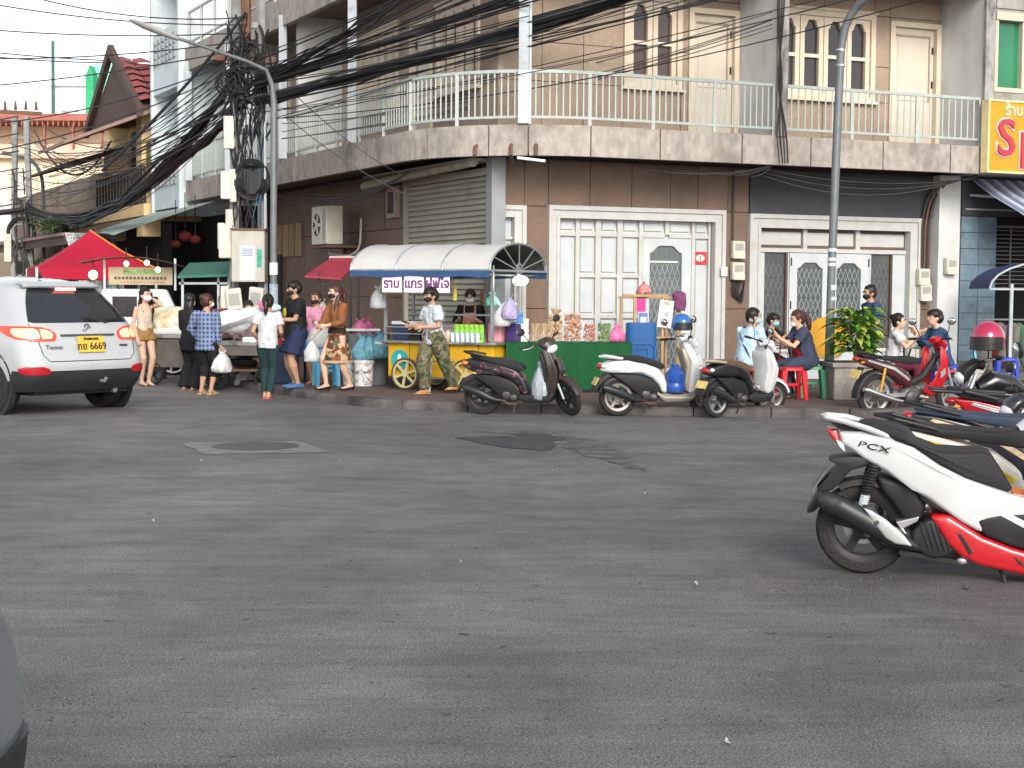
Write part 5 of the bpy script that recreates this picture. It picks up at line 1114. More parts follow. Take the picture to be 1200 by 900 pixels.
i5 = person('stout man in black printed tee, navy shorts and blue clogs', G(347,455,SW), -66, 1.66, 1.22, top=dict(mat=BLK, sleeve=.36, len=-.06, loose=2.0, logo=(mat('yellow_print', (.55,.42,.05), .8, var=.5, vs=40), .17, .05)), bottom=dict(kind='shorts', mat=NAVY, len=.42, loose=2.4, flare=.012), hair=('bowl', None), mask=MASKB, shoes=('clog', mat('blue_clog', (.06,.13,.26), .6)), handL=(.10,-.30,1.05), handR=(-.14,-.32,1.06), nod=-8)
i6 = person('vendor in pink shirt and black mask behind the light blue stool', G(371,450,SW), -20, 1.5, 1.05, top=dict(mat=PINK, sleeve=.3, len=-.05, loose=1.5), bottom=dict(kind='shorts', mat=cloth('mid_blue_shorts', (.05,.12,.3)), len=.45, loose=1.8), hair=('short', HAIRB), mask=MASKB, shoes=('flipflop', mat('red_sole', (.5,.09,.08))), handL=(.16,-.32,1.0), handR=(-.08,-.3,1.0), nod=-6)
i7 = person('woman in brown cardigan and patterned skirt walking in black heels', G(395,458,SW), -48, 1.60, .95, top=dict(mat=BRCARD, sleeve=.86, len=.075, loose=1.5), bottom=dict(kind='skirt', mat=SKIRT, hem=.275, flare=.10, band=mat('tan_trim', (.42,.27,.16), .8)), hair=('pony', HAIRB), mask=MASKB, skin=SKIN2, shoes=('heel', mat('black_leather', (.015,.013,.013), .35)), handL=(.14,-.30,.98), handR=(-.12,-.30,.84), footL=(.06,.20,.09), footR=(-.05,-.16,.10), yaw=-14)
t_ = i7['t']; part('waist_wrap', MB().sweep([(0,0,.95),(0,0,.86)], [(.145,.112),(.165,.128)], side=(1,0,0), n=20), DBR, t_, smooth=True); part('hair_fall', MB().sweep([Vector(i7['hc'])+Vector((.07,.02,-.02)), Vector(i7['hc'])+Vector((.075,-.03,-.16)), Vector(i7['hc'])+Vector((.07,-.06,-.3))], [(.03,.03),(.035,.03),(.015,.012)], n=8), HAIRB, t_, smooth=True)
i8 = person('man in white printed tee and camouflage trousers walking with a phone', G(508,462,SW), -55, 1.57, .98, top=dict(mat=PRINTW, sleeve=.36, len=-.06, loose=2.0), bottom=dict(kind='trousers', mat=CAMO, len=.95, loose=2.8), hair=('bowl', None), mask=MASKB, shoes=('flipflop', mat('orange_sole', (.6,.28,.05), .7)), handL=(.12,-.26,.98), handR=(-.1,-.30,1.0), footR=(-.05,-.10,.075), footL=(.06,.36,.13), kneeL=(.05,-1,-.1), lean=(0,-.04), nod=-8)
part('number_print', text_mesh('9', .22, .004, .01), mat('grey_print', (.25,.28,.3), .9), i8['t']).matrix_local = Matrix.Translation((0,.155,1.12)) @ Matrix.Rotation(R_(180), 4, 'Z') @ Matrix.Rotation(R_(90), 4, 'X')
part('phone', MB().beam(Vector(i8['hr'])+Vector((.0,-.07,.03)), Vector(i8['hr'])+Vector((.02,-.17,.06)), .07, .012), BLACK, i8['t'])
CART_Y = 23.9
i9 = person('masked vendor in black shirt and pink apron behind the yellow cart', AT(551, 460, 25.0)*1.0 if False else Vector((AT(551,400,24.75).x, 24.75, SW)), -4, 1.55, .98, top=dict(mat=BLK, sleeve=.5, len=-.04, loose=1.4, apron=APR), bottom=dict(kind='trousers', mat=BLK, len=1), hair=('short', HAIRB), mask=MASKW, skin=SKIN2, handL=(.12,-.26,1.05), handR=(-.16,-.24,1.05), nod=-14, shoes=('clog', BLACK))
hv = i9['hc']; part('head_scarf', MB().ell(hv+Vector((0,.012,.022)), (.094,.104,.098), 14, 10), DBR, i9['t'], smooth=True)
# seated customers
SEAT = .52
def seated(label, x, y, face, h, pel=.50, **k):
    b = G(x, y, SW); kx = .20
    pz = pel; return person(label, b, face, h, pelvis=(0,0,pz+.04), footL=k.pop('footL', (.10,-.36,.07)), footR=k.pop('footR', (-.10,-.38,.07)), **k)
i10 = seated('man in pale tie-dye shirt with black shoulder strap seated at snack table', 873, 468, 128, 1.64, w=1.05, pel=.5, top=dict(mat=TIE, sleeve=.42, len=-.04, loose=1.1), bottom=dict(kind='trousers', mat=GREYJ, len=.9, loose=1.4), hair=('short', None), mask=MASKC, handL=(.14,-.34,.86), handR=(-.1,-.36,.86), lean=(0,-.22), yaw=-30, shoes=('clog', mat('dark_shoe', (.05,.04,.04), .6)))
t_ = i10['t']; part('shoulder_strap', MB().sweep([Vector(i10['S'])+Vector((.12,.0,.03)), Vector(i10['S'])+Vector((.07,.125,-.1)), Vector(i10['S'])+Vector((-.06,.175,-.26)), Vector(i10['S'])+Vector((-.15,.16,-.4))], [(.018,.005)]*4, n=6), BLACK, t_)
i11 = seated('child in black tee with pale blue mask beside tie-dye man', 899, 458, 60, 1.42, w=.92, pel=.5, top=dict(mat=BLK, sleeve=.35, len=-.04, loose=1.4), bottom=dict(kind='trousers', mat=BLK, len=.9), hair=('bowl', None), mask=MASKC, handL=(.1,-.36,.92), handR=(-.06,-.36,.9), lean=(0,-.12), nod=-10)
i12 = seated('woman in navy tee and red apron bending over her plate', 947, 466, -80, 1.6, w=1.05, pel=.5, top=dict(mat=NAVYTEE, sleeve=.34, len=-.05, loose=1.8, apron=REDA), bottom=dict(kind='trousers', mat=cloth('slate_trousers', (.04,.055,.09)), len=1, loose=1.2), hair=('pony', HAIRB), skin=SKIN2, handL=(.08,-.48,.86), handR=(-.06,-.46,.9), lean=(0,-.3), nod=-16, shoes=('flipflop', BLACK))
part('chin_mask', MB().ell(Vector(i12['hc'])+Vector((0,-.06,-.085)), (.05,.04,.035), 10, 8), MASKW, i12['t'], smooth=True)
i13 = person('man in dark blue shirt and black mask standing behind leafy planter', Vector((AT(1020,400,24.6).x, 24.6, SW)), -72, 1.66, 1.0, top=dict(mat=BLUESH, sleeve=.4, len=-.06, loose=1.4), bottom=dict(kind='trousers', mat=NAVY, len=1, loose=1.2), hair=('short', None), mask=MASKB, handL=(.1,-.2,.95), handR=(-.16,-.14,.9), nod=-6, shoes=('clog', BLACK))
i14 = seated('woman with hair in bun and white top seated at folding table', 1044, 466, 72, 1.52, w=.9, pel=.48, top=dict(mat=WTEE, sleeve=.3, len=-.04, loose=1.3), bottom=dict(kind='trousers', mat=cloth('maroon_trousers', (.10,.02,.035)), len=.9, loose=1.2), hair=('bun', None), handL=(.05,-.38,.92), handR=(-.1,-.34,.9), lean=(0,-.12), skin=SKIN2)
i15 = seated('man in denim blue shirt eating on tall blue stool', 1104, 466, -82, 1.62, w=1.05, pel=.50, top=dict(mat=BLUESH, sleeve=.94, len=-.05, loose=1.6), bottom=dict(kind='trousers', mat=NAVY, len=1, loose=1.3), hair=('bowl', None), handL=(.02,-.42,.94), handR=(-.14,-.36,.9), lean=(0,-.2), nod=4, skin=SKIN2, shoes=('clog', BLACK))
i16 = person('cook in pink top leaning over the steel food cart', Vector((AT(287,400,25.9).x, 25.9, 0)), 25, 1.5, 1.1, top=dict(mat=cloth('pale_pink_tee', (.6,.42,.46)), sleeve=.3, len=-.05, loose=1.6), bottom=dict(kind='trousers', mat=NAVY, len=1), hair=('bun', None), handL=(.2,-.42,.9), handR=(-.2,-.38,.88), lean=(0,-.45), nod=-18)
i17 = person('helper with dark hair half hidden behind the steel cart', Vector((AT(262,400,26.6).x, 26.6, 0)), 10, 1.56, 1.0, top=dict(mat=cloth('dim_red_top', (.2,.05,.05)), sleeve=.35, len=-.05), bottom=dict(kind='trousers', mat=BLK, len=1), hair=('short', HAIRB))
# ------------------------------------------------------------------ street food carts and stalls
YELP = mat('cart_yellow', (.62,.36,.02), .45, var=.12, vs=3, col2=(.4,.22,.02), c2=(.58,.8), c2s=3)
STAIN = mat('stainless', (.55,.55,.54), .3, metal=.85, var=.12, vs=5)
CANV = mat('white_canopy', (.46,.46,.45), .7, var=.08, vs=2, col2=(.42,.40,.36), c2=(.5,.8), c2s=1.5)
BLUEC = mat('blue_valance', (.03,.07,.17), .7, var=.2, vs=6)
CLEAR = mat('clear_plastic', (.7,.73,.73), .12, alpha=.10, var=.05); BAGW = mat('white_bag', (.66,.68,.69), .4, alpha=.75, var=.1, vs=15, bump=.5, bs=25)
BAGB = mat('blue_bag', (.12,.30,.38), .4, alpha=.85, var=.25, vs=14, bump=.5, bs=20); BAGP = mat('pink_bag', (.62,.16,.32), .4, alpha=.9, var=.3, vs=18, bump=.5, bs=22)
def spoked_wheel(name, r, parent, loc, tyre, rim, spokes=6, wd=.05, axis='Y', hub=.05, spw=.035):
    t = part(name, MB().lathe([(r*.86,-wd/2),(r*.95,-wd/2),(r,-wd*.25),(r,wd*.25),(r*.95,wd/2),(r*.86,wd/2),(r*.86,-wd/2)], (0,0,0), axis, n=36), tyre, parent, smooth=True); t.location = loc
    part('rim', MB().lathe([(r*.76,-wd*.4),(r*.87,-wd*.42),(r*.87,wd*.42),(r*.76,wd*.4),(r*.76,-wd*.4)], (0,0,0), axis, n=36), rim, t, smooth=True)
    m = MB().lathe([(0,-wd*.6),(hub,-wd*.6),(hub,wd*.6),(0,wd*.6)], (0,0,0), axis, n=16)
    for i in range(spokes):
        a = 2*math.pi*i/spokes+.3; d = Vector((math.cos(a), 0, math.sin(a))) if axis == 'Y' else Vector((0, math.cos(a), math.sin(a)))
        m.beam(d*hub*.8, d*r*.79, spw, wd*.5, up=(0,1,0) if axis == 'Y' else (1,0,0))
    part('spokes', m, rim, t); return t
a30 = R_(-28)
wp = G(475, 457, SW); Rz = Matrix.Rotation(a30, 3, 'Z')
cb = wp-Rz @ Vector((-.52,-.44,0)); cb.z = SW
ct = thing('yellow_food_cart', 'yellow wheeled food cart under a white barrel canopy with blue valance', 'food cart', cb, a30)
for z0, nm in ((.26, 'body'),): 
    bd = part('body', MB().box((-.88,-.36,.2),(.95,.36,.70)), YELP, ct, bevel=.01)
for x in (-.5, .2, .7): part('panel_seam', MB().box((x,-.366,.2),(x+.012,-.358,.69)), mat('seam_dark', (.2,.11,.01), .6), bd)
part('counter', MB().box((-.95,-.44,.705),(1.02,.42,.745)), STAIN, ct, bevel=.006)
dk = part('round_decal', MB().lathe([(0,-.372),(.15,-.372),(.155,-.362)], (-.67,0,.45), 'Y', n=28), mat('teal_decal', (.03,.36,.36), .5), bd); part('decal_figure', MB().ell((-.67,-.374,.48), (.035,.004,.06), 10, 8).ell((-.67,-.374,.40), (.06,.004,.02), 10, 6), mat('decal_white', (.7,.75,.72), .5), dk)
TYB = mat('brown_tyre', (.10,.062,.045), .85, var=.25, vs=10)
for y in (-.44, .44):
    for x in (-.52, .52): spoked_wheel('wheel', .245, ct, (x, y, .245), TYB, mat('cream_spoke', (.5,.46,.25), .5, var=.1), 6, .05)
part('handle', MB().sweep([(-.9,-.3,.66),(-1.15,-.3,.70),(-1.15,.3,.70),(-.9,.3,.66)], .018, n=8), PVC, ct)
for x in (-.9, .95):
    for y in (-.4, .4): part('post', MB().box((x-.02,y-.02,.74),(x+.02,y+.02,1.88)), STEEL, ct)
rl_ = part('rail', MB().sweep([(-.9,-.42,.95),(-.2,-.42,.95)], .012, n=6), STEEL, ct); part('rail', MB().sweep([(-.9,-.42,.85),(-.2,-.42,.85)], .012, n=6), STEEL, ct)
hwid, L0, L1 = .90, -1.2, 1.18
def arc_pt(x, a, rr_=1.0): return Vector((x, -hwid*rr_*math.cos(a), 1.80+.40*rr_*math.sin(a)))
m = MB(); m.loft([[arc_pt(L0+(L1-L0)*i/8, math.pi*j/14)+Vector((0,0,-.012*math.sin(i*2.3+j))) for j in range(15)] for i in range(9)], closed=False, caps=False)
cn = part('canopy', m, CANV, ct, smooth=True)
m = MB(); m.loft([[arc_pt(L0+.01+(L1-L0-.02)*i/4, math.pi*j/14, .955) for j in range(15)] for i in range(5)], closed=False, caps=False); part('shade_sheet', m, mat('canopy_shade', (.035,.045,.04), .9), cn, smooth=True)  # added dark inner sheet, stands in for the shade under the canopy
for i in range(4):
    x = L0+(L1-L0)*i/3; part('hoop', MB().sweep([arc_pt(x, math.pi*j/14, 1.008) for j in range(15)], .014, n=6), STEEL, cn)
for s in (-1, 1): part('valance', MB().loft([[Vector((L0+(L1-L0)*i/16, s*(hwid+.01), 1.81)), Vector((L0+(L1-L0)*i/16, s*(hwid+.015+.012*math.sin(i*1.9)), 1.70+.012*math.sin(i*1.1)))] for i in range(17)], closed=False, caps=False), BLUEC, cn, smooth=True)
for s in (-1, 1): part('eave_bar', MB().sweep([(L0, s*hwid, 1.80),(L1, s*hwid, 1.80)], .016, n=6), STEEL, cn)
for x in (L0, L1):
    m = MB(); m.beam((x,-hwid,1.80),(x,hwid,1.80), .03)
    for a in (.5, 1.0, 1.57, 2.14, 2.64): m.beam((x,0,1.80), arc_pt(x, a), .014)
    m.lathe([(.07,-.008),(.09,-.008),(.09,.008),(.07,.008)], (x,0,1.83), 'X', n=12); part('end_truss', m, STEEL, cn)
part('cross_bar', MB().sweep([(.95,-.9,1.74),(.95,.9,1.74)], .016, n=6), STEEL, ct); part('cross_bar', MB().sweep([(-.9,-.9,1.74),(-.9,.9,1.74)], .016, n=6), STEEL, ct)
part('back_shelf', MB().box((-.9,.34,1.12),(.95,.40,1.15)), STEEL, ct)
# sign with lit-looking letters
sg2 = thing('cart_sign', 'cart signboard with white and pink lettering hung under the canopy', 'sign', cb+Rz @ Vector((-.1,-.82,1.6)), a30)
part('board', MB().box((-.62,-.01,-.14),(.62,.01,.14)), mat('sign_back', (.10,.09,.08), .6), sg2)
for dx, wd in ((-.41,.34),(-.03,.34),(.38,.40)): part('letter_outline', MB().box((dx-wd/2,-.022,-.125),(dx+wd/2,-.012,.125)), mat('sign_white', (.82,.78,.82), .5, emit=(1,.85,.95), es=.35), sg2, bevel=.03)
for dx, tx in ((-.41,'ราบ'),(-.03,'แกร'),(.38,'ฝฟไจ')):
    me = text_mesh(tx, .19, .004, .006); me.transform(Matrix.Translation((dx,-.03,.0)) @ Matrix.Rotation(R_(90),4,'X')); link('lettering', me, mat('purple_letter', (.16,.05,.16), .5), sg2)
# lamp under the canopy
lmp = thing('cart_lamp', 'bright lit lamp under the open end of the cart canopy', 'lamp', cb+Rz @ Vector((1.14,.12,1.66)), a30)
part('bulb_panel', MB().ell((0,0,0), (.13,.06,.07), 14, 10), mat('lamp_glow', (1,.9,.7), .4, emit=(1,.86,.62), es=10), lmp, smooth=True); part('lamp_holder', MB().sweep([(0,0,.05),(0,0,.14)], .02, n=6), BLACK, lmp)
def on_cart(x, y, z=.745): p = cb+Rz @ Vector((x,y,0)); return Vector((p.x, p.y, SW+z))
def item(name, label, cat, loc, mb, m, rz=a30, group=None, **k):
    o = solo(name, mb, m, label, cat, group, **k); o.location = loc; o.rotation_euler = (0,0,rz); return o
item('food_tub', 'dark blue tub with white lid on the yellow cart', 'tub', on_cart(-.68,-.1), MB().box((-.2,-.15,0),(.2,.15,.24)), mat('navy_tub', (.03,.045,.1), .5), bevel=.02)
item('tub_lid', 'white lid of the dark blue tub on cart', 'lid', on_cart(-.68,-.1,.985), MB().box((-.21,-.16,0),(.21,.16,.05)), mat('white_lid', (.6,.62,.64), .5), bevel=.01)
item('notice_box', 'small black box with white notice on yellow cart', 'box', on_cart(-.42,-.3), MB().box((-.1,-.06,0),(.1,.06,.22)), BLACK, bevel=.008)
for k in range(3): 
    pn = item('steel_pan', 'steel pan of cooked food on the cart counter', 'pan', on_cart(-.35+k*.42, .1+.04*k), MB().lathe([(0,0),(.13,.0),(.17,.10),(.18,.11),(.165,.1),(.125,.012),(0,.012)], n=22), STAIN, group='pans on the cart', smooth=True)
for k in range(6):
    o = item('sauce_packet_row', 'green and white snack packet standing in a row on cart', 'packet', on_cart(.30+k*.085,-.32), MB().sweep([(0,0,0),(0,0,.1),(0,0,.26)], [(.035,.03),(.042,.03),(.04,.012)], side=(1,0,0), n=10, e=3), ramp_mat('green_packet', 'noise', [(0,(.14,.42,.03)),(.5,(.25,.55,.05)),(.62,(.6,.5,.2))], scale=14, rough=.4), group='snack packets on the cart', smooth=True)
    o = item('drink_cup', 'white printed cup in front of green packets', 'cup', on_cart(.28+k*.085,-.40), MB().lathe([(0,0),(.03,0),(.04,.14),(.0,.14)], n=12), ramp_mat('cup_print', 'noise', [(0,(.66,.72,.76)),(.55,(.2,.4,.55)),(.62,(.68,.72,.75))], scale=20), group='cups on the cart', smooth=True)
for k in range(5): item('sweet_bag', 'clear bag of pink and white sweets on cart front', 'bag', on_cart(-.22+k*.1,-.36), MB().ell((0,0,.08), (.055,.05,.09), 10, 8), ramp_mat('sweets', 'voronoi', [(0,(.65,.5,.42)),(.4,(.7,.68,.62)),(.7,(.62,.3,.24))], scale=40, rough=.3), group='sweet bags on the cart', smooth=True)
item('glass_case', 'low glass food case on the middle of the cart', 'glass case', on_cart(.1,-.12), MB().box((-.4,-.12,0),(.35,.12,.24)), CLEAR)
item('cooked_food', 'brown cooked food inside the glass case', 'food', on_cart(.08,-.12,.755), MB().ell((-.2,0,.05), (.16,.09,.07), 10, 8).ell((.12,0,.05), (.17,.09,.06), 10, 8), mat('cooked', (.25,.12,.04), .6, var=.5, vs=30), smooth=True)
item('pink_tub', 'translucent pink tub at the lamp end of cart', 'tub', on_cart(.82,.05), MB().box((-.12,-.14,0),(.1,.14,.28)), mat('pink_tub', (.62,.28,.3), .4, alpha=.85), bevel=.02); item('purple_tub', 'dark purple tub beside the pink tub', 'tub', on_cart(1.06,.12), MB().box((-.1,-.14,-.0),(.1,.14,.27)), mat('purple_tub', (.05,.03,.12), .5), bevel=.02)
def hang_bag(label, p, r, hgt, m, top=None, seed=0, cat='bag', name='plastic_bag', group=None):
    rnd = random.Random(seed); t = thing(name, label, cat, p, rnd.uniform(0,3), group)
    b = MB(); rings = []; n = 26
    for z, k in ((0,.62),(.05,.9),(.22,1.0),(.42,.93),(.58,.76),(.70,.55),(.78,.38),(.84,.24)):
        rings.append([Vector((math.cos(2*math.pi*j/n)*r*k*(1+rnd.uniform(-.16,.16)+.1*(j%2)), math.sin(2*math.pi*j/n)*r*.8*k*(1+rnd.uniform(-.16,.16)), (z+rnd.uniform(-.02,.02))*hgt)) for j in range(n)])
    b.loft(rings); bd_ = part('sack', b, m, t, smooth=True, angle=60)
    part('knot', MB().ell((0,0,.85*hgt), (r*.22,r*.2,r*.13), 8, 6), m, t, smooth=True)
    for s in (-1, 1): part('ear', MB().sweep([(s*r*.08,0,.84*hgt),(s*r*.32,.01,.94*hgt),(s*r*.5,rnd.uniform(-.03,.03),(.98+rnd.uniform(-.06,.06))*hgt)], [(.012,.006),(r*.2,.006),(r*.1,.004)], n=7), m, t, smooth=True)
    return t
for k, (x, z, m_, lb) in enumerate(((-1.0,1.22,BAGW,'white plastic bag hung beside the blue tub end of cart'),(.84,1.28,mat('green_pouch', (.2,.6,.45), .4),'small green pouch hanging under the cart lamp'),(1.0,.98,BAGW,'large white plastic bag hanging below the cart lamp'),(1.14,1.08,mat('lilac_bag', (.4,.35,.55), .4, alpha=.85),'lilac plastic bag hanging near cart lamp'))):
    hang_bag(lb, cb+Rz @ Vector((x,-.45 if k < 1 else -.2,z)), .13 if k != 1 else .1, .36 if k != 1 else .2, m_, seed=k)
item('paper_roll', 'white roll of bags standing on the cart corner', 'roll', cb+Rz @ Vector((1.08,-.05,1.05)), MB().lathe([(0,0),(.08,0),(.085,.02),(.085,.28),(0,.3)], n=16), mat('white_card', (.6,.6,.6)), smooth=True)
item('blue_card', 'blue and white printed card on the cart corner', 'card', on_cart(1.16,-.02,1.02), MB().box((-.1,-.01,0),(.1,.01,.18)), mat('blue_print', (.12,.3,.6), .5, var=.6, vs=40, detail=1))
for k, (x, c) in enumerate(((.40,(.6,.5,.08)),(.9,(.5,.2,.08)),(.9,(.12,.1,.1)))): item('hanging_string', 'string of small sachets hanging from the canopy', 'sachets', cb+Rz @ Vector((x,-.55,1.36)), MB().sweep([(0,0,0),(.01,0,.12),(0,0,.3)], [(.03,.01),(.025,.01),(.006,.004)], n=6), mat('sachet_%d' % k, c, .5, var=.4, vs=30), group='sachets hanging from the canopy')
item('wooden_stick_broom', 'wooden broom leaning behind the cart', 'broom', WL(.5,.12,SW), MB().sweep([(0,0,0),(.1,0,1.5)], .025, n=6), mat('stick_wood', (.3,.16,.08), .7))
st2 = thing('folding_rack', 'low steel folding rack beside the cart wheel', 'rack', G(522,459,SW), .2)
for x in (-.25, .3):
    part('frame', MB().sweep([(x,-.1,0),(x+.04,0,.55),(x,.1,0)], .012, n=6), STEEL, st2)
for z in (.2, .45): part('bar', MB().sweep([(-.24,0,z),(.33,0,z)], .012, n=6), STEEL, st2)
# ---- green table with snack bags
GC = mat('green_cloth', (.006,.075,.022), .85, var=.2, vs=6, bump=.3, bs=14, stretch=(1,1,.3))
tb = G(668,459,SW); rt = R_(3)
tt = thing('green_table', 'long snack table draped in green cloth beside yellow cart', 'table', tb, rt)
m = MB(); xs = [-.98+1.86*i/30 for i in range(31)]
m.loft([[Vector((x,-.30+.008*math.sin(i*1.3),.74)), Vector((x+.004*math.sin(i),-.31+.022*math.sin(i*1.3),.40)), Vector((x,-.31+.03*math.sin(i*1.3+.3),.055))] for i, x in enumerate(xs)], closed=False, caps=False)
cl = part('cloth', m, GC, tt, smooth=True); part('cloth_top', MB().box((-.99,-.305,.735),(.89,.4,.75)), GC, cl); part('cloth_side', MB().box((-.985,-.29,.06),(-.975,.4,.735)).box((.875,-.29,.06),(.885,.4,.735)), GC, cl)
for x in (-.85, .75):
    for y in (-.2, .3): part('leg', MB().box((x-.02,y-.02,0),(x+.02,y+.02,.73)), BLACK, tt)
def on_tab(px, dy=0.0, z=.752): 
    p = AT(px, 400, tb.y+dy); return Vector((p.x, p.y, SW+z))
def snack(label, px, wd, hg, cols, sz, seed, dy=-.05, knot=False, name='snack_bag'):
    rnd = random.Random(seed); t = thing(name, label, 'snack bag', on_tab(px, dy), 0, 'snack bags on the green table' if False else None)
    for ci, c in enumerate(cols):
        m = MB()
        for k in range(46):
            p = Vector((rnd.uniform(-1,1)*wd*.42, rnd.uniform(-1,.4)*wd*.3, sz+rnd.random()*(hg-sz*1.5))); q = Matrix.Rotation(rnd.uniform(0,3),3,'X') @ Matrix.Rotation(rnd.uniform(0,3),3,'Z')
            m.ell(p, (sz, sz*rnd.uniform(.45,.9), sz*.7), 6, 4, q)
        o = part('pieces', m, mat('snack_%s_%d' % (name, ci)+str(seed), c, .55, var=.25, vs=20), t, smooth=True); o['kind'] = 'stuff'
    part('clear_wrap', MB().sweep([(0,-.01,0),(0,-.01,.03),(0,-.01,hg*.9),(0,-.01,hg)], [(wd*.48,wd*.36),(wd*.5,wd*.4),(wd*.5,wd*.38),(wd*.3,wd*.2)], side=(1,0,0), n=16, e=4), CLEAR, t, smooth=True)
    if knot: part('knotted_top', MB().sweep([(0,0,hg),(.01,0,hg+.03),(.02,0,hg+.09)], [(.03,.03),(.06,.04),(.11,.06)], n=10), mat('amber_wrap', (.55,.38,.2), .4, alpha=.8, var=.3, vs=20), t, smooth=True)
snack('tall knotted bag of light brown crackers', 650, .22, .40, [(.42,.23,.09),(.55,.33,.16)], .034, 1, knot=True)
snack('tall bag of orange and brown crackers', 671, .27, .42, [(.45,.10,.03),(.38,.2,.09),(.5,.3,.15)], .03, 2)
snack('square bag of small red snacks', 691, .2, .27, [(.38,.05,.02),(.5,.13,.04)], .018, 3)
snack('bag of small green limes', 708, .2, .28, [(.10,.2,.02),(.18,.3,.04),(.04,.1,.01)], .026, 4)
hang_bag('pink plastic bag tied and slumped on the table end', on_tab(723,-.05), .13, .27, BAGP, seed=8)
for k in range(9): item('foam_box', 'white foam box in a tall stack on green table', 'foam box', on_tab(609,-.05,.752+k*.038), MB().box((-.13,-.12,0),(.13,.12,.036)), mat('foam_white', (.68,.68,.66), .7, var=.05), rz=random.uniform(-.05,.05), group='stacked foam boxes', bevel=.008)
t = thing('skewer_tray', 'clear tray of bundled wooden skewers on green table', 'tray', on_tab(632,-.05))
part('tray', MB().box((-.15,-.1,0),(.15,.1,.12)), CLEAR, t); m = MB()
for k in range(40): a = random.uniform(-.12,.1); m.beam((a,random.uniform(-.08,.08),.01),(a+random.uniform(.0,.1),random.uniform(-.08,.08),.27), .007)
part('skewers', m, mat('bamboo', (.5,.38,.22), .7, var=.2), t)
item('blue_bundle', 'blue plastic wrap bundle between cart and table', 'bundle', G(583,457,SW)+Vector((0,.1,.62)), MB().ell((0,0,.06), (.14,.1,.09), 10, 8), BAGB, smooth=True)
item('printed_carton', 'white and pink printed carton below the blue bundle', 'carton', G(577,459,SW)+Vector((0,.05,.28)), MB().box((-.12,-.1,0),(.12,.1,.34)), ramp_mat('carton_print', 'noise', [(0,(.66,.6,.62)),(.55,(.62,.1,.25)),(.62,(.68,.64,.66))], scale=7))
# ---- blue upright tub, wooden display, helmet cloth
p = AT(751,400,23.4); p.z = SW
t = thing('blue_upright_tub', 'tall blue plastic tub standing on end beside snack table', 'tub', p)
BLUP = mat('blue_plastic', (.012,.085,.25), .4, var=.1, vs=4)
part('shell', MB().sweep([(0,0,.0),(0,0,.5),(0,0,1.04)], [(.22,.16),(.235,.17),(.23,.17)], side=(1,0,0), n=24, e=5), BLUP, t, bevel=.02); part('rib', MB().sweep([(-.2,-.172,.1),(-.2,-.176,.66),(-.14,-.178,.72),(.14,-.178,.72),(.2,-.176,.66),(.2,-.172,.1)], .014, n=6), mat('blue_rib', (.03,.14,.34), .4), t); part('rib', MB().sweep([(-.07,-.176,.1),(-.07,-.178,.64),(.1,-.178,.64),(.1,-.176,.1)], .012, n=6), MATS['blue_rib'], t)
WOOD = mat('pale_wood', (.36,.24,.13), .65, var=.2, vs=8, stretch=(1,1,.2))
p = AT(757,400,23.9); p.z = SW; d0 = p
t = thing('wooden_display_stand', 'open wooden display frame with cards behind the blue tub', 'display stand', p, R_(8))
for x in (-.36, -.22, .22, .36): 
    for y in (-.16, .18):
        if (x in (-.36,.36)) == (y > 0): part('post', MB().box((x-.02,y-.02,0),(x+.02,y+.02,1.42 if y > 0 else 1.45)), WOOD, t)
for z in (.78, 1.43): part('rail', MB().box((-.40,-.19,z),(.30,-.15,z+.04)), WOOD, t); part('rail', MB().box((-.40,.16,z-.03),(.42,.2,z+.01)), WOOD, t)
part('shelf', MB().box((-.38,-.15,.80),(.4,.17,.82)), WOOD, t)
part('price_card', MB().box((-.16,-.215,.98),(-.03,-.205,1.18)), mat('blue_card_print', (.10,.16,.45), .5), t); part('card_panel', MB().box((-.14,-.22,1.02),(-.05,-.217,1.12)), mat('white_card', (.6,.6,.6)), t)
part('pink_card', MB().box((-.2,-.212,1.2),(-.06,-.204,1.40)), mat('magenta_card', (.5,.03,.2), .5), t); pc = part('white_notice', MB().box((.0,-.225,.98),(.22,-.215,1.40)), mat('white_card', (.6,.6,.6)), t); pc.rotation_euler = (0,.12,0)
part('orange_mark', MB().box((.07,-.228,1.33),(.15,-.226,1.38)), mat('orange_mark', (.7,.3,.16), .6), pc); part('red_line', MB().box((.04,-.228,1.05),(.19,-.226,1.065)), mat('red_sticker', (.5,.05,.05)), pc); part('grey_block', MB().box((.09,-.228,1.15),(.15,-.226,1.23)), mat('pale_grey_print', (.35,.36,.38), .6), pc)
hang_bag('pink sack resting on top of the wooden display', Vector((d0.x-.04,d0.y,SW+1.46)), .15, .2, mat('rose_bag', (.55,.22,.22), .5, alpha=.9, var=.3, vs=20), seed=12)
p = AT(795,400,24.1); p.z = SW
t = thing('purple_cloth_post', 'wooden post with a purple cloth cap draped over it', 'post', p); part('post', MB().box((-.03,-.03,0),(.03,.03,1.4)), WOOD, t); part('cloth', MB().sweep([(0,0,1.22),(.01,0,1.32),(0,0,1.48),(0,0,1.52)], [(.11,.09),(.13,.1),(.12,.1),(.06,.05)], n=12), mat('purple_cloth', (.16,.05,.12), .9, var=.3, vs=12), t, smooth=True)
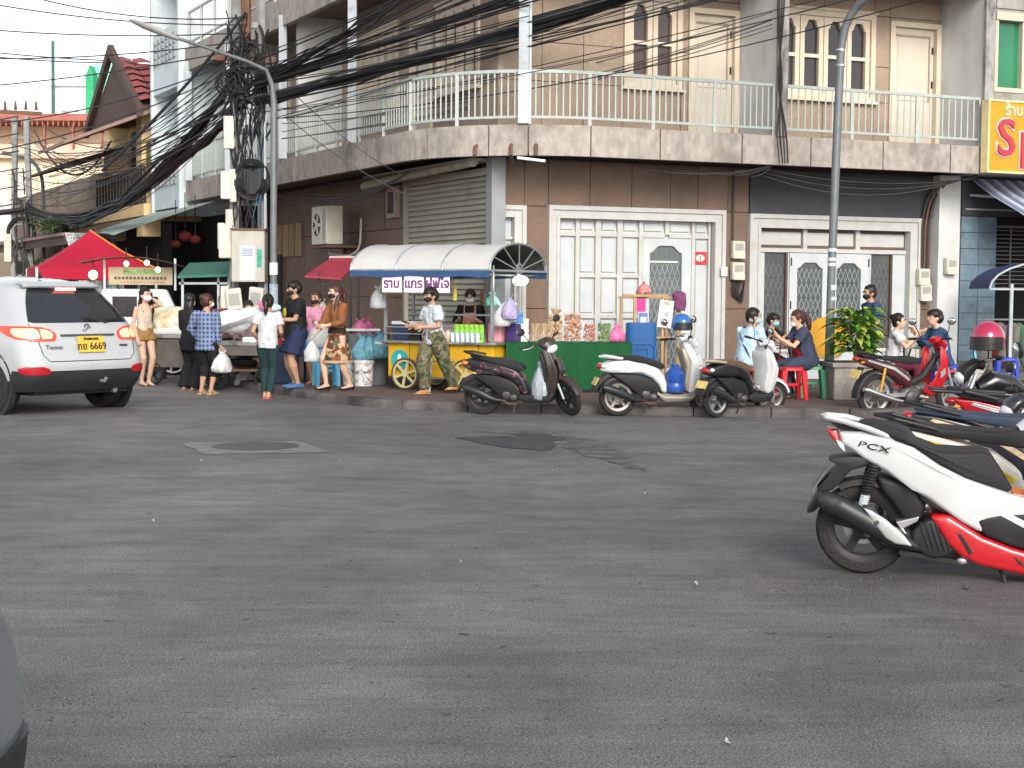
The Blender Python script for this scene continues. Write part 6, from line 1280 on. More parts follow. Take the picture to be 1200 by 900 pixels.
# ---- stools
def stool(label, p, col, rz=0, h=.45, name='plastic_stool', group=None):
    t = thing(name, label, 'stool', p, rz, group); mm = mat('stool_%s' % '_'.join('%.2f' % c for c in col), col, .4, var=.08, vs=5)
    part('seat', MB().sweep([(0,0,h-.05),(0,0,h-.012),(0,0,h)], [(.15,.15),(.148,.148),(.135,.135)], side=(1,0,0), n=28, e=6), mm, t, smooth=True, angle=50)
    for sx in (-1, 1):
        for sy in (-1, 1):
            part('leg', MB().prism([(-.03,0),(.03,0),(.045,h-.05),(-.045,h-.05)], -.012, .012, lambda a, b_, c: Vector((sx*(.165-.03*b_/h)+a*.72*-1*sx+c*sy*.7, sy*(.165-.03*b_/h)+a*.0+c+(0), b_))), mm, t)
    part('brace', MB().box((-.15,-.012,h*.42),(.15,.012,h*.5)).box((-.012,-.15,h*.36),(.012,.15,h*.42)), mm, t)
    return t
LBL, REDS, GRNS, BLUS = (.10,.38,.58), (.50,.012,.02), (.06,.26,.12), (.02,.05,.38)
p = G(382,452,SW); stool('light blue plastic stool under white bag of bread', p, LBL, .3, .52); stool('light blue plastic stool stacked on top of another', p+Vector((0,0,.07)), (.09,.35,.55), .3, .52)
stool('bright red plastic stool under red apron hem', G(927,468,SW), REDS, .1, .46); stool('green plastic stool beside the bright red one', G(951,466,SW), GRNS, -.1, .46)
stool('blue plastic stool under man in denim shirt', G(1108,464,SW), BLUS, .15, .47); stool('blue plastic stool standing empty beside the step', G(1179,452,SW), BLUS, -.2, .47)
stool('red plastic stool beneath the tie-dye man', G(872,468,SW), REDS, .2, .46); stool('red plastic stool beneath the white-topped woman', G(1043,467,SW), REDS, -.2, .44); stool('blue plastic stool beneath the child in black', G(898,459,SW), BLUS, 0, .46)
hang_bag('white carrier bag resting on light blue stool', G(380,452,SW)+Vector((-.06,-.05,.6)), .2, .42, BAGW, seed=21)
# ---- tables with food
def ftable(label, p, w_, d_, h, rz=0):
    t = thing('folding_table', label, 'table', p, rz); part('top', MB().box((-w_/2,-d_/2,h-.03),(w_/2,d_/2,h)), STAIN, t, bevel=.008)
    for sx in (-1,1): part('leg', MB().sweep([(sx*w_*.42,-d_*.4,0),(sx*w_*.3,d_*.4,h-.03)], .014, n=6), BLACK, t); part('leg', MB().sweep([(sx*w_*.42,d_*.4,0),(sx*w_*.3,-d_*.4,h-.03)], .014, n=6), BLACK, t)
    return t
p = G(911,462,SW); ftable('steel-topped folding table between tie-dye man and apron woman', p, .62, .5, .72); p2 = G(1076,462,SW); ftable('steel-topped folding table between white-topped woman and denim man', p2, .6, .5, .72)
def plate(label, p, group=None, food=(.5,.45,.38)):
    t = thing('plate_of_food', label, 'plate', p, group=group); part('plate', MB().lathe([(0,0),(.07,0),(.12,.02),(.115,.025),(0,.012)], n=20), mat('white_lid', (.6,.62,.64)), t, smooth=True); part('food', MB().ell((0,0,.025), (.075,.06,.035), 10, 6), mat('food_%.2f' % food[0], food, .6, var=.3, vs=40), t, smooth=True)
plate('plate of food between tie-dye man and apron woman', p+Vector((-.05,0,.722)), food=(.3,.18,.08)); plate('white plate of rice in front of denim man', p2+Vector((.05,0,.722)))
item('clear_cup', 'clear plastic drink cup with straw on folding table', 'cup', p2+Vector((.14,.1,.722)), MB().lathe([(0,0),(.035,0),(.048,.13),(0,.135)], n=14).beam((0,0,.1),(.02,0,.24), .008), CLEAR, 0)
item('red_handbag', 'red shoulder bag hanging at the folding table', 'handbag', G(918,463,SW)+Vector((0,-.1,.28)), MB().sweep([(0,0,0),(0,0,.1),(0,0,.26)], [(.13,.05),(.14,.06),(.11,.03)], side=(1,0,0), n=14, e=3).sweep([(-.09,0,.24),(-.07,0,.48),(.07,0,.48),(.09,0,.24)], .01, n=6), mat('red_leather', (.36,.02,.03), .5), 0, smooth=True)
# ---- planter with leafy plant and round sign
p = G(1004,469,SW)
t = thing('stone_planter', 'square weathered concrete planter at the lamp foot', 'planter', p+Vector((.05,.25,0)), R_(4))
part('box', MB().box((-.42,-.32,0),(.42,.32,.46)), mat('planter_stone', (.24,.22,.195), .85, var=.35, vs=4, bump=.4, bs=24, col2=(.09,.08,.07), c2s=1.8), t, bevel=.02); part('rim', MB().box((-.45,-.35,.46),(.45,.35,.53)), MATS['planter_stone'], t, bevel=.015); part('soil', MB().box((-.4,-.3,.531),(.4,.3,.54)), mat('soil', (.06,.045,.03), .95), t)
def broadleaf(base, label):
    rnd = random.Random(5); t = thing('leafy_plant', label, 'plant', base); st_m = MB(); cs = [(.05,.15,.02),(.14,.29,.035),(.38,.42,.08)]; LM = [mat('leaf_%d' % i, c, .4, var=.25, vs=8) for i, c in enumerate(cs)]
    for k in range(5): a = rnd.uniform(0,6.28); st_m.sweep([(0,0,0),(math.cos(a)*.1,math.sin(a)*.1,.3),(math.cos(a)*.2,math.sin(a)*.16,.55)], [.018,.015,.01], n=6)
    part('stem', st_m, mat('plant_stem', (.12,.12,.05), .8), t, smooth=True)
    for k in range(190):
        z0 = rnd.uniform(.12,.72); a = rnd.uniform(0,6.28); r0 = rnd.uniform(.03,.27)*(1-.4*abs(z0-.4)); o = Vector((math.cos(a)*r0, math.sin(a)*r0*.9, z0)); d = Vector((math.cos(a), math.sin(a), rnd.uniform(.1,1.0))).normalized()
        L_ = rnd.uniform(.24,.40)*(1 if z0 > .3 else .85); s = Vector((-d.y, d.x, 0)).normalized(); pts = []; m = MB(); wv = rnd.uniform(.04,.062); rows = []
        for i in range(6):
            u = i/5; c = o+d*L_*u*.9-Vector((0,0,1))*(L_*.5*u*u); wd = wv*math.sin(math.pi*min(1,.12+u*.88))+.002; rows.append([c-s*wd+Vector((0,0,wd*.4)), c, c+s*wd+Vector((0,0,wd*.4))])
        m.loft(rows, closed=False, caps=False); part('leaf', m, LM[rnd.choices([0,1,2],[3,5,3 if z0 > .35 else 1.5])[0]], t, smooth=True)
broadleaf(p+Vector((.0,.12,.54)), 'bushy dracaena with long drooping green and yellow leaves')
pp = AT(968,399,23.5); t = thing('round_orange_sign', 'round plain orange sign plate leaning behind the lamp post', 'sign', (pp.x, pp.y, SW))
part('plate', MB().lathe([(0,-.02),(.32,-.02),(.325,0),(0,.005)], (0,0,.82), 'Y', n=40), mat('orange_plate', (.56,.28,.02), .55, var=.12, vs=3), t); part('post', MB().box((-.02,.0,0),(.02,.03,.8)), STEEL, t)
# ---- buckets, tubs, bags on the left
def bucket(label, p, r, h, m_, lid=True, handle=True):
    t = thing('bucket', label, 'bucket', p); part('pail', MB().lathe([(0,0),(r*.86,0),(r,h*.9),(r*1.06,h*.9),(r*1.06,h),(r*.97,h)], n=26), m_, t, smooth=True)
    if lid: part('lid', MB().lathe([(0,h*1.02),(r*1.02,h*1.01),(r*1.07,h*.97),(r*1.0,h*.93)], n=26), mat('white_lid', (.6,.62,.64)), t, smooth=True)
    if handle: part('handle', MB().sweep([(-r,0,h*.85),(-r*.7,-r*.9,h*.55),(r*.7,-r*.9,h*.55),(r,0,h*.85)], .006, n=5), BLACK, t)
PAIL = ramp_mat('printed_pail', 'noise', [(0,(.6,.62,.64)),(.52,(.5,.5,.5)),(.56,(.22,.12,.1)),(.6,(.58,.6,.62)),(.7,(.3,.32,.35))], scale=9, rough=.5)
bucket('white printed paint bucket with lid behind brown cardigan woman', G(426,452,SW), .165, .40, PAIL); bucket('white paint bucket half hidden by the patterned skirt', G(411,451,SW)+Vector((0,.15,0)), .16, .4, PAIL)
bucket('stained grey white bucket standing at the shop step', G(1141,451,SW), .19, .36, mat('stained_pail', (.42,.40,.36), .7, var=.3, vs=6, col2=(.2,.15,.1), c2s=4), lid=False)
item('water_bottle', 'light blue bottle standing in the stained bucket', 'bottle', G(1141,451,SW)+Vector((0,0,.3)), MB().lathe([(0,0),(.04,0),(.04,.2),(.018,.25),(.018,.29),(0,.29)], n=14), mat('blue_bottle', (.06,.36,.5), .3), 0, smooth=True)
p = AT(432,430,24.7); p.z = SW
item('grey_bin', 'large dull grey bin beside the blue bags', 'bin', p, MB().sweep([(0,0,0),(0,0,.8)], [(.3,.25),(.34,.28)], side=(1,0,0), n=24, e=4), mat('grey_bin', (.13,.14,.145), .6), 0, smooth=True)
for k, (x, y) in enumerate(((433,418),(446,416),(425,420))): hang_bag('blue plastic bag of goods piled beside the yellow cart', AT(x,y,24.2)-Vector((0,0,.05)), .16, .44, BAGB, seed=30+k, group='blue bags beside the cart')
ftb = AT(372,400,25.2); ftb.z = SW
t = thing('red_awning_stall', 'small stall under a sloping dark red awning', 'stall', ftb+Vector((.3,0,0)))
def rl2(x, y, d): return AT(x,y,d)-(ftb+Vector((.3,0,0)))
part('awning', MB().add([rl2(388,302,26.6), rl2(426,302,26.6), rl2(400,326,25.3), rl2(357,323,25.3), rl2(388,305,26.6), rl2(426,305,26.6), rl2(400,328,25.3), rl2(357,325,25.3)], [(0,1,2,3),(7,6,5,4),(0,3,7,4),(1,5,6,2),(2,6,7,3)]), mat('dark_red_canvas', (.30,.035,.055), .7, var=.15, vs=4), t)
part('awning_ridge', MB().beam(rl2(386,302,26.62), rl2(427,302,26.62), .06), mat('pink_grey', (.42,.33,.33), .7), t)
for x, d in ((374,25.4),(411,25.4),(420,26.4)): q = rl2(x,320,d); part('post', MB().box((q.x-.02,q.y-.02,0),(q.x+.02,q.y+.02,q.z)), BLACK, t)
part('cross_bar', MB().beam(rl2(372,333,25.4), rl2(412,333,25.4), .025), BLACK, t); q = rl2(378,402,25.3); part('tray_table', MB().box((-.55,-.25,.84),(.75,.3,.88)), STAIN, t); part('table_leg', MB().box((-.5,-.2,0),(-.46,-.16,.84)).box((.7,-.2,0),(.74,-.16,.84)), BLACK, t)
for k, x in enumerate((368,382,422,432)): hang_bag('pink bag of produce on the red awning stall', AT(x,391,25.15)-Vector((0,0,.05)), .15, .3, BAGP, seed=50+k, group='pink bags on the red stall')
hang_bag('pale bag hanging high beneath the red awning', AT(378,368,25.3)-Vector((0,0,.18)), .16, .42, mat('pale_cone', (.42,.42,.38), .7), seed=60)
# ---- steel food carts on the left
p = AT(214,440,26.2); p.z = 0
t = thing('steel_food_cart', 'dark steel food cart with yellow plastic covers behind black-clad woman', 'food cart', p, R_(-12))
part('body', MB().box((-.62,-.35,.30),(.75,.4,.80)), mat('dull_steel', (.13,.115,.10), .5, metal=.3, var=.2, vs=4), t, bevel=.01); part('rim', MB().box((-.68,-.4,.80),(.8,.45,.85)), STAIN, t)
for x in (-.4, .5): spoked_wheel('wheel', .2, t, (x,-.32,.2), RUBBER, BLACK, 5, .07)
item('plastic_covered_food', 'food heap under crumpled yellowish plastic sheet on steel cart', 'covered food', p+Vector((-.1,0,.85)), MB().ell((0,0,.2), (.5,.3,.28), 14, 10).ell((.3,-.05,.12), (.3,.25,.18), 12, 8).ell((-.4,0,.32), (.25,.2,.2), 12, 8), mat('yellow_plastic_sheet', (.62,.53,.32), .35, var=.35, vs=7, bump=.9, bs=9, col2=(.66,.64,.58), c2s=4), R_(-12), remesh=.03, sm=1, smooth=True)
item('cloth_roll', 'white folded cloth laid along the steel cart rim', 'cloth', p+Vector((0,-.3,.85)), MB().sweep([(-.55,0,.05),(-.1,0,.06),(.5,0,.04)], [.05,.06,.05], n=10), mat('white_cloth', (.6,.6,.58), .85, var=.1, vs=10), R_(-12), smooth=True)
for k in range(1,3): hang_bag('white bag of supplies under the steel carts', AT(202+k*45,446,25.7)-Vector((0,0,.02)) if False else Vector((AT(196+k*46,440,25.6).x, 25.5, .02)), .16, .3, BAGW, seed=70+k, group='bags under the steel carts')
p = AT(291,440,25.0); p.z = 0
t = thing('grill_cart', 'open steel cart with glass shelf, wok and lower shelf', 'food cart', p, R_(-4))
part('counter', MB().box((-.62,-.3,.72),(.5,.45,.78)), STAIN, t); part('front_panel', MB().box((-.6,-.28,.56),(.48,-.24,.72)), mat('dull_steel', (.2,.18,.16)), t); part('lower_shelf', MB().box((-.6,-.28,.30),(.48,.4,.34)), RUST, t)
for x in (-.58, .46):
    for y in (-.26, .4): part('leg', MB().box((x-.02,y-.02,.1),(x+.02,y+.02,.72)), BLACK, t)
for x in (-.45, .35): spoked_wheel('wheel', .19, t, (x,-.27,.19), RUBBER, BLACK, 5, .08)
part('slanted_glass', MB().add([(-.55,-.25,.95),(.4,-.25,1.28),(.4,.05,1.28),(-.55,.05,.95)], [(0,1,2,3)]), CLEAR, t); part('slanted_frame', MB().beam((-.55,-.25,.94),(.42,-.25,1.28), .035, .05), STAIN, t); part('frame_post', MB().beam((.42,-.24,.78),(.42,-.24,1.28), .025).beam((-.55,-.24,.78),(-.55,-.24,.96), .025), STAIN, t)
item('wok', 'black wok on the lower shelf of the open cart', 'wok', p+Vector((-.05,-.1,.36)), MB().lathe([(0,0),(.14,.02),(.26,.12),(.27,.13),(.25,.115),(0,.03)], n=24), BLACK, 0, smooth=True); item('gas_ring', 'small gas burner under the wok', 'burner', p+Vector((.2,-.1,.46)), MB().lathe([(.05,0),(.12,0),(.12,.08),(.05,.08),(.05,0)], n=18), RUST, 0)
item('foam_tray', 'white foam tray on the open cart counter', 'tray', p+Vector((.18,-.18,.78)), MB().box((-.22,-.12,0),(.2,.12,.07)).box((-.2,-.1,.07),(.18,.1,.075)), mat('foam_white', (.68,.68,.66)), 0); item('white_sheet', 'white plastic sheet over goods on the open cart', 'sheet', p+Vector((-.25,.0,1.0)), MB().ell((0,0,.1), (.35,.2,.2), 12, 8).ell((.3,.05,.22), (.25,.15,.12), 10, 8), mat('white_sheet', (.6,.62,.63), .5, var=.15, vs=8, bump=.8, bs=10), 0, remesh=.03, sm=1, smooth=True)
item('pink_pouch', 'pink pouch on the slanted glass shelf', 'pouch', p+Vector((.28,-.15,1.30)), MB().ell((0,0,.05), (.08,.06,.08), 10, 8).ell((-.06,0,.1), (.04,.04,.05), 8, 6), BAGP, 0, smooth=True); item('cyan_pouch', 'pale blue pouch beside the pink one', 'pouch', p+Vector((.44,-.15,1.28)), MB().ell((0,0,.05), (.12,.07,.07), 10, 8), mat('pale_cyan', (.45,.6,.64), .5), 0, smooth=True)
item('cool_box', 'dark navy plastic box standing on the pavement edge', 'box', G(332,450,SW)+Vector((0,.3,0)), MB().box((-.2,-.18,0),(.2,.18,.55)), mat('navy_tub', (.03,.045,.1)), .1, bevel=.02)
item('red_tub', 'small red tub on the navy box', 'tub', G(332,450,SW)+Vector((0,.3,.55)), MB().lathe([(0,0),(.13,0),(.16,.16),(0,.17)], n=18), mat('red_tub', (.4,.03,.03), .45), .1)
t = thing('green_canopy_stall', 'low stall under a dark green sheet canopy behind the pole', 'stall', Vector((AT(245,400,27.6).x, 27.6, 0)))
b0 = t.location.copy(); gq = lambda x, y, d: AT(x,y,d)-b0
part('canopy', MB().add([gq(222,308,28.6), gq(276,306,28.6), gq(270,321,26.6), gq(208,323,26.6), gq(222,310,28.6), gq(276,308,28.6), gq(270,324,26.6), gq(208,326,26.6)], [(0,1,2,3),(7,6,5,4),(0,3,7,4),(1,5,6,2),(2,6,7,3)]), mat('green_sheet', (.035,.14,.10), .6, var=.15, vs=4), t)
for x in (214, 256, 268): q = gq(x,325,26.8); part('post', MB().box((q.x-.02,q.y-.02,0),(q.x+.02,q.y+.02,q.z+.05)), mat('post_white', (1,1,1)), t)
part('rail', MB().beam(gq(210,332,26.8), gq(275,332,26.8), .04), mat('post_white', (1,1,1)), t); part('back_table', MB().box((-.9,.0,.8),(.9,.6,.85)), STAIN, t); part('table_leg', MB().box((-.85,.1,0),(-.8,.15,.8)).box((.8,.1,0),(.85,.15,.8)), BLACK, t)
for k in range(5): hang_bag('dim goods bag on the green canopy stall table', b0+Vector((-.7+k*.33,.25,.86)), .14, .3, [BAGW,BAGB,BAGP,mat('navy_bag', (.04,.06,.18), .5),BAGW][k], seed=90+k, group='bags on the green stall')
# ---- red tent and snack truck
tp = Vector((fx(106,33), 33.0, 0)); t = thing('red_tent', 'red peaked canopy tent beyond the silver car', 'tent', tp, R_(22))
RT_ = mat('red_tent_cloth', (.36,.01,.035), .8, var=.12, vs=2)
hs_, ez, pz = 1.2, 2.05, 2.86; m = MB(); rows = []
for i in range(7):
    u = i/6; r = hs_*(1-u); z = ez+(pz-ez)*(u**1.25); rows.append([Vector((r*a, r*b, z)) for a, b in ((-1,-1),(0,-.97),(1,-1),(.97,0),(1,1),(0,.97),(-1,1),(-.97,0))] if r > .01 else [Vector((0.003*a,.003*b,z)) for a, b in ((-1,-1),(0,-1),(1,-1),(1,0),(1,1),(0,1),(-1,1),(-1,0))])
m.loft(rows, caps=False); part('canopy', m, RT_, t); rows = [[Vector((hs_*a, hs_*b, ez)) for a, b in ((-1,-1),(1,-1),(1,1),(-1,1))], [Vector((hs_*a*1.01, hs_*b*1.01, ez-.24)) for a, b in ((-1,-1),(1,-1),(1,1),(-1,1))]]
part('valance', MB().loft(rows, caps=False), RT_, t)
for a, b in ((-1,-1),(1,-1),(1,1),(-1,1)): part('post', MB().box((a*hs_-.025,b*hs_-.025,0),(a*hs_+.025,b*hs_+.025,ez)), STEEL, t)
part('seam', MB().sweep([(0,0,pz+.01),(hs_*.5,-hs_*.5,ez+.36),(hs_,-hs_,ez+.01)], .02, n=5), mat('orange_seam', (.6,.2,.05), .7), t)
kp_ = Vector((fx(168,29.5), 29.5, 0)); t = thing('snack_truck', 'small white snack truck with cream roof sign and tan canopy', 'truck', kp_, R_(12))
WTR = mat('truck_white', (.55,.60,.62), .4, var=.06)
part('cab', MB().prism([(-.75,.5),(.85,.5),(.85,.95),(.62,1.25),(.45,1.62),(-.75,1.62)], -.6, .6), WTR, t, bevel=.05); part('side_window', MB().prism([(-.55,1.1),(.36,1.1),(.28,1.48),(-.55,1.48)], -.612, -.6), DARKGL, t); part('window_frame', MB().beam((-.08,-.614,1.1),(-.08,-.614,1.48), .04), WTR, t); part('windscreen', MB().add([(.84,-.5,.98),(.84,.5,.98),(.49,.46,1.58),(.49,-.46,1.58)], [(0,1,2,3)]), DARKGL, t)
for x in (-.5, .55): spoked_wheel('wheel', .28, t, (x,-.55,.28), RUBBER, ALU, 6, .14)
sb2 = part('roof_sign', MB().box((-.62,-.5,1.70),(.55,-.44,2.03)), mat('cream_sign', (.38,.335,.24), .6), t); part('sign_green', MB().box((-.35,-.506,1.9),(.35,-.502,1.98)), mat('sign_green', (.2,.36,.14), .6, var=.5, vs=30, detail=1), sb2)
for k in range(14): part('sign_writing', MB().box((-.52+k*.07,-.506,1.80),(-.47+k*.07,-.502,1.85)), mat('sign_ink', (.08,.07,.06), .7), sb2); part('sign_writing', MB().box((-.4+k*.06,-.506,1.735),(-.37+k*.06,-.502,1.76)), mat('sign_red', (.4,.1,.08), .7), sb2)
m = MB(); m.loft([[Vector((-1.15+2.4*i/10, -.95+1.7*j/4, 2.12+.12*math.sin(math.pi*i/10)-.0025*(i-2)**2*1.6)) for j in range(5)] for i in range(11)], closed=False, caps=False); part('tan_canopy', m, mat('tan_tarp', (.33,.24,.19), .8, var=.25, vs=3), t, smooth=True)
for x in (-.7, .6): part('canopy_post', MB().box((x-.02,-.4,1.6),(x+.02,-.36,2.2)), STEEL, t)
GLOW = mat('warm_bulb', (1,.8,.45), .4, emit=(1,.66,.28), es=5)
for k, (x, y) in enumerate(((109,322),(185,316),(172,308),(148,309))):
    q = AT(x, y, 28.6); lt = thing('hanging_bulb', 'glowing warm bulb under the tan truck canopy', 'bulb', q, group='bulbs under the truck canopy'); part('bulb', MB().ell((0,0,0), .085 if k == 0 else .05, 12, 8), GLOW, lt, smooth=True); part('cord', MB().sweep([(0,0,.06),(0,0,.3)], .01, n=5), BLACK, lt)
# ---- wall-mounted things
def acunit(p, rz):
    t = thing('air_conditioner', 'cream outdoor air conditioner on a wall bracket above the red awning', 'air conditioner', p, rz)
    part('casing', MB().box((-.42,-.17,0),(.42,.17,.74)), IVORY, t, bevel=.02); part('fan_ring', MB().lathe([(.22,-.18),(.27,-.18),(.27,-.165),(.22,-.165),(.22,-.18)], (-.1,0,.38), 'Y', n=26), IVORY, t); part('fan_dark', MB().lathe([(0,-.176),(.22,-.176),(.22,-.17)], (-.1,0,.38), 'Y', n=26), BLACK, t); m = MB()
    for k in range(5): a = k*1.256; m.beam((-.1,-.18,.38),(-.1+.2*math.cos(a),-.18,.38+.2*math.sin(a)), .06, .01, up=(0,1,0))
    part('fan_blades', m, IVORY, t); part('side_grille', MB().box((.2,-.176,.06),(.38,-.172,.68)), mat('meter_grey', (.3,.3,.3)), t); part('bracket', MB().box((-.48,-.2,-.06),(.48,.6,-.02)).box((-.46,.5,-.5),(-.42,.54,-.06)), RUST, t)
pa = WL(6.3, .55, 2.5); acunit(pa, math.atan2(nl.y, nl.x)+math.pi/2)
def meter(label, p, rz, n=1):
    t = thing('electric_meter', label, 'electric meter', p, rz); part('case', MB().box((-.12,-.11,0),(.12,0,.3)), IVORY, t, bevel=.02); part('window', MB().box((-.08,-.116,.14),(.08,-.108,.25)), mat('meter_grey', (.3,.3,.3)), t); part('cover', MB().box((-.11,-.13,.0),(.11,-.11,.09)), IVORY, t, bevel=.01)
rzR = AR
meter('upper ivory electric meter on the pier between white doors', WR(4.36,.02,2.2), rzR); meter('lower ivory electric meter with dangling cables on the pier', WR(4.36,.02,1.84), rzR)
meter('ivory electric meter on brown pier beside white column', WR(8.16,.06,1.78), rzR); meter('ivory electric meter fixed on the white column', WR(8.62,.23,1.98), rzR); meter('small lower electric meter beside white column', WR(8.2,.07,1.5), rzR)
for k in range(4): solo('meter_cable', MB().sweep(smooth_path(resample([WR(4.3+.05*k,.05,1.84), WR(4.25+.04*k,.06,1.62), WR(4.38+.03*k,.06,1.5-.03*k), WR(4.5,.05,1.7), WR(4.52,.05,1.9)], .06), 2), .013, n=5), CABLE, 'black cable looping below the meters on the pier', 'cable', 'cables below the meters', smooth=True)
solo('conduit_pipe', MB().sweep([WR(4.28,.04,2.5), WR(4.28,.04,3.7)], .02, n=6), CABLE2, 'thin dark conduit rising above the pier meters', 'pipe'); 
for k in range(3): solo('service_pipe', MB().sweep(smooth_path(resample([WR(8.13+.08*k,.07,2.08), WR(8.13+.08*k,.08,2.9), WR(8.22+.08*k,.1,3.35), WR(8.38+.06*k,.26,3.6)], .1), 2), .022, n=6), RUST if k == 1 else CABLE2, 'brown pipe climbing beside the white column', 'pipe', 'pipes beside the white column', smooth=True)
item('door_bell_box', 'small white switch box on the door frame edge', 'switch box', WR(4.08,.09,1.9), MB().box((-.06,-.04,0),(.06,0,.16)), mat('white_card', (.6,.6,.6)), rzR, bevel=.01)
hang_bag('clear plastic bag of shopping held by the plaid-shirted woman', i3['w'](Vector(i3['hr'])+Vector((-.02,-.02,-.42))), .16, .36, BAGW, seed=80)
hang_bag('white plastic bag held by the brown cardigan woman', i7['w'](Vector(i7['hr'])+Vector((0,-.08,-.42))), .14, .36, BAGW, seed=81)
# ------------------------------------------------------------------ scooters and motorcycles
MIRR = mat('mirror_glass', (.75,.77,.78), .08, metal=.9, var=.03); TAILR = mat('tail_red', (.35,.008,.012), .2, coat=.6); AMBER = mat('amber_lens', (.6,.2,.02), .25, coat=.5); LENS = mat('clear_lens', (.6,.62,.63), .12, coat=.6)
SEATB = mat('seat_black', (.018,.018,.02), .6, var=.15, vs=14, bump=.2, bs=120); ENG = mat('engine_grey', (.09,.088,.085), .5, metal=.5, var=.25, vs=14); SILV = mat('silver_paint', (.5,.5,.5), .35, metal=.7, var=.08)
PLATE = mat('plate_yellow', (.56,.44,.16), .5, var=.15, vs=12); MUFB = mat('muffler_black', (.03,.032,.035), .42, metal=.4, var=.15, vs=8)
def body_prism(out, w, taper=None):
    tp = taper or (lambda p, q: 1.0)
    return MB().prism(out, -w, w, lambda p, q, t: Vector((p, t*tp(p, q), q)))
def wheel(parent, x, z, r, wd, rim, sp=5, steer=None, disc=True, name='wheel', hubr=.055, spw=.035, tyre=None):
    pr = [(r*.70,-wd*.42),(r*.82,-wd*.5),(r*.93,-wd*.44),(r*.985,-wd*.24),(r,0),(r*.985,wd*.24),(r*.93,wd*.44),(r*.82,wd*.5),(r*.70,wd*.42),(r*.70,-wd*.42)]
    m = MB().lathe(pr, (0,0,0), 'Y', n=48)
    rm = MB().lathe([(r*.60,-wd*.3),(r*.72,-wd*.44),(r*.74,-wd*.44),(r*.74,wd*.44),(r*.72,wd*.44),(r*.60,wd*.3),(r*.60,-wd*.3)], (0,0,0), 'Y', n=40); s = MB().lathe([(0,-wd*.5),(hubr,-wd*.5),(hubr,wd*.5),(0,wd*.5)], (0,0,0), 'Y', n=18)
    for i in range(sp):
        a = 2*math.pi*i/sp+.4; d = Vector((math.cos(a),0,math.sin(a))); s.beam(d*hubr*.8, d*r*.63, spw, wd*.3, up=(0,1,0))
    M_ = Matrix.Translation((x,0,z)); M_ = steer @ M_ if steer is not None else M_
    t = part(name, m.xf(M_), tyre or RUBBER, parent, smooth=True); part('rim', rm.xf(M_), rim, t, smooth=True); part('spokes', s.xf(M_), rim, t)
    if disc: part('brake_disc', MB().lathe([(r*.22,wd*.62),(r*.42,wd*.62),(r*.42,wd*.56),(r*.22,wd*.56),(r*.22,wd*.62)], (0,0,0), 'Y', n=28).xf(M_), ALU, t)
    return t
def steer_m(pivot, ang, rake=.42):
    ax = Vector((-rake,0,1)).normalized(); return Matrix.Translation(pivot) @ Matrix.Rotation(ang, 4, ax) @ Matrix.Translation(-Vector(pivot))
def bars(t, c, S, w=.33, grip=BLACK, mir=True, mirrors=MIRR, stem=.2, cable=True, mo=(-.02,.0), mshape=(.06,.018,.045)):
    cx, cz = c
    part('handlebar', MB().sweep([(cx-.13,-w,cz),(cx-.08,-w*.7,cz+.005),(cx,-w*.3,cz-.01),(cx,w*.3,cz-.01),(cx-.08,w*.7,cz+.005),(cx-.13,w,cz)], .012, n=8).xf(S), CHROME if grip is None else BLACK, t, smooth=True)
    for s in (-1, 1):
        part('grip', MB().sweep([(cx-.095,s*w*.72,cz+.003),(cx-.135,s*(w+.01),cz)], .018, n=10).xf(S), BLACK, t, smooth=True)
        part('lever', MB().sweep([(cx-.03,s*w*.55,cz-.005),(cx-.02,s*w*.8,cz-.012),(cx-.07,s*w*1.02,cz-.012)], .007, n=6).xf(S), SILV, t)
        if mir:
            b = Vector((cx-.05, s*w*.62, cz+.01)); e = b+Vector((-.02+mo[0], s*.09, stem)); part('mirror_stem', MB().sweep([b, b.lerp(e,.5)+Vector((.02,0,.0)), e], .006, n=6).xf(S), BLACK, t)
            rot = Matrix.Rotation(R_(90),3,'Z') @ Matrix.Rotation(R_(-10),3,'X'); part('mirror_shell', MB().ell(e+Vector((.012,s*.02,.02)), (mshape[0]*1.08,mshape[1]*1.3,mshape[2]*1.1), 14, 10, rot).xf(S), BLACK, t, smooth=True); part('mirror', MB().ell(e+Vector((-.006,s*.02,.02)), mshape, 14, 8, rot).xf(S), mirrors, t, smooth=True)
    return t
def fender_arc(x, z, r, w, a0, a1, S=None, n=12, th=.01):
    rows = []
    for i in range(n+1):
        a = a0+(a1-a0)*i/n; d = Vector((math.cos(a),0,math.sin(a))); c = Vector((x,0,z))
        rows.append([c+d*(r-.03)+Vector((0,-w,0)), c+d*(r+.002)+Vector((0,-w*.85,0)), c+d*(r+th*1.6)+Vector((0,0,0)), c+d*(r+.002)+Vector((0,w*.85,0)), c+d*(r-.03)+Vector((0,w,0))])
    m = MB().loft(rows, closed=False, caps=False); return m.xf(S) if S is not None else m
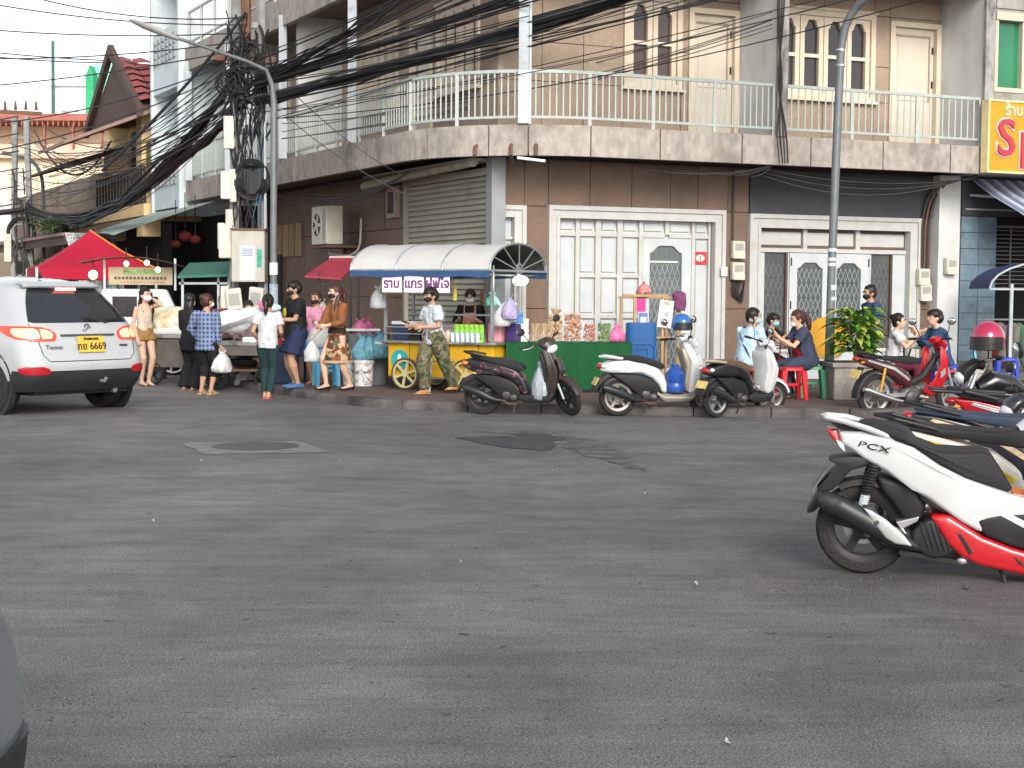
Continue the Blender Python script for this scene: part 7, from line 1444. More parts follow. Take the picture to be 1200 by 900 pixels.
def scooter(label, p, rz, lean=0, col=None, seat=SEATB, inner=None, apron=None, accent=None, floor=None, rim=ALU, r=.245, st=0.0, muff=MUFB, muffcover=ALU, plate=PLATE, wb=1.19, cowl=None, sporty=False, sc=1.0, mirrors=MIRR, group=None, fline=None):
    t = thing('scooter', label, 'scooter', p, rz, group, sc); t.rotation_euler = (R_(lean), 0, rz)
    inner = inner or col; apron = apron or col; floor = floor or BLACK; cowl = cowl or col
    S = steer_m(Vector((wb,0,r)), st)
    tp = lambda a, q: .45+.55*max(0,min(1,(a+.3)/.35)) if a < .4 else 1-.35*max(0,(a-.4)/.3)
    wheel(t, 0, r, r, .09, rim, 5 if not sporty else 6); wheel(t, wb, r, r, .08, rim, 5 if not sporty else 6, steer=S)
    lift = .06 if sporty else 0
    tail = [(-.27,.60+lift),(-.24,.68+lift*1.5),(-.1,.73+lift),(.1,.745),(.33,.70),(.50,.64),(.60,.54),(.66,.40),(.68,.31),(.58,.31),(.52,.42),(.42,.51),(.28,.565),(.1,.575),(-.1,.57+lift*.5)]
    part('rear_body', body_prism(tail, .155, tp), col, t, bevel=.04, bseg=4, smooth=True, angle=60)
    part('under_body', body_prism([(-.12,.56),(.2,.57),(.45,.5),(.55,.38),(.56,.26),(.30,.24),(.12,.40)], .11), BLACK, t, bevel=.03, bseg=2, smooth=True)
    part('seat', body_prism([(-.15,.775+lift),(.1,.79),(.3,.785),(.46,.745),(.58,.70),(.62,.64),(.56,.615),(.40,.665),(.2,.715),(-.05,.745+lift*.6),(-.15,.745+lift)], .135, lambda a, q: .6+.4*max(0,min(1,(a+.2)/.3)) if a < .35 else 1-.4*max(0,(a-.35)/.3)), seat, t, bevel=.028, bseg=3, smooth=True, angle=60)
    part('grab_rail', MB().sweep([(.02,-.13,.765+lift),(-.16,-.11,.785+lift*1.3),(-.25,0,.78+lift*1.5),(-.16,.11,.785+lift*1.3),(.02,.13,.765+lift)], [(.016,.022)]*5, n=8), accent if (accent and not sporty) else (col if not sporty else BLACK), t, smooth=True)
    tl = part('tail_light', MB().ell((-.255,0,.655+lift*1.3), (.035,.08,.04), 12, 8), TAILR, t, smooth=True)
    for s in (-1, 1): part('indicator', MB().ell((-.215,s*.1,.665+lift), (.04,.03,.028), 10, 8), LENS if not sporty else AMBER, t, smooth=True)
    part('rear_fender', body_prism([(-.16,.56),(-.26,.50),(-.36,.33),(-.335,.32),(-.22,.44),(-.08,.54)], .07), BLACK, t, bevel=.008, smooth=True)
    pl = part('number_plate', MB().box((-.012,-.09,-.055),(.0,.09,.055)), plate, t); pl.location = (-.30,0,.46); pl.rotation_euler = (0, R_(28), 0)
    part('hugger', fender_arc(0, r, r+.02, .06, R_(60), R_(165)), BLACK, t, smooth=True)
    part('swing_case', body_prism([(-.06,.17),(.06,.15),(.35,.17),(.45,.22),(.46,.34),(.30,.40),(.10,.33),(-.04,.31)], .045).xf(Matrix.Translation((0,.1,0))), ENG, t, bevel=.02, bseg=2, smooth=True)
    part('engine', MB().ell((.36,0,.30), (.16,.12,.11), 14, 10).ell((.46,-.02,.26), (.09,.13,.07), 10, 8), ENG, t, smooth=True)
    mf = part('muffler', MB().sweep([(.36,-.11,.21),(.22,-.13,.225),(.14,-.14,.25),(.02,-.145,.31),(-.16,-.145,.375),(-.235,-.145,.395)], [.02,.022,.05,.058,.056,.04], n=16), muff, t, smooth=True)
    part('muffler_shield', MB().sweep([(.12,-.165,.268),(.0,-.175,.322),(-.15,-.172,.38)], [(.02,.035),(.022,.042),(.018,.03)], side=(0,1,0), n=12), muffcover, mf, smooth=True)
    part('exhaust_pipe', MB().sweep([(.42,-.06,.2),(.50,-.08,.16),(.40,-.11,.17),(.3,-.12,.215)], .016, n=8), RUST, t, smooth=True)
    for s in (1,): part('shock', MB().sweep([(-.03,s*.1,.27),(.06,s*.1,.60)], .02, n=8), STEEL, t, smooth=True)
    part('floorboard', body_prism([(.56,.31),(.95,.30),(1.02,.36),(1.04,.30),(.98,.20),(.62,.19),(.52,.25)], .15), floor, t, bevel=.025, bseg=2, smooth=True)
    if fline: part('floor_trim', body_prism([(.50,.33),(.60,.27),(.98,.265),(1.03,.32),(1.03,.29),(.98,.24),(.6,.24),(.5,.29)], .157), fline, t, bevel=.006)
    sh = [(.93,.31),(1.03,.30),(1.09,.48),(1.08,.66),(1.00,.86),(.93,.97),(.85,.98),(.86,.90),(.94,.72),(.94,.5)]
    tps = lambda a, q: (.72+.5*max(0,min(1,(q-.3)/.35))) if q < .75 else 1.22-.6*max(0,(q-.75)/.25)
    part('leg_shield', body_prism(sh, .15, tps), apron, t, bevel=.03, bseg=3, smooth=True, angle=60)
    part('inner_panel', body_prism([(.90,.33),(.945,.33),(.955,.5),(.95,.7),(.87,.88),(.82,.90),(.84,.80),(.89,.66),(.88,.45)], .12, lambda a, q: .7+.5*max(0,min(1,(q-.3)/.35))), inner, t, bevel=.02, bseg=2, smooth=True)
    part('nose', MB().sweep([(1.10,0,.52),(1.12,0,.64),(1.07,0,.80)], [(.08,.03),(.11,.05),(.07,.03)], side=(0,1,0), n=14), accent or apron, t, smooth=True)
    part('front_fender', fender_arc(wb, r, r+.035, .065, R_(20), R_(150), S), apron, t, smooth=True)
    for s in (-1, 1): part('fork', MB().sweep([(wb,s*.07,r),(wb-.12,s*.07,.58)], [.018,.022], n=8).xf(S), STEEL, t, smooth=True)
    part('steering_column', MB().sweep([(wb-.13,0,.60),(.90,0,.98)], [.045,.035], n=10), BLACK, t, smooth=True)
    part('head_cowl', MB().sweep([(.80,0,1.0),(.88,0,1.03),(.97,0,1.0),(1.03,0,.93)], [(.06,.04),(.12,.055),(.12,.075),(.08,.05)], side=(0,1,0), n=16).xf(S), cowl, t, smooth=True)
    part('headlight', MB().ell((1.03,0,.945), (.045,.09,.06), 14, 10).xf(S), LENS, t, smooth=True); part('dashboard', MB().ell((.84,0,1.04), (.05,.08,.02), 12, 6).xf(S), BLACK, t, smooth=True)
    bars(t, (.89,1.02), S, mirrors=mirrors)
    part('side_stand', MB().sweep([(.45,.1,.22),(.38,.2,.0)], .011, n=6), STEEL, t)
    part('center_stand', MB().sweep([(.40,-.09,.2),(.33,-.1,.06)], .012, n=6), BLACK, t)
    return t
def motorbike(label, p, rz, lean=0, col=None, stripe=None, seat=SEATB, r=.28, wb=1.22, st=0, rim=ALU, shield=None, sc=1.0, grab=BLACK, rack=False, mirrors=MIRR, muff=CHROME, tailcol=None, bw=.10, gold=None, noshield=False):
    t = thing('motorcycle', label, 'motorcycle', p, rz, None, sc); t.rotation_euler = (R_(lean), 0, rz); S = steer_m(Vector((wb,0,r)), st); shield = shield or col
    wheel(t, 0, r, r, .075, rim, 8, hubr=.06, spw=.02); wheel(t, wb, r, r, .07, rim, 8, steer=S, hubr=.05, spw=.02)
    part('side_panel', body_prism([(-.34,.80),(-.25,.70),(.0,.62),(.25,.52),(.42,.40),(.52,.42),(.50,.55),(.35,.66),(.1,.73),(-.15,.79)], bw, lambda a, q: .5+.5*max(0,min(1,(a+.35)/.4))), tailcol or col, t, bevel=.025, bseg=3, smooth=True)
    if stripe: part('stripe', body_prism([(-.2,.745),(.2,.63),(.45,.48),(.47,.51),(.22,.665),(-.18,.765)], bw+.006, lambda a, q: .5+.5*max(0,min(1,(a+.35)/.4))), stripe, t, bevel=.004)
    part('seat', body_prism([(-.30,.83),(-.1,.82),(.15,.80),(.35,.79),(.52,.80),(.62,.78),(.64,.72),(.50,.69),(.3,.72),(.0,.765),(-.28,.80)], .125, lambda a, q: .6+.4*max(0,min(1,(a+.3)/.3)) if a < .3 else 1-.4*max(0,(a-.3)/.35)), seat, t, bevel=.025, bseg=3, smooth=True)
    part('tail_light', MB().ell((-.34,0,.775), (.05,.055,.028), 12, 8), TAILR, t, smooth=True)
    for s in (-1, 1): part('indicator', MB().ell((-.31,s*.1,.735), (.03,.025,.017), 10, 6), AMBER, t, smooth=True)
    part('grab_bar', MB().sweep([(.0,-.12,.80),(-.25,-.12,.86),(-.36,0,.87),(-.25,.12,.86),(.0,.12,.80)], .013 if not rack else .018, n=8), grab, t, smooth=True)
    part('rear_fender', fender_arc(0, r, r+.05, .07, R_(75), R_(185)), BLACK, t, smooth=True); pl = part('number_plate', MB().box((-.012,-.09,-.06),(0,.09,.06)), PLATE, t); pl.location = (-.335,0,.575); pl.rotation_euler = (0,R_(25),0); part('plate_bracket', MB().beam((-.25,0,.66),(-.34,0,.52), .12, .02), BLACK, t)
    for s in (-1, 1): part('shock', MB().sweep([(-.01,s*.11,r+.02),(.05,s*.11,.66)], .022, n=10), gold or STEEL, t, smooth=True)
    part('swingarm', MB().beam((0,-.08,r),(.48,-.06,.30), .04, .05).beam((0,.08,r),(.48,.06,.30), .04, .05), SILV, t)
    part('engine', MB().ell((.55,0,.30), (.17,.11,.12), 14, 10).ell((.70,0,.36), (.13,.075,.075), 12, 8).ell((.52,-.09,.27), (.10,.05,.09), 12, 8), ENG, t, smooth=True)
    m = MB()
    for k in range(5): m.lathe([(.055,0),(.085,0),(.085,.008),(.055,.008)], (.69+.025*k,0,.36), 'X', n=16)
    part('cooling_fins', m, ALU, t)
    mf = part('muffler', MB().sweep([(.72,-.1,.22),(.5,-.12,.19),(.2,-.14,.24),(.05,-.145,.28),(-.25,-.15,.38),(-.30,-.15,.39)], [.016,.018,.03,.045,.045,.03], n=14), muff, t, smooth=True)
    part('foot_peg', MB().sweep([(.6,-.22,.25),(.6,.22,.25)], .013, n=6), RUBBER, t)
    part('frame_tube', MB().sweep([(.5,0,.42),(.75,0,.52),(.98,0,.82)], [.05,.05,.045], n=10), col if noshield else BLACK, t, smooth=True)
    if not noshield:
        for s in (-1, 1):
            part('leg_shield', MB().prism([(.66,.36),(.80,.27),(.96,.34),(1.03,.56),(1.01,.78),(.94,.92),(.87,.90),(.88,.70),(.82,.50)], .0, .03, lambda a, q, tt: Vector((a, s*(.10+.08*max(0,min(1,(q-.25)/.5))*(1 if q < .75 else .75)+tt), q))), shield, t, bevel=.012, smooth=True)
            part('shield_mark', MB().prism([(.90,.52),(.98,.58),(.96,.66),(.89,.60)], .03, .036, lambda a, q, tt: Vector((a, s*(.155+tt), q))), stripe or SILV, t)
    else:
        part('fuel_tank', MB().sweep([(.5,0,.78),(.62,0,.84),(.80,0,.86),(.92,0,.80)], [(.07,.05),(.11,.09),(.12,.1),(.06,.06)], side=(0,1,0), n=16), col, t, smooth=True)
    part('front_fender', fender_arc(wb, r, r+.03, .06, R_(35), R_(160), S), shield, t, smooth=True)
    for s in (-1, 1): part('fork', MB().sweep([(wb,s*.075,r),(wb-.14,s*.075,.62),(wb-.27,s*.07,.92)], [.022,.02,.018], n=10).xf(S), STEEL, t, smooth=True)
    part('head_cowl', MB().sweep([(.86,0,1.0),(.94,0,1.02),(1.03,0,.95),(1.07,0,.87)], [(.06,.04),(.10,.05),(.11,.07),(.07,.05)], side=(0,1,0), n=16).xf(S), shield if not noshield else BLACK, t, smooth=True)
    part('headlight', MB().ell((1.07,0,.90), (.05,.085,.06), 14, 10).xf(S), LENS, t, smooth=True); bars(t, (.93,1.03), S, mirrors=mirrors)
    if rack: part('rear_rack', MB().sweep([(.1,-.1,.83),(-.5,-.1,.86),(-.5,.1,.86),(.1,.1,.83)], .014, n=8), BLACK, t)
    part('side_stand', MB().sweep([(.5,.1,.22),(.44,.2,.0)], .011, n=6), STEEL, t)
    return t
PW = mat('pearl_white', (.55,.565,.57), .25, var=.04, vs=3, coat=.6); RP = mat('scooter_red', (.42,.008,.014), .25, var=.06, coat=.6); PB = mat('scooter_black', (.012,.012,.014), .25, var=.1, coat=.5)
DBRN = mat('bronze_black', (.035,.024,.02), .3, var=.15, coat=.4); CREAMP = mat('champagne', (.42,.38,.29), .35, metal=.3, var=.06); BRSEAT = mat('brown_seat', (.12,.07,.045), .6, var=.15); PINKP = ramp_mat('black_pink_decal', 'noise', [(0,(.014,.014,.016)),(.57,(.3,.08,.13)),(.6,(.014,.014,.016)),(.68,(.4,.35,.36)),(.7,(.014,.014,.016))], scale=7, rough=.3, stretch=(1,1,2.5))
p = G(566,485.5); s1 = scooter('black and pink scooter with a grey bag on its hook parked before the cart', p, R_(-14), 4, col=PINKP, sporty=True, apron=DBRN, inner=BLACK, accent=DBRN, cowl=DBRN, st=R_(-42), r=.265, wb=1.2, muffcover=MUFB, sc=.95, rim=BLACK)
hang_bag('grey carrier bag hanging from the black and pink scooter', p+Vector((.74,-.24,.2)), .14, .52, mat('grey_carrier', (.36,.40,.43), .5, alpha=.95, var=.2, vs=14, bump=.8, bs=14), seed=101)
p = G(723,487.5); s2 = scooter('white scooter with cream leg shield and blue helmet on its handlebar', p, R_(12), 3, col=PW, inner=CREAMP, apron=PW, accent=PW, floor=mat('grey_floor', (.16,.155,.15), .5), fline=CREAMP, muffcover=PW, r=.25, st=R_(20), rim=mat('old_rim', (.35,.33,.30), .5, metal=.4, var=.2), cowl=PW)
jug = item('water_jug', 'blue water jug standing on the white scooter floor', 'water jug', p+Vector((.76,.05,.32)), MB().lathe([(0,0),(.12,0),(.13,.03),(.13,.10),(.12,.12),(.13,.14),(.13,.24),(.05,.33),(.05,.36),(0,.36)], n=22), mat('jug_blue', (.02,.07,.30), .25, var=.1), 0, smooth=True)
def helmet(label, p, rz, col, r=.135, visor=True):
    t = thing('helmet', label, 'helmet', p, rz); m = MB().ell((0,0,0), (r*1.05,r*.95,r), 22, 16); o = part('shell', m, col, t, smooth=True)
    bm = bmesh.new(); bm.from_mesh(o.data); bmesh.ops.delete(bm, geom=[v for v in bm.verts if v.co.z < -r*.62 or (v.co.x > r*.3 and v.co.z < -.02 and v.co.z > -r*.55 and False)], context='VERTS'); bm.to_mesh(o.data); bm.free(); o.data.polygons.foreach_set('use_smooth', [True]*len(o.data.polygons))
    part('visor', MB().loft([[Vector((math.cos(a)*r*1.085, math.sin(a)*r*.99, z)) for a in [R_(-75+150*i/14) for i in range(15)]] for z in (-r*.62, -r*.1, r*.12)], closed=False, caps=False), mat('dark_visor', (.02,.02,.022), .12, coat=.5), t, smooth=True); part('rim', MB().lathe([(r*.74,-r*.66),(r*.80,-r*.62),(r*.78,-r*.56)], n=24), BLACK, t); return t
helmet('shiny blue open helmet on the white scooter', s2.matrix_world @ Vector((0,0,0)) if False else p+Vector((.87*math.cos(R_(12)),.87*math.sin(R_(12)),1.21)), R_(-60), mat('helmet_blue', (.02,.12,.38), .2, coat=.7, var=.05))
p = G(838,489.5); s3 = scooter('black scooter with white leg shield and brown seat', p, R_(40), 3, col=PB, apron=PW, inner=PW, accent=CREAMP, seat=BRSEAT, cowl=PW, muff=MUFB, muffcover=PW, st=R_(-25), r=.245, wb=1.12, sc=.95)
p = G(1024,488.5); s4 = motorbike('red and black motorcycle with gold shocks parked by the planter', p, R_(24), 4, col=mat('dark_maroon', (.05,.01,.012), .3, coat=.4), shield=RP, stripe=SILV, gold=mat('gold_shock', (.5,.3,.06), .4, metal=.5), st=R_(15), r=.285)
# parked row at the right edge
def gx(px, d, z=0): return Vector(((px-600)/F_PX*d, d, z))
motorbike('motorcycle with cream tail and long black seat behind white and red scooter', gx(1097,9.4), R_(-9), 3, col=PW, tailcol=mat('cream_tail', (.6,.56,.48), .3, coat=.4), stripe=mat('yellow_decal', (.6,.42,.03), .4, var=.5, vs=20), st=R_(-10), noshield=True, bw=.13)
motorbike('motorcycle with navy seat, red tail lamp and striped flank', gx(1124,10.55), R_(-8), 3, col=mat('dark_blue_black', (.02,.02,.028), .3, coat=.4), seat=mat('navy_seat', (.03,.045,.075), .6, bump=.2, bs=120), stripe=mat('white_orange_decal', (.62,.45,.3), .4, var=.4, vs=12), st=R_(-20))
motorbike('black motorcycle with thick rear rack among the parked row', gx(1166,12.15), R_(-6), 3, col=RP, shield=PB, rack=True, st=R_(10), stripe=SILV)
motorbike('dark motorcycle with chrome bars and a red helmet hung on it', gx(1262,13.4), R_(192), 3, col=PB, shield=PB, st=R_(-15), noshield=True, muff=MUFB)
motorbike('small dark motorcycle facing the other way within the parked row', gx(1322,11.3), R_(184), 3, col=mat('dark_blue_black', (.02,.02,.028)), st=R_(12), sc=.84, stripe=SILV)
helmet('glossy pink-red full-face helmet hanging on the handlebar of a dark motorcycle', gx(1157,13.0,1.24), R_(-125), mat('helmet_red', (.36,.012,.06), .2, coat=.8, var=.06), r=.15)
# ---- the big white and red scooter
pc_p = G(1010,671)
px = thing('maxi_scooter', 'large white scooter with red lower panels and long stepped black seat', 'scooter', pc_p, R_(-12)); px.rotation_euler = (R_(3), 0, R_(-12))
def zz(pts): return [((a-315)/703, (798-b)/703) for a, b in pts]
tpw = lambda a, q: .36+.64*max(0,min(1,(a+.17)/.42))
part('side_body', body_prism(zz([(205,213),(300,208),(400,232),(500,262),(600,330),(700,380),(780,408),(880,440),(969,462),(1100,470),(1200,430),(1250,300),(1290,300),(1300,480),(1200,560),(1000,560),(900,560),(800,585),(760,592),(690,555),(640,520),(560,468),(500,430),(400,370),(310,320),(225,262)]), .175, tpw), PW, px, bevel=.045, bseg=5, smooth=True, angle=60)
part('tail_light', body_prism(zz([(163,208),(205,210),(215,250),(235,290),(205,262),(180,235)]), .085), TAILR, px, bevel=.01, smooth=True)
part('indicator', body_prism(zz([(200,245),(232,262),(240,298),(215,275)]), .10), LENS, px, bevel=.008, smooth=True)
gb_ = part('grab_rail', MB().sweep([((430-315)/703,-.115,.80),((330-315)/703,-.13,.855),((240-315)/703,-.12,.892),((165-315)/703,-.07,.905),((150-315)/703,0,.906),((165-315)/703,.07,.905),((240-315)/703,.12,.892),((330-315)/703,.13,.855),((430-315)/703,.115,.80)], [(.012,.016)]+[(.015,.02)]*7+[(.012,.016)], n=12), PW, px, smooth=True)
part('tail_cap', body_prism(zz([(170,170),(300,185),(420,228),(300,214),(210,205)]), .09), BLACK, px, bevel=.01, smooth=True)
part('seat', body_prism(zz([(285,178),(350,172),(480,205),(520,248),(600,278),(700,280),(770,276),(800,290),(850,365),(885,425),(860,438),(780,405),(700,378),(600,328),(500,260),(400,230),(310,205)]), .165, lambda a, q: .55+.45*max(0,min(1,(a+.05)/.3)) if a < .5 else 1-.35*max(0,(a-.5)/.3)), SEATB, px, bevel=.03, bseg=4, smooth=True, angle=60)
part('red_panel', body_prism(zz([(565,530),(640,524),(700,562),(770,605),(880,645),(969,668),(1150,690),(1250,640),(1290,600),(1300,700),(1200,790),(1000,765),(880,745),(760,722),(690,690),(640,645)]), .185), RP, px, bevel=.03, bseg=4, smooth=True, angle=60)
part('red_vent', body_prism(zz([(670,590),(690,600),(735,668),(720,680)]), .189), BLACK, px, bevel=.004); part('red_vent', body_prism(zz([(885,675),(915,695),(930,722),(905,705)]), .189), BLACK, px, bevel=.004)
part('floor_panel', body_prism(zz([(745,542),(790,525),(830,516),(969,502),(1150,500),(1250,470),(1290,590),(1150,685),(969,662),(880,640),(775,602)]), .181), BLACK, px, bevel=.02, bseg=3, smooth=True); part('floor_slash', body_prism(zz([(835,520),(880,516),(969,560),(1040,590),(1010,600),(950,580)]), .1855), PW, px, bevel=.004)
part('underseat_edge', body_prism(zz([(530,430),(600,490),(645,520),(620,520),(560,490),(530,470)]), .15), BLACK, px, bevel=.008, smooth=True)
part('red_seam', body_prism(zz([(880,437),(969,452),(1150,462),(1150,472),(960,463),(880,446)]), .12), RP, px, bevel=.004)
wheel(px, 0, .267, .267, .12, BLACK, 5, disc=True, hubr=.06, spw=.045, tyre=mat('scooter_tyre', (.024,.023,.022), .8, var=.25, vs=14, bump=.6, bs=45))
wheel(px, 1.315, .262, .262, .10, BLACK, 5, hubr=.05, spw=.04)
part('brake_shoe', MB().ell((.03,-.07,.26), (.03,.02,.04), 10, 8), ALU, px, smooth=True)
part('rear_fender', body_prism(zz([(170,330),(200,322),(255,312),(345,318),(340,345),(260,372),(225,420),(190,455),(150,462),(128,452),(185,380),(215,350)]), .085), BLACK, px, bevel=.012, smooth=True)
part('mud_flap', body_prism(zz([(140,455),(175,470),(165,500),(120,545),(95,552),(92,540)]), .075), BLACK, px, bevel=.006, smooth=True); pl = part('number_plate', MB().box((-.008,-.10,-.065),(0,.10,.065)), mat('plate_back', (.12,.12,.125), .5), px); pl.location = ((148-315)/703-.012, 0, (798-418)/703); pl.rotation_euler = (0, R_(32), 0)
part('hugger', fender_arc(0, .267, .288, .075, R_(20), R_(120)), BLACK, px, smooth=True); part('airbox', body_prism(zz([(360,385),(500,420),(560,480),(540,560),(470,560),(430,500),(380,440)]), .12), BLACK, px, bevel=.03, bseg=3, smooth=True)
mf = part('muffler', MB().sweep([((560-315)/703,-.12,.17),((505-315)/703,-.15,.205),((440-315)/703,-.165,.245),((340-315)/703,-.17,.325),((230-315)/703,-.17,.41),((160-315)/703,-.17,.45),((138-315)/703,-.17,.455)], [(.02,.02),(.03,.03),(.05,.055),(.058,.066),(.056,.062),(.05,.055),(.03,.034)], side=(0,1,0), n=20), MUFB, px, smooth=True)
part('muffler_shield', MB().prism(zz([(310,500),(345,512),(400,545),(470,605),(505,650),(440,642),(400,620),(360,570)]), -.226, -.20), mat('satin_silver', (.6,.6,.6), .35, metal=.6, var=.06), mf, bevel=.012, bseg=3, smooth=True)
for a, b in ((216,487),(366,558)): part('bolt', MB().lathe([(0,-.236),(.011,-.236),(.014,-.225)], ((a-315)/703,0,(798-b)/703), 'Y', n=12), ENG, mf)
part('bracket', body_prism(zz([(440,565),(530,540),(525,560),(470,590),(500,640),(480,630)]), .14), SILV, px, bevel=.006)
for s in (-1, 1):
    a, b = Vector((.057,s*.12,.655)), Vector((-.007,s*.12,.415)); sh_ = part('shock', MB().sweep([a, b], .018, n=10), BLACK, px, smooth=True); d = b-a
    part('spring', MB().sweep([a+d*(i/70)*.72+Vector((math.cos(i*.9)*.03, math.sin(i*.9)*.03, 0)) for i in range(71)], .006, n=5), BLACK, sh_, smooth=True); part('spring', MB().sweep([a+d*(.72+i/40*.26)+Vector((math.cos(i*.9)*.024, math.sin(i*.9)*.024, 0)) for i in range(41)], .006, n=5), mat('post_white', (1,1,1)), sh_, smooth=True)
cv = part('engine_cover', MB().prism([(.40+.125*math.cos(k*.35)*(1+.1*math.cos(k*.7)), .25+.115*math.sin(k*.35)) for k in range(18)], -.165, .1), MUFB, px, bevel=.02, bseg=3, smooth=True)
for k in range(7): q = .31+.028*k; part('cover_rib', MB().beam((q,-.172,.34-.0*k),(q+.055,-.172,.185), .008, .012, up=(0,1,0)), BLACK, cv)
part('crankcase', MB().sweep([(.12,-.03,.22),(.35,-.05,.20),(.55,-.05,.16)], [.06,.07,.05], n=12), ENG, px, smooth=True); part('exhaust_pipe', MB().sweep([(.56,-.1,.165),(.68,-.08,.15),(.72,0,.16)], .02, n=10), RUST, px, smooth=True); part('bolt_bracket', MB().ell((.545,-.14,.125), (.03,.015,.022), 10, 8), SILV, px, smooth=True)
part('side_stand', MB().sweep([(.75,-.1,.08),(.77,-.12,.04),(.785,-.14,-.025)], .011, n=8), BLACK, px); part('center_stand', MB().beam((.2,-.13,.16),(.52,-.13,.115), .03, .025), BLACK, px)
mk_ = text_mesh('PCX', .05, .003, .0); mk_.transform(Matrix.Translation((.05,-.128,.752)) @ Matrix.Rotation(R_(-21),4,'Z') @ Matrix.Rotation(R_(8),4,'Y') @ Matrix.Rotation(R_(90),4,'X') @ Matrix(((2.0,.35,0,0),(0,1,0,0),(0,0,1,0),(0,0,0,1)))); link('model_mark', mk_, BLACK, px)
Sx = steer_m(Vector((1.315,0,.262)), R_(8)); part('front_shield', MB().sweep([(1.30,0,.42),(1.22,0,.62),(1.12,0,.86),(1.0,0,1.0)], [(.2,.06),(.24,.1),(.2,.1),(.1,.05)], side=(0,1,0), n=18), PW, px, smooth=True); part('front_fender', fender_arc(1.315, .262, .30, .07, R_(20), R_(150), Sx), PW, px, smooth=True)
for s in (-1, 1): part('fork', MB().sweep([(1.315,s*.08,.262),(1.18,s*.08,.62)], .022, n=10).xf(Sx), STEEL, px, smooth=True)
part('windscreen', MB().sweep([(1.14,0,.9),(1.06,0,1.1)], [(.13,.01),(.08,.008)], side=(0,1,0), n=12), DARKGL, px, smooth=True); bars(px, (.98,1.06), Sx)
# ------------------------------------------------------------------ cars
CARW = mat('car_silver_white', (.45,.465,.475), .3, var=.02, vs=2, coat=.7, metal=.15); CLAD = mat('bumper_black', (.025,.026,.028), .55, var=.12); CGL = mat('car_glass', (.018,.021,.026), .06, var=.15, vs=1.5, coat=.5)
TAIL_ON = mat('tail_lamp_lit', (.65,.05,.03), .2, coat=.6, emit=(1,.10,.04), es=.16); TAIL_IN = mat('tail_lamp_inner', (.85,.5,.3), .2, coat=.5, emit=(1,.5,.22), es=.3); BRAKE = mat('brake_lamp', (.8,.1,.1), .3, emit=(1,.18,.14), es=3.5)
def interp_s(tab, z):
    def lin(q):
        if q <= tab[0][0]: return tab[0][1]
        for (a, va), (b, vb) in zip(tab, tab[1:]):
            if q <= b: return va+(vb-va)*(q-a)/(b-a)
        return tab[-1][1]
    hw_ = min(.07, max(.0, 1.70-z), max(.0, z-.28)); return sum(lin(z+hw_*k/4) for k in range(-4, 5))/9
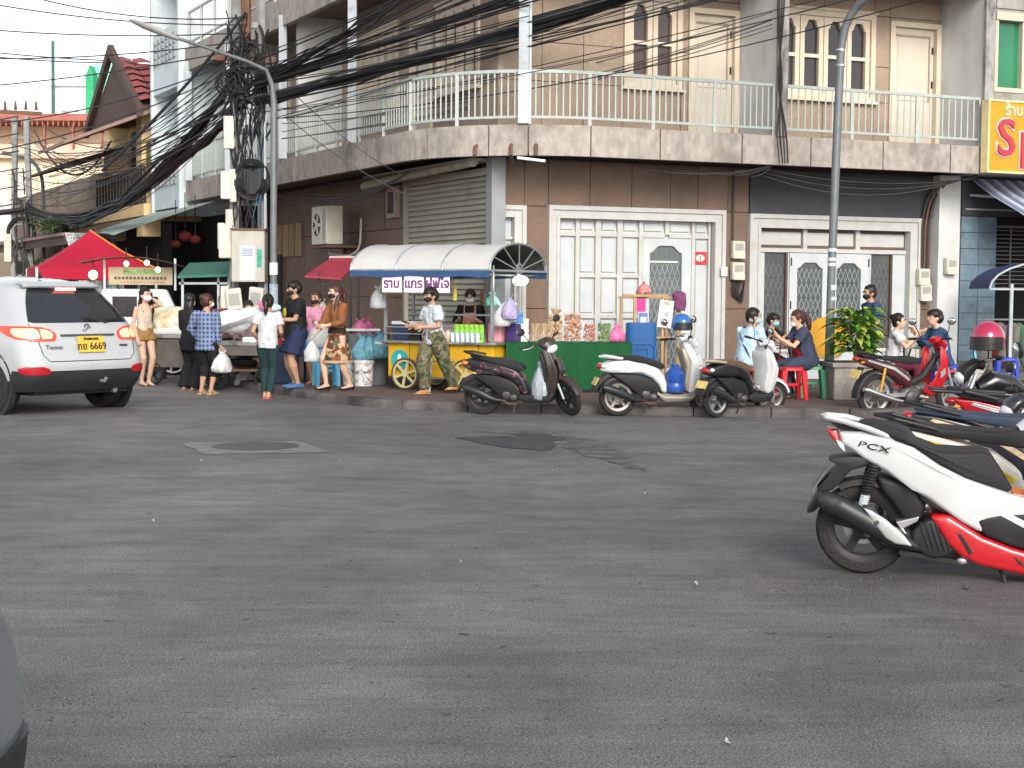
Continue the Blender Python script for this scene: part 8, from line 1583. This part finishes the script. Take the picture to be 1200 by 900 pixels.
def make_car(label, p, rz, sc, paint, clad, name='car', detail=True, wheelx=(.82, 3.46)):
    t = thing(name, label, 'car', p, rz, None, sc)          # local: rear at y=0 (faces -Y), nose at +Y
    YR = [(.28,.14),(.42,.03),(.58,.0),(.72,.02),(.86,.07),(1.0,.12),(1.12,.17),(1.25,.30),(1.40,.46),(1.54,.58),(1.60,.66),(1.66,.95),(1.70,1.5)]
    YF = [(.28,4.26),(.42,4.36),(.58,4.40),(.80,4.34),(.95,4.15),(1.02,3.55),(1.12,3.20),(1.25,2.95),(1.40,2.65),(1.54,2.35),(1.60,2.2),(1.66,1.9),(1.70,1.6)]
    HW = [(.28,.85),(.42,.895),(.58,.905),(.80,.905),(.95,.895),(1.05,.87),(1.12,.845),(1.25,.80),(1.40,.74),(1.54,.67),(1.60,.63),(1.66,.50),(1.70,.05)]
    RC = [(.28,.30),(.58,.30),(.95,.34),(1.12,.36),(1.40,.32),(1.60,.28),(1.70,.04)]
    def outline(z, n=88):
        y0, y1, hw, rc = interp_s(YR,z), interp_s(YF,z), interp_s(HW,z), interp_s(RC,z); rc = min(rc, hw*.96, (y1-y0)*.45); pts = []
        def seg(a, b, k): return [a.lerp(b, i/k) for i in range(k)]
        A = lambda x, y: Vector((x, y, z)); k8 = 10
        def arc(cx, cy, a0, a1, k): return [A(cx+rc*math.copysign(abs(math.cos(a))**.8, math.cos(a)), cy+rc*math.copysign(abs(math.sin(a))**.8, math.sin(a))) for a in [a0+(a1-a0)*i/k for i in range(k)]]
        bow = .07
        pts += [A(x, y0+bow*(abs(x)/hw)**2.2) for x in [-(hw-rc)+2*(hw-rc)*i/20 for i in range(20)]]
        c = y0+bow*((hw-rc)/hw)**2.2
        pts += arc(hw-rc, c+rc, -math.pi/2, 0, k8); pts += seg(A(hw, c+rc), A(hw, y1-rc), 24); pts += arc(hw-rc, y1-rc, 0, math.pi/2, k8)
        pts += seg(A(hw-rc, y1), A(-(hw-rc), y1), 8); pts += arc(-(hw-rc), y1-rc, math.pi/2, math.pi, k8); pts += seg(A(-hw, y1-rc), A(-hw, c+rc), 24); pts += arc(-(hw-rc), c+rc, math.pi, 1.5*math.pi, k8)
        return pts
    zs = [.30+.02*i for i in range(71)]
    def shell(z0, z1): return [outline(z) for z in zs if z0-1e-6 <= z <= z1+1e-6]
    bodym = MB().loft(shell(.30,1.70)); body = part('body', bodym, paint, t, smooth=True, angle=50)
    # surface point by arc length from the rear centre line at height z
    cache = {}
    def surf(u, z, off=.0):
        kz = round(z, 3)
        if kz not in cache:
            o = outline(z); st_ = o[10:]+o[:10]; L_ = [0]
            for a, b in zip(st_, st_[1:]): L_.append(L_[-1]+(b-a).length)
            cache[kz] = (st_, L_)
        st_, L_ = cache[kz]; s = abs(u); j = 0
        while j < len(L_)-2 and L_[j+1] < s: j += 1
        k = (s-L_[j])/max(1e-6, L_[j+1]-L_[j]); q = st_[j].lerp(st_[j+1], k); tg = (st_[j+1]-st_[j]).normalized(); nn = Vector((tg.y, -tg.x, 0))
        q = q+nn*off
        if u < 0: q = Vector((-q.x, q.y, q.z))
        return q
    def spatch(name, rows, m, off=.006, n=14, parent=None, th=None, **kw):     # rows: (z, u0, u1)
        rings = []
        R2 = []
        for (a, b) in zip(rows, rows[1:]):
            k = max(1, int(abs(b[0]-a[0])/.03))
            for i in range(k): f = i/k; R2.append(tuple(a[j]+(b[j]-a[j])*f for j in range(3)))
        R2.append(rows[-1])
        front = [[surf(u0+(u1-u0)*i/n, z, off) for i in range(n+1)] for z, u0, u1 in R2]
        back = [[surf(u0+(u1-u0)*i/n, z, -.012) for i in range(n+1)] for z, u0, u1 in R2]
        rings = [f+b[::-1] for f, b in zip(front, back)]
        return part(name, MB().loft(rings), m, parent or t, smooth=True, angle=45)
    # cladding, glass, lamps
    spatch('rear_bumper', [(.29,-1.12,1.12),(.36,-1.13,1.13),(.50,-1.14,1.14),(.545,-1.12,1.12)], clad, .014, 60)
    for s in (-1, 1):
        spatch('front_bumper', [(.29,s*4.5,s*5.9),(.42,s*4.5,s*5.9),(.56,s*4.6,s*5.9)], clad, .014, 24)
        spatch('sill_cladding', [(.29,s*1.9,s*3.6),(.42,s*1.9,s*3.6)], clad, .01, 10)
    spatch('rear_window', [(1.125,-.70,.70),(1.14,-.755,.755),(1.22,-.72,.72),(1.36,-.64,.64),(1.50,-.55,.55),(1.545,-.50,.50)], CGL, .006, 30)
    spo = part('spoiler', MB().loft([[surf(u, 1.56, .0)+Vector((0,dy,dz)) for u in [-.60+1.2*i/20 for i in range(21)]] for dy, dz in ((.02,-.012),(-.10,-.005),(-.115,.012),(-.09,.03),(.10,.075))], closed=False, caps=False), paint, t, smooth=True)
    part('brake_light', MB().box((-.15,-.012,-.018),(.15,.012,.018)), BRAKE, t, bevel=.006).location = surf(0,1.535,.045)
    for s in (-1, 1):
        spatch('tail_lamp', [(.905,s*.50,s*.80),(.93,s*.47,s*.98),(.97,s*.455,s*1.12),(1.01,s*.47,s*1.22),(1.05,s*.53,s*1.30),(1.075,s*.62,s*1.32),(1.085,s*.80,s*1.34)], TAIL_ON, .012, 16)
        spatch('tail_inner', [(.935,s*.70,s*.84),(.96,s*.68,s*.97),(1.0,s*.68,s*1.02),(1.04,s*.69,s*1.02),(1.06,s*.73,s*.98)], TAIL_IN, .018, 12); spatch('tail_inner', [(.935,s*.53,s*.655),(.98,s*.50,s*.66),(1.02,s*.52,s*.66),(1.05,s*.60,s*.66)], TAIL_IN, .018, 8)
        spatch('reflector', [(.50,s*.64,s*.90),(.53,s*.60,s*.98),(.575,s*.63,s*1.02),(.60,s*.70,s*.90)], TAILR, .02, 10)
        spatch('quarter_window', [(1.17,s*1.72,s*1.95),(1.24,s*1.55,s*2.0),(1.34,s*1.53,s*2.0),(1.42,s*1.60,s*2.0)], CGL, .006, 10)
        spatch('rear_door_window', [(1.13,s*2.06,s*2.80),(1.28,s*2.04,s*2.80),(1.44,s*2.02,s*2.74)], CGL, .006, 10); spatch('front_door_window', [(1.13,s*2.86,s*3.72),(1.28,s*2.86,s*3.5),(1.44,s*2.80,s*3.2)], CGL, .006, 10)
        spatch('belt_trim', [(1.10,s*1.75,s*3.6),(1.115,s*1.75,s*3.6)], BLACK, .009, 14); spatch('door_handle', [(.985,s*2.1,s*2.3),(1.01,s*2.1,s*2.3)], paint, .03, 6)
        spatch('roof_rail', [(1.612,s*1.15,s*2.6),(1.628,s*1.15,s*2.6)], SILV, .03, 14)
    SEAM = mat('panel_gap', (.03,.03,.032), .7)
    spatch('hatch_seam', [(.655,-.60,.60),(.665,-.60,.60)], SEAM, .0035, 30)
    for s in (-1, 1):
        spatch('hatch_seam', [(.66,s*.60,s*.61),(.74,s*.68,s*.69),(.90,s*.705,s*.715),(1.12,s*.76,s*.768)], SEAM, .0035, 2); spatch('door_seam', [(.45,s*2.02,s*2.03),(1.1,s*2.02,s*2.03)], SEAM, .003, 2); spatch('door_seam', [(.45,s*2.85,s*2.86),(1.1,s*2.85,s*2.86)], SEAM, .003, 2)
    spatch('plate_recess', [(.80,-.33,.33),(.96,-.36,.36)], paint, .002, 10); spatch('plate_garnish', [(.962,-.40,.40),(.985,-.40,.40)], mat('dark_chrome', (.12,.12,.13), .3, metal=.7), .02, 14)
    if detail:
        np_ = part('number_plate', MB().box((-.19,-.01,-.10),(.19,.01,.10)), mat('plate_gold', (.72,.44,.06), .45, var=.06), t); np_.location = surf(0,.86,.03); np_.rotation_euler = (R_(-12),0,0)
        for tx, sz, dz in (('กย 6669', .125, -.03), ('กำแพงนคร', .05, .065)):
            me = text_mesh(tx, sz, .002, .002); me.transform(Matrix.Translation((0,-.013,dz)) @ Matrix.Rotation(R_(90),4,'X')); link('plate_text', me, BLACK, np_)
        me = text_mesh('Tucson', .075, .002, .001); me.transform(Matrix.Translation(surf(-.52,.83,.012)) @ Matrix.Rotation(R_(-8),4,'Z') @ Matrix.Rotation(R_(84),4,'X')); link('model_badge', me, mat('dark_chrome', (.1,.1,.1)), t)
        part('maker_badge', MB().lathe([(.045,-.006),(.058,-.008),(.064,0),(.058,.004),(.045,-.006)], (0,0,0), 'Y', n=24), CHROME, t).location = surf(0,1.05,.015); part('badge_bar', MB().beam((-.03,0,-.035),(.03,0,.035), .012), CHROME, t).location = surf(0,1.05,.018)
        part('wiper', MB().sweep([surf(.22,1.145,.03), surf(.05,1.17,.02), surf(.02,1.165,.02)], [.016,.012,.01], n=6).sweep([surf(.30,1.14,.025), surf(.48,1.16,.02), surf(.58,1.15,.02)], [.03,.02,.01], n=6), BLACK, t, smooth=True)
        part('aerial', MB().sweep([(0,1.05,1.68),(0,1.08,1.75)], [.03,.008], n=8), BLACK, t); part('tow_hook', MB().sweep([surf(.14,.40,.02), surf(.14,.40,.09), surf(.14,.44,.10)], .022, n=8), STEEL, t); part('small_badge', MB().box((-.06,-.006,-.012),(.06,.006,.012)), mat('dark_chrome', (.1,.1,.1)), t).location = surf(.52,.84,.012)
    part('underbody', MB().box((-.70,.22,.24),(.70,4.2,.34)), BLACK, t); part('rear_axle', MB().sweep([(-.7,wheelx[0],.33),(.7,wheelx[0],.33)], .05, n=8), BLACK, t); part('exhaust_tip', MB().sweep([(.45,.5,.27),(.45,.15,.27)], .035, n=10), ALU, t)
    for s in (-1, 1):
        for y in wheelx:
            arch = MB().lathe([(.40,-.02),(.43,-.02),(.43,.05),(.40,.05),(.40,-.02)], (0,0,0), 'X', n=36); arch.v = [v for v in arch.v]
            part('wheel_arch', arch.xf(Matrix.Translation((s*.885,y,.36))), clad, t, smooth=True); part('arch_liner', MB().lathe([(0,-.02),(.40,-.02),(.40,.03)], (s*.87,y,.36), 'X', n=36), BLACK, t)
            w_ = MB().lathe([(.22,-.11),(.30,-.115),(.335,-.10),(.345,-.05),(.345,.05),(.335,.10),(.30,.115),(.22,.11),(.22,-.11)], (s*.80,y,.345), 'X', n=44); wh = part('wheel', w_, RUBBER, t, smooth=True)
            part('rim', MB().lathe([(.0,s*.075),(.05,s*.08),(.06,s*.06),(.2,s*.085),(.235,s*.1),(.235,-.1*s)], (s*.80,y,.345), 'X', n=36), ALU, wh, smooth=True); m = MB()
            for k in range(5): a = k*1.2566; m.beam((s*.895,y+math.cos(a)*.04,.345+math.sin(a)*.04),(s*.90,y+math.cos(a)*.21,.345+math.sin(a)*.21), .05, .03, up=(1,0,0))
            part('spokes', m, SILV, wh)
    return t
# rear of the silver-white car: centre of its rear bumper
crz = R_(53); rc_ = G(122,476.5)-Matrix.Rotation(crz,3,'Z') @ Vector((.836,.857,0)); rc_.z = 0
make_car('silver-white hatchback car with lit tail lamps and yellow plate beside food carts', rc_, crz, 1.045, CARW, CLAD, 'silver_car')
g_ = G(28,905); 
dk_p = Vector((-1.62-.48, 5.10, 0))
make_car('blue-grey car with black lower bumper standing apart on the road', Vector((-1.755,-.66,0)), R_(4), 1.0, mat('dark_grey_paint', (.22,.25,.275), .25, metal=.4, coat=.7, var=.04), CLAD, 'grey_car', detail=False)
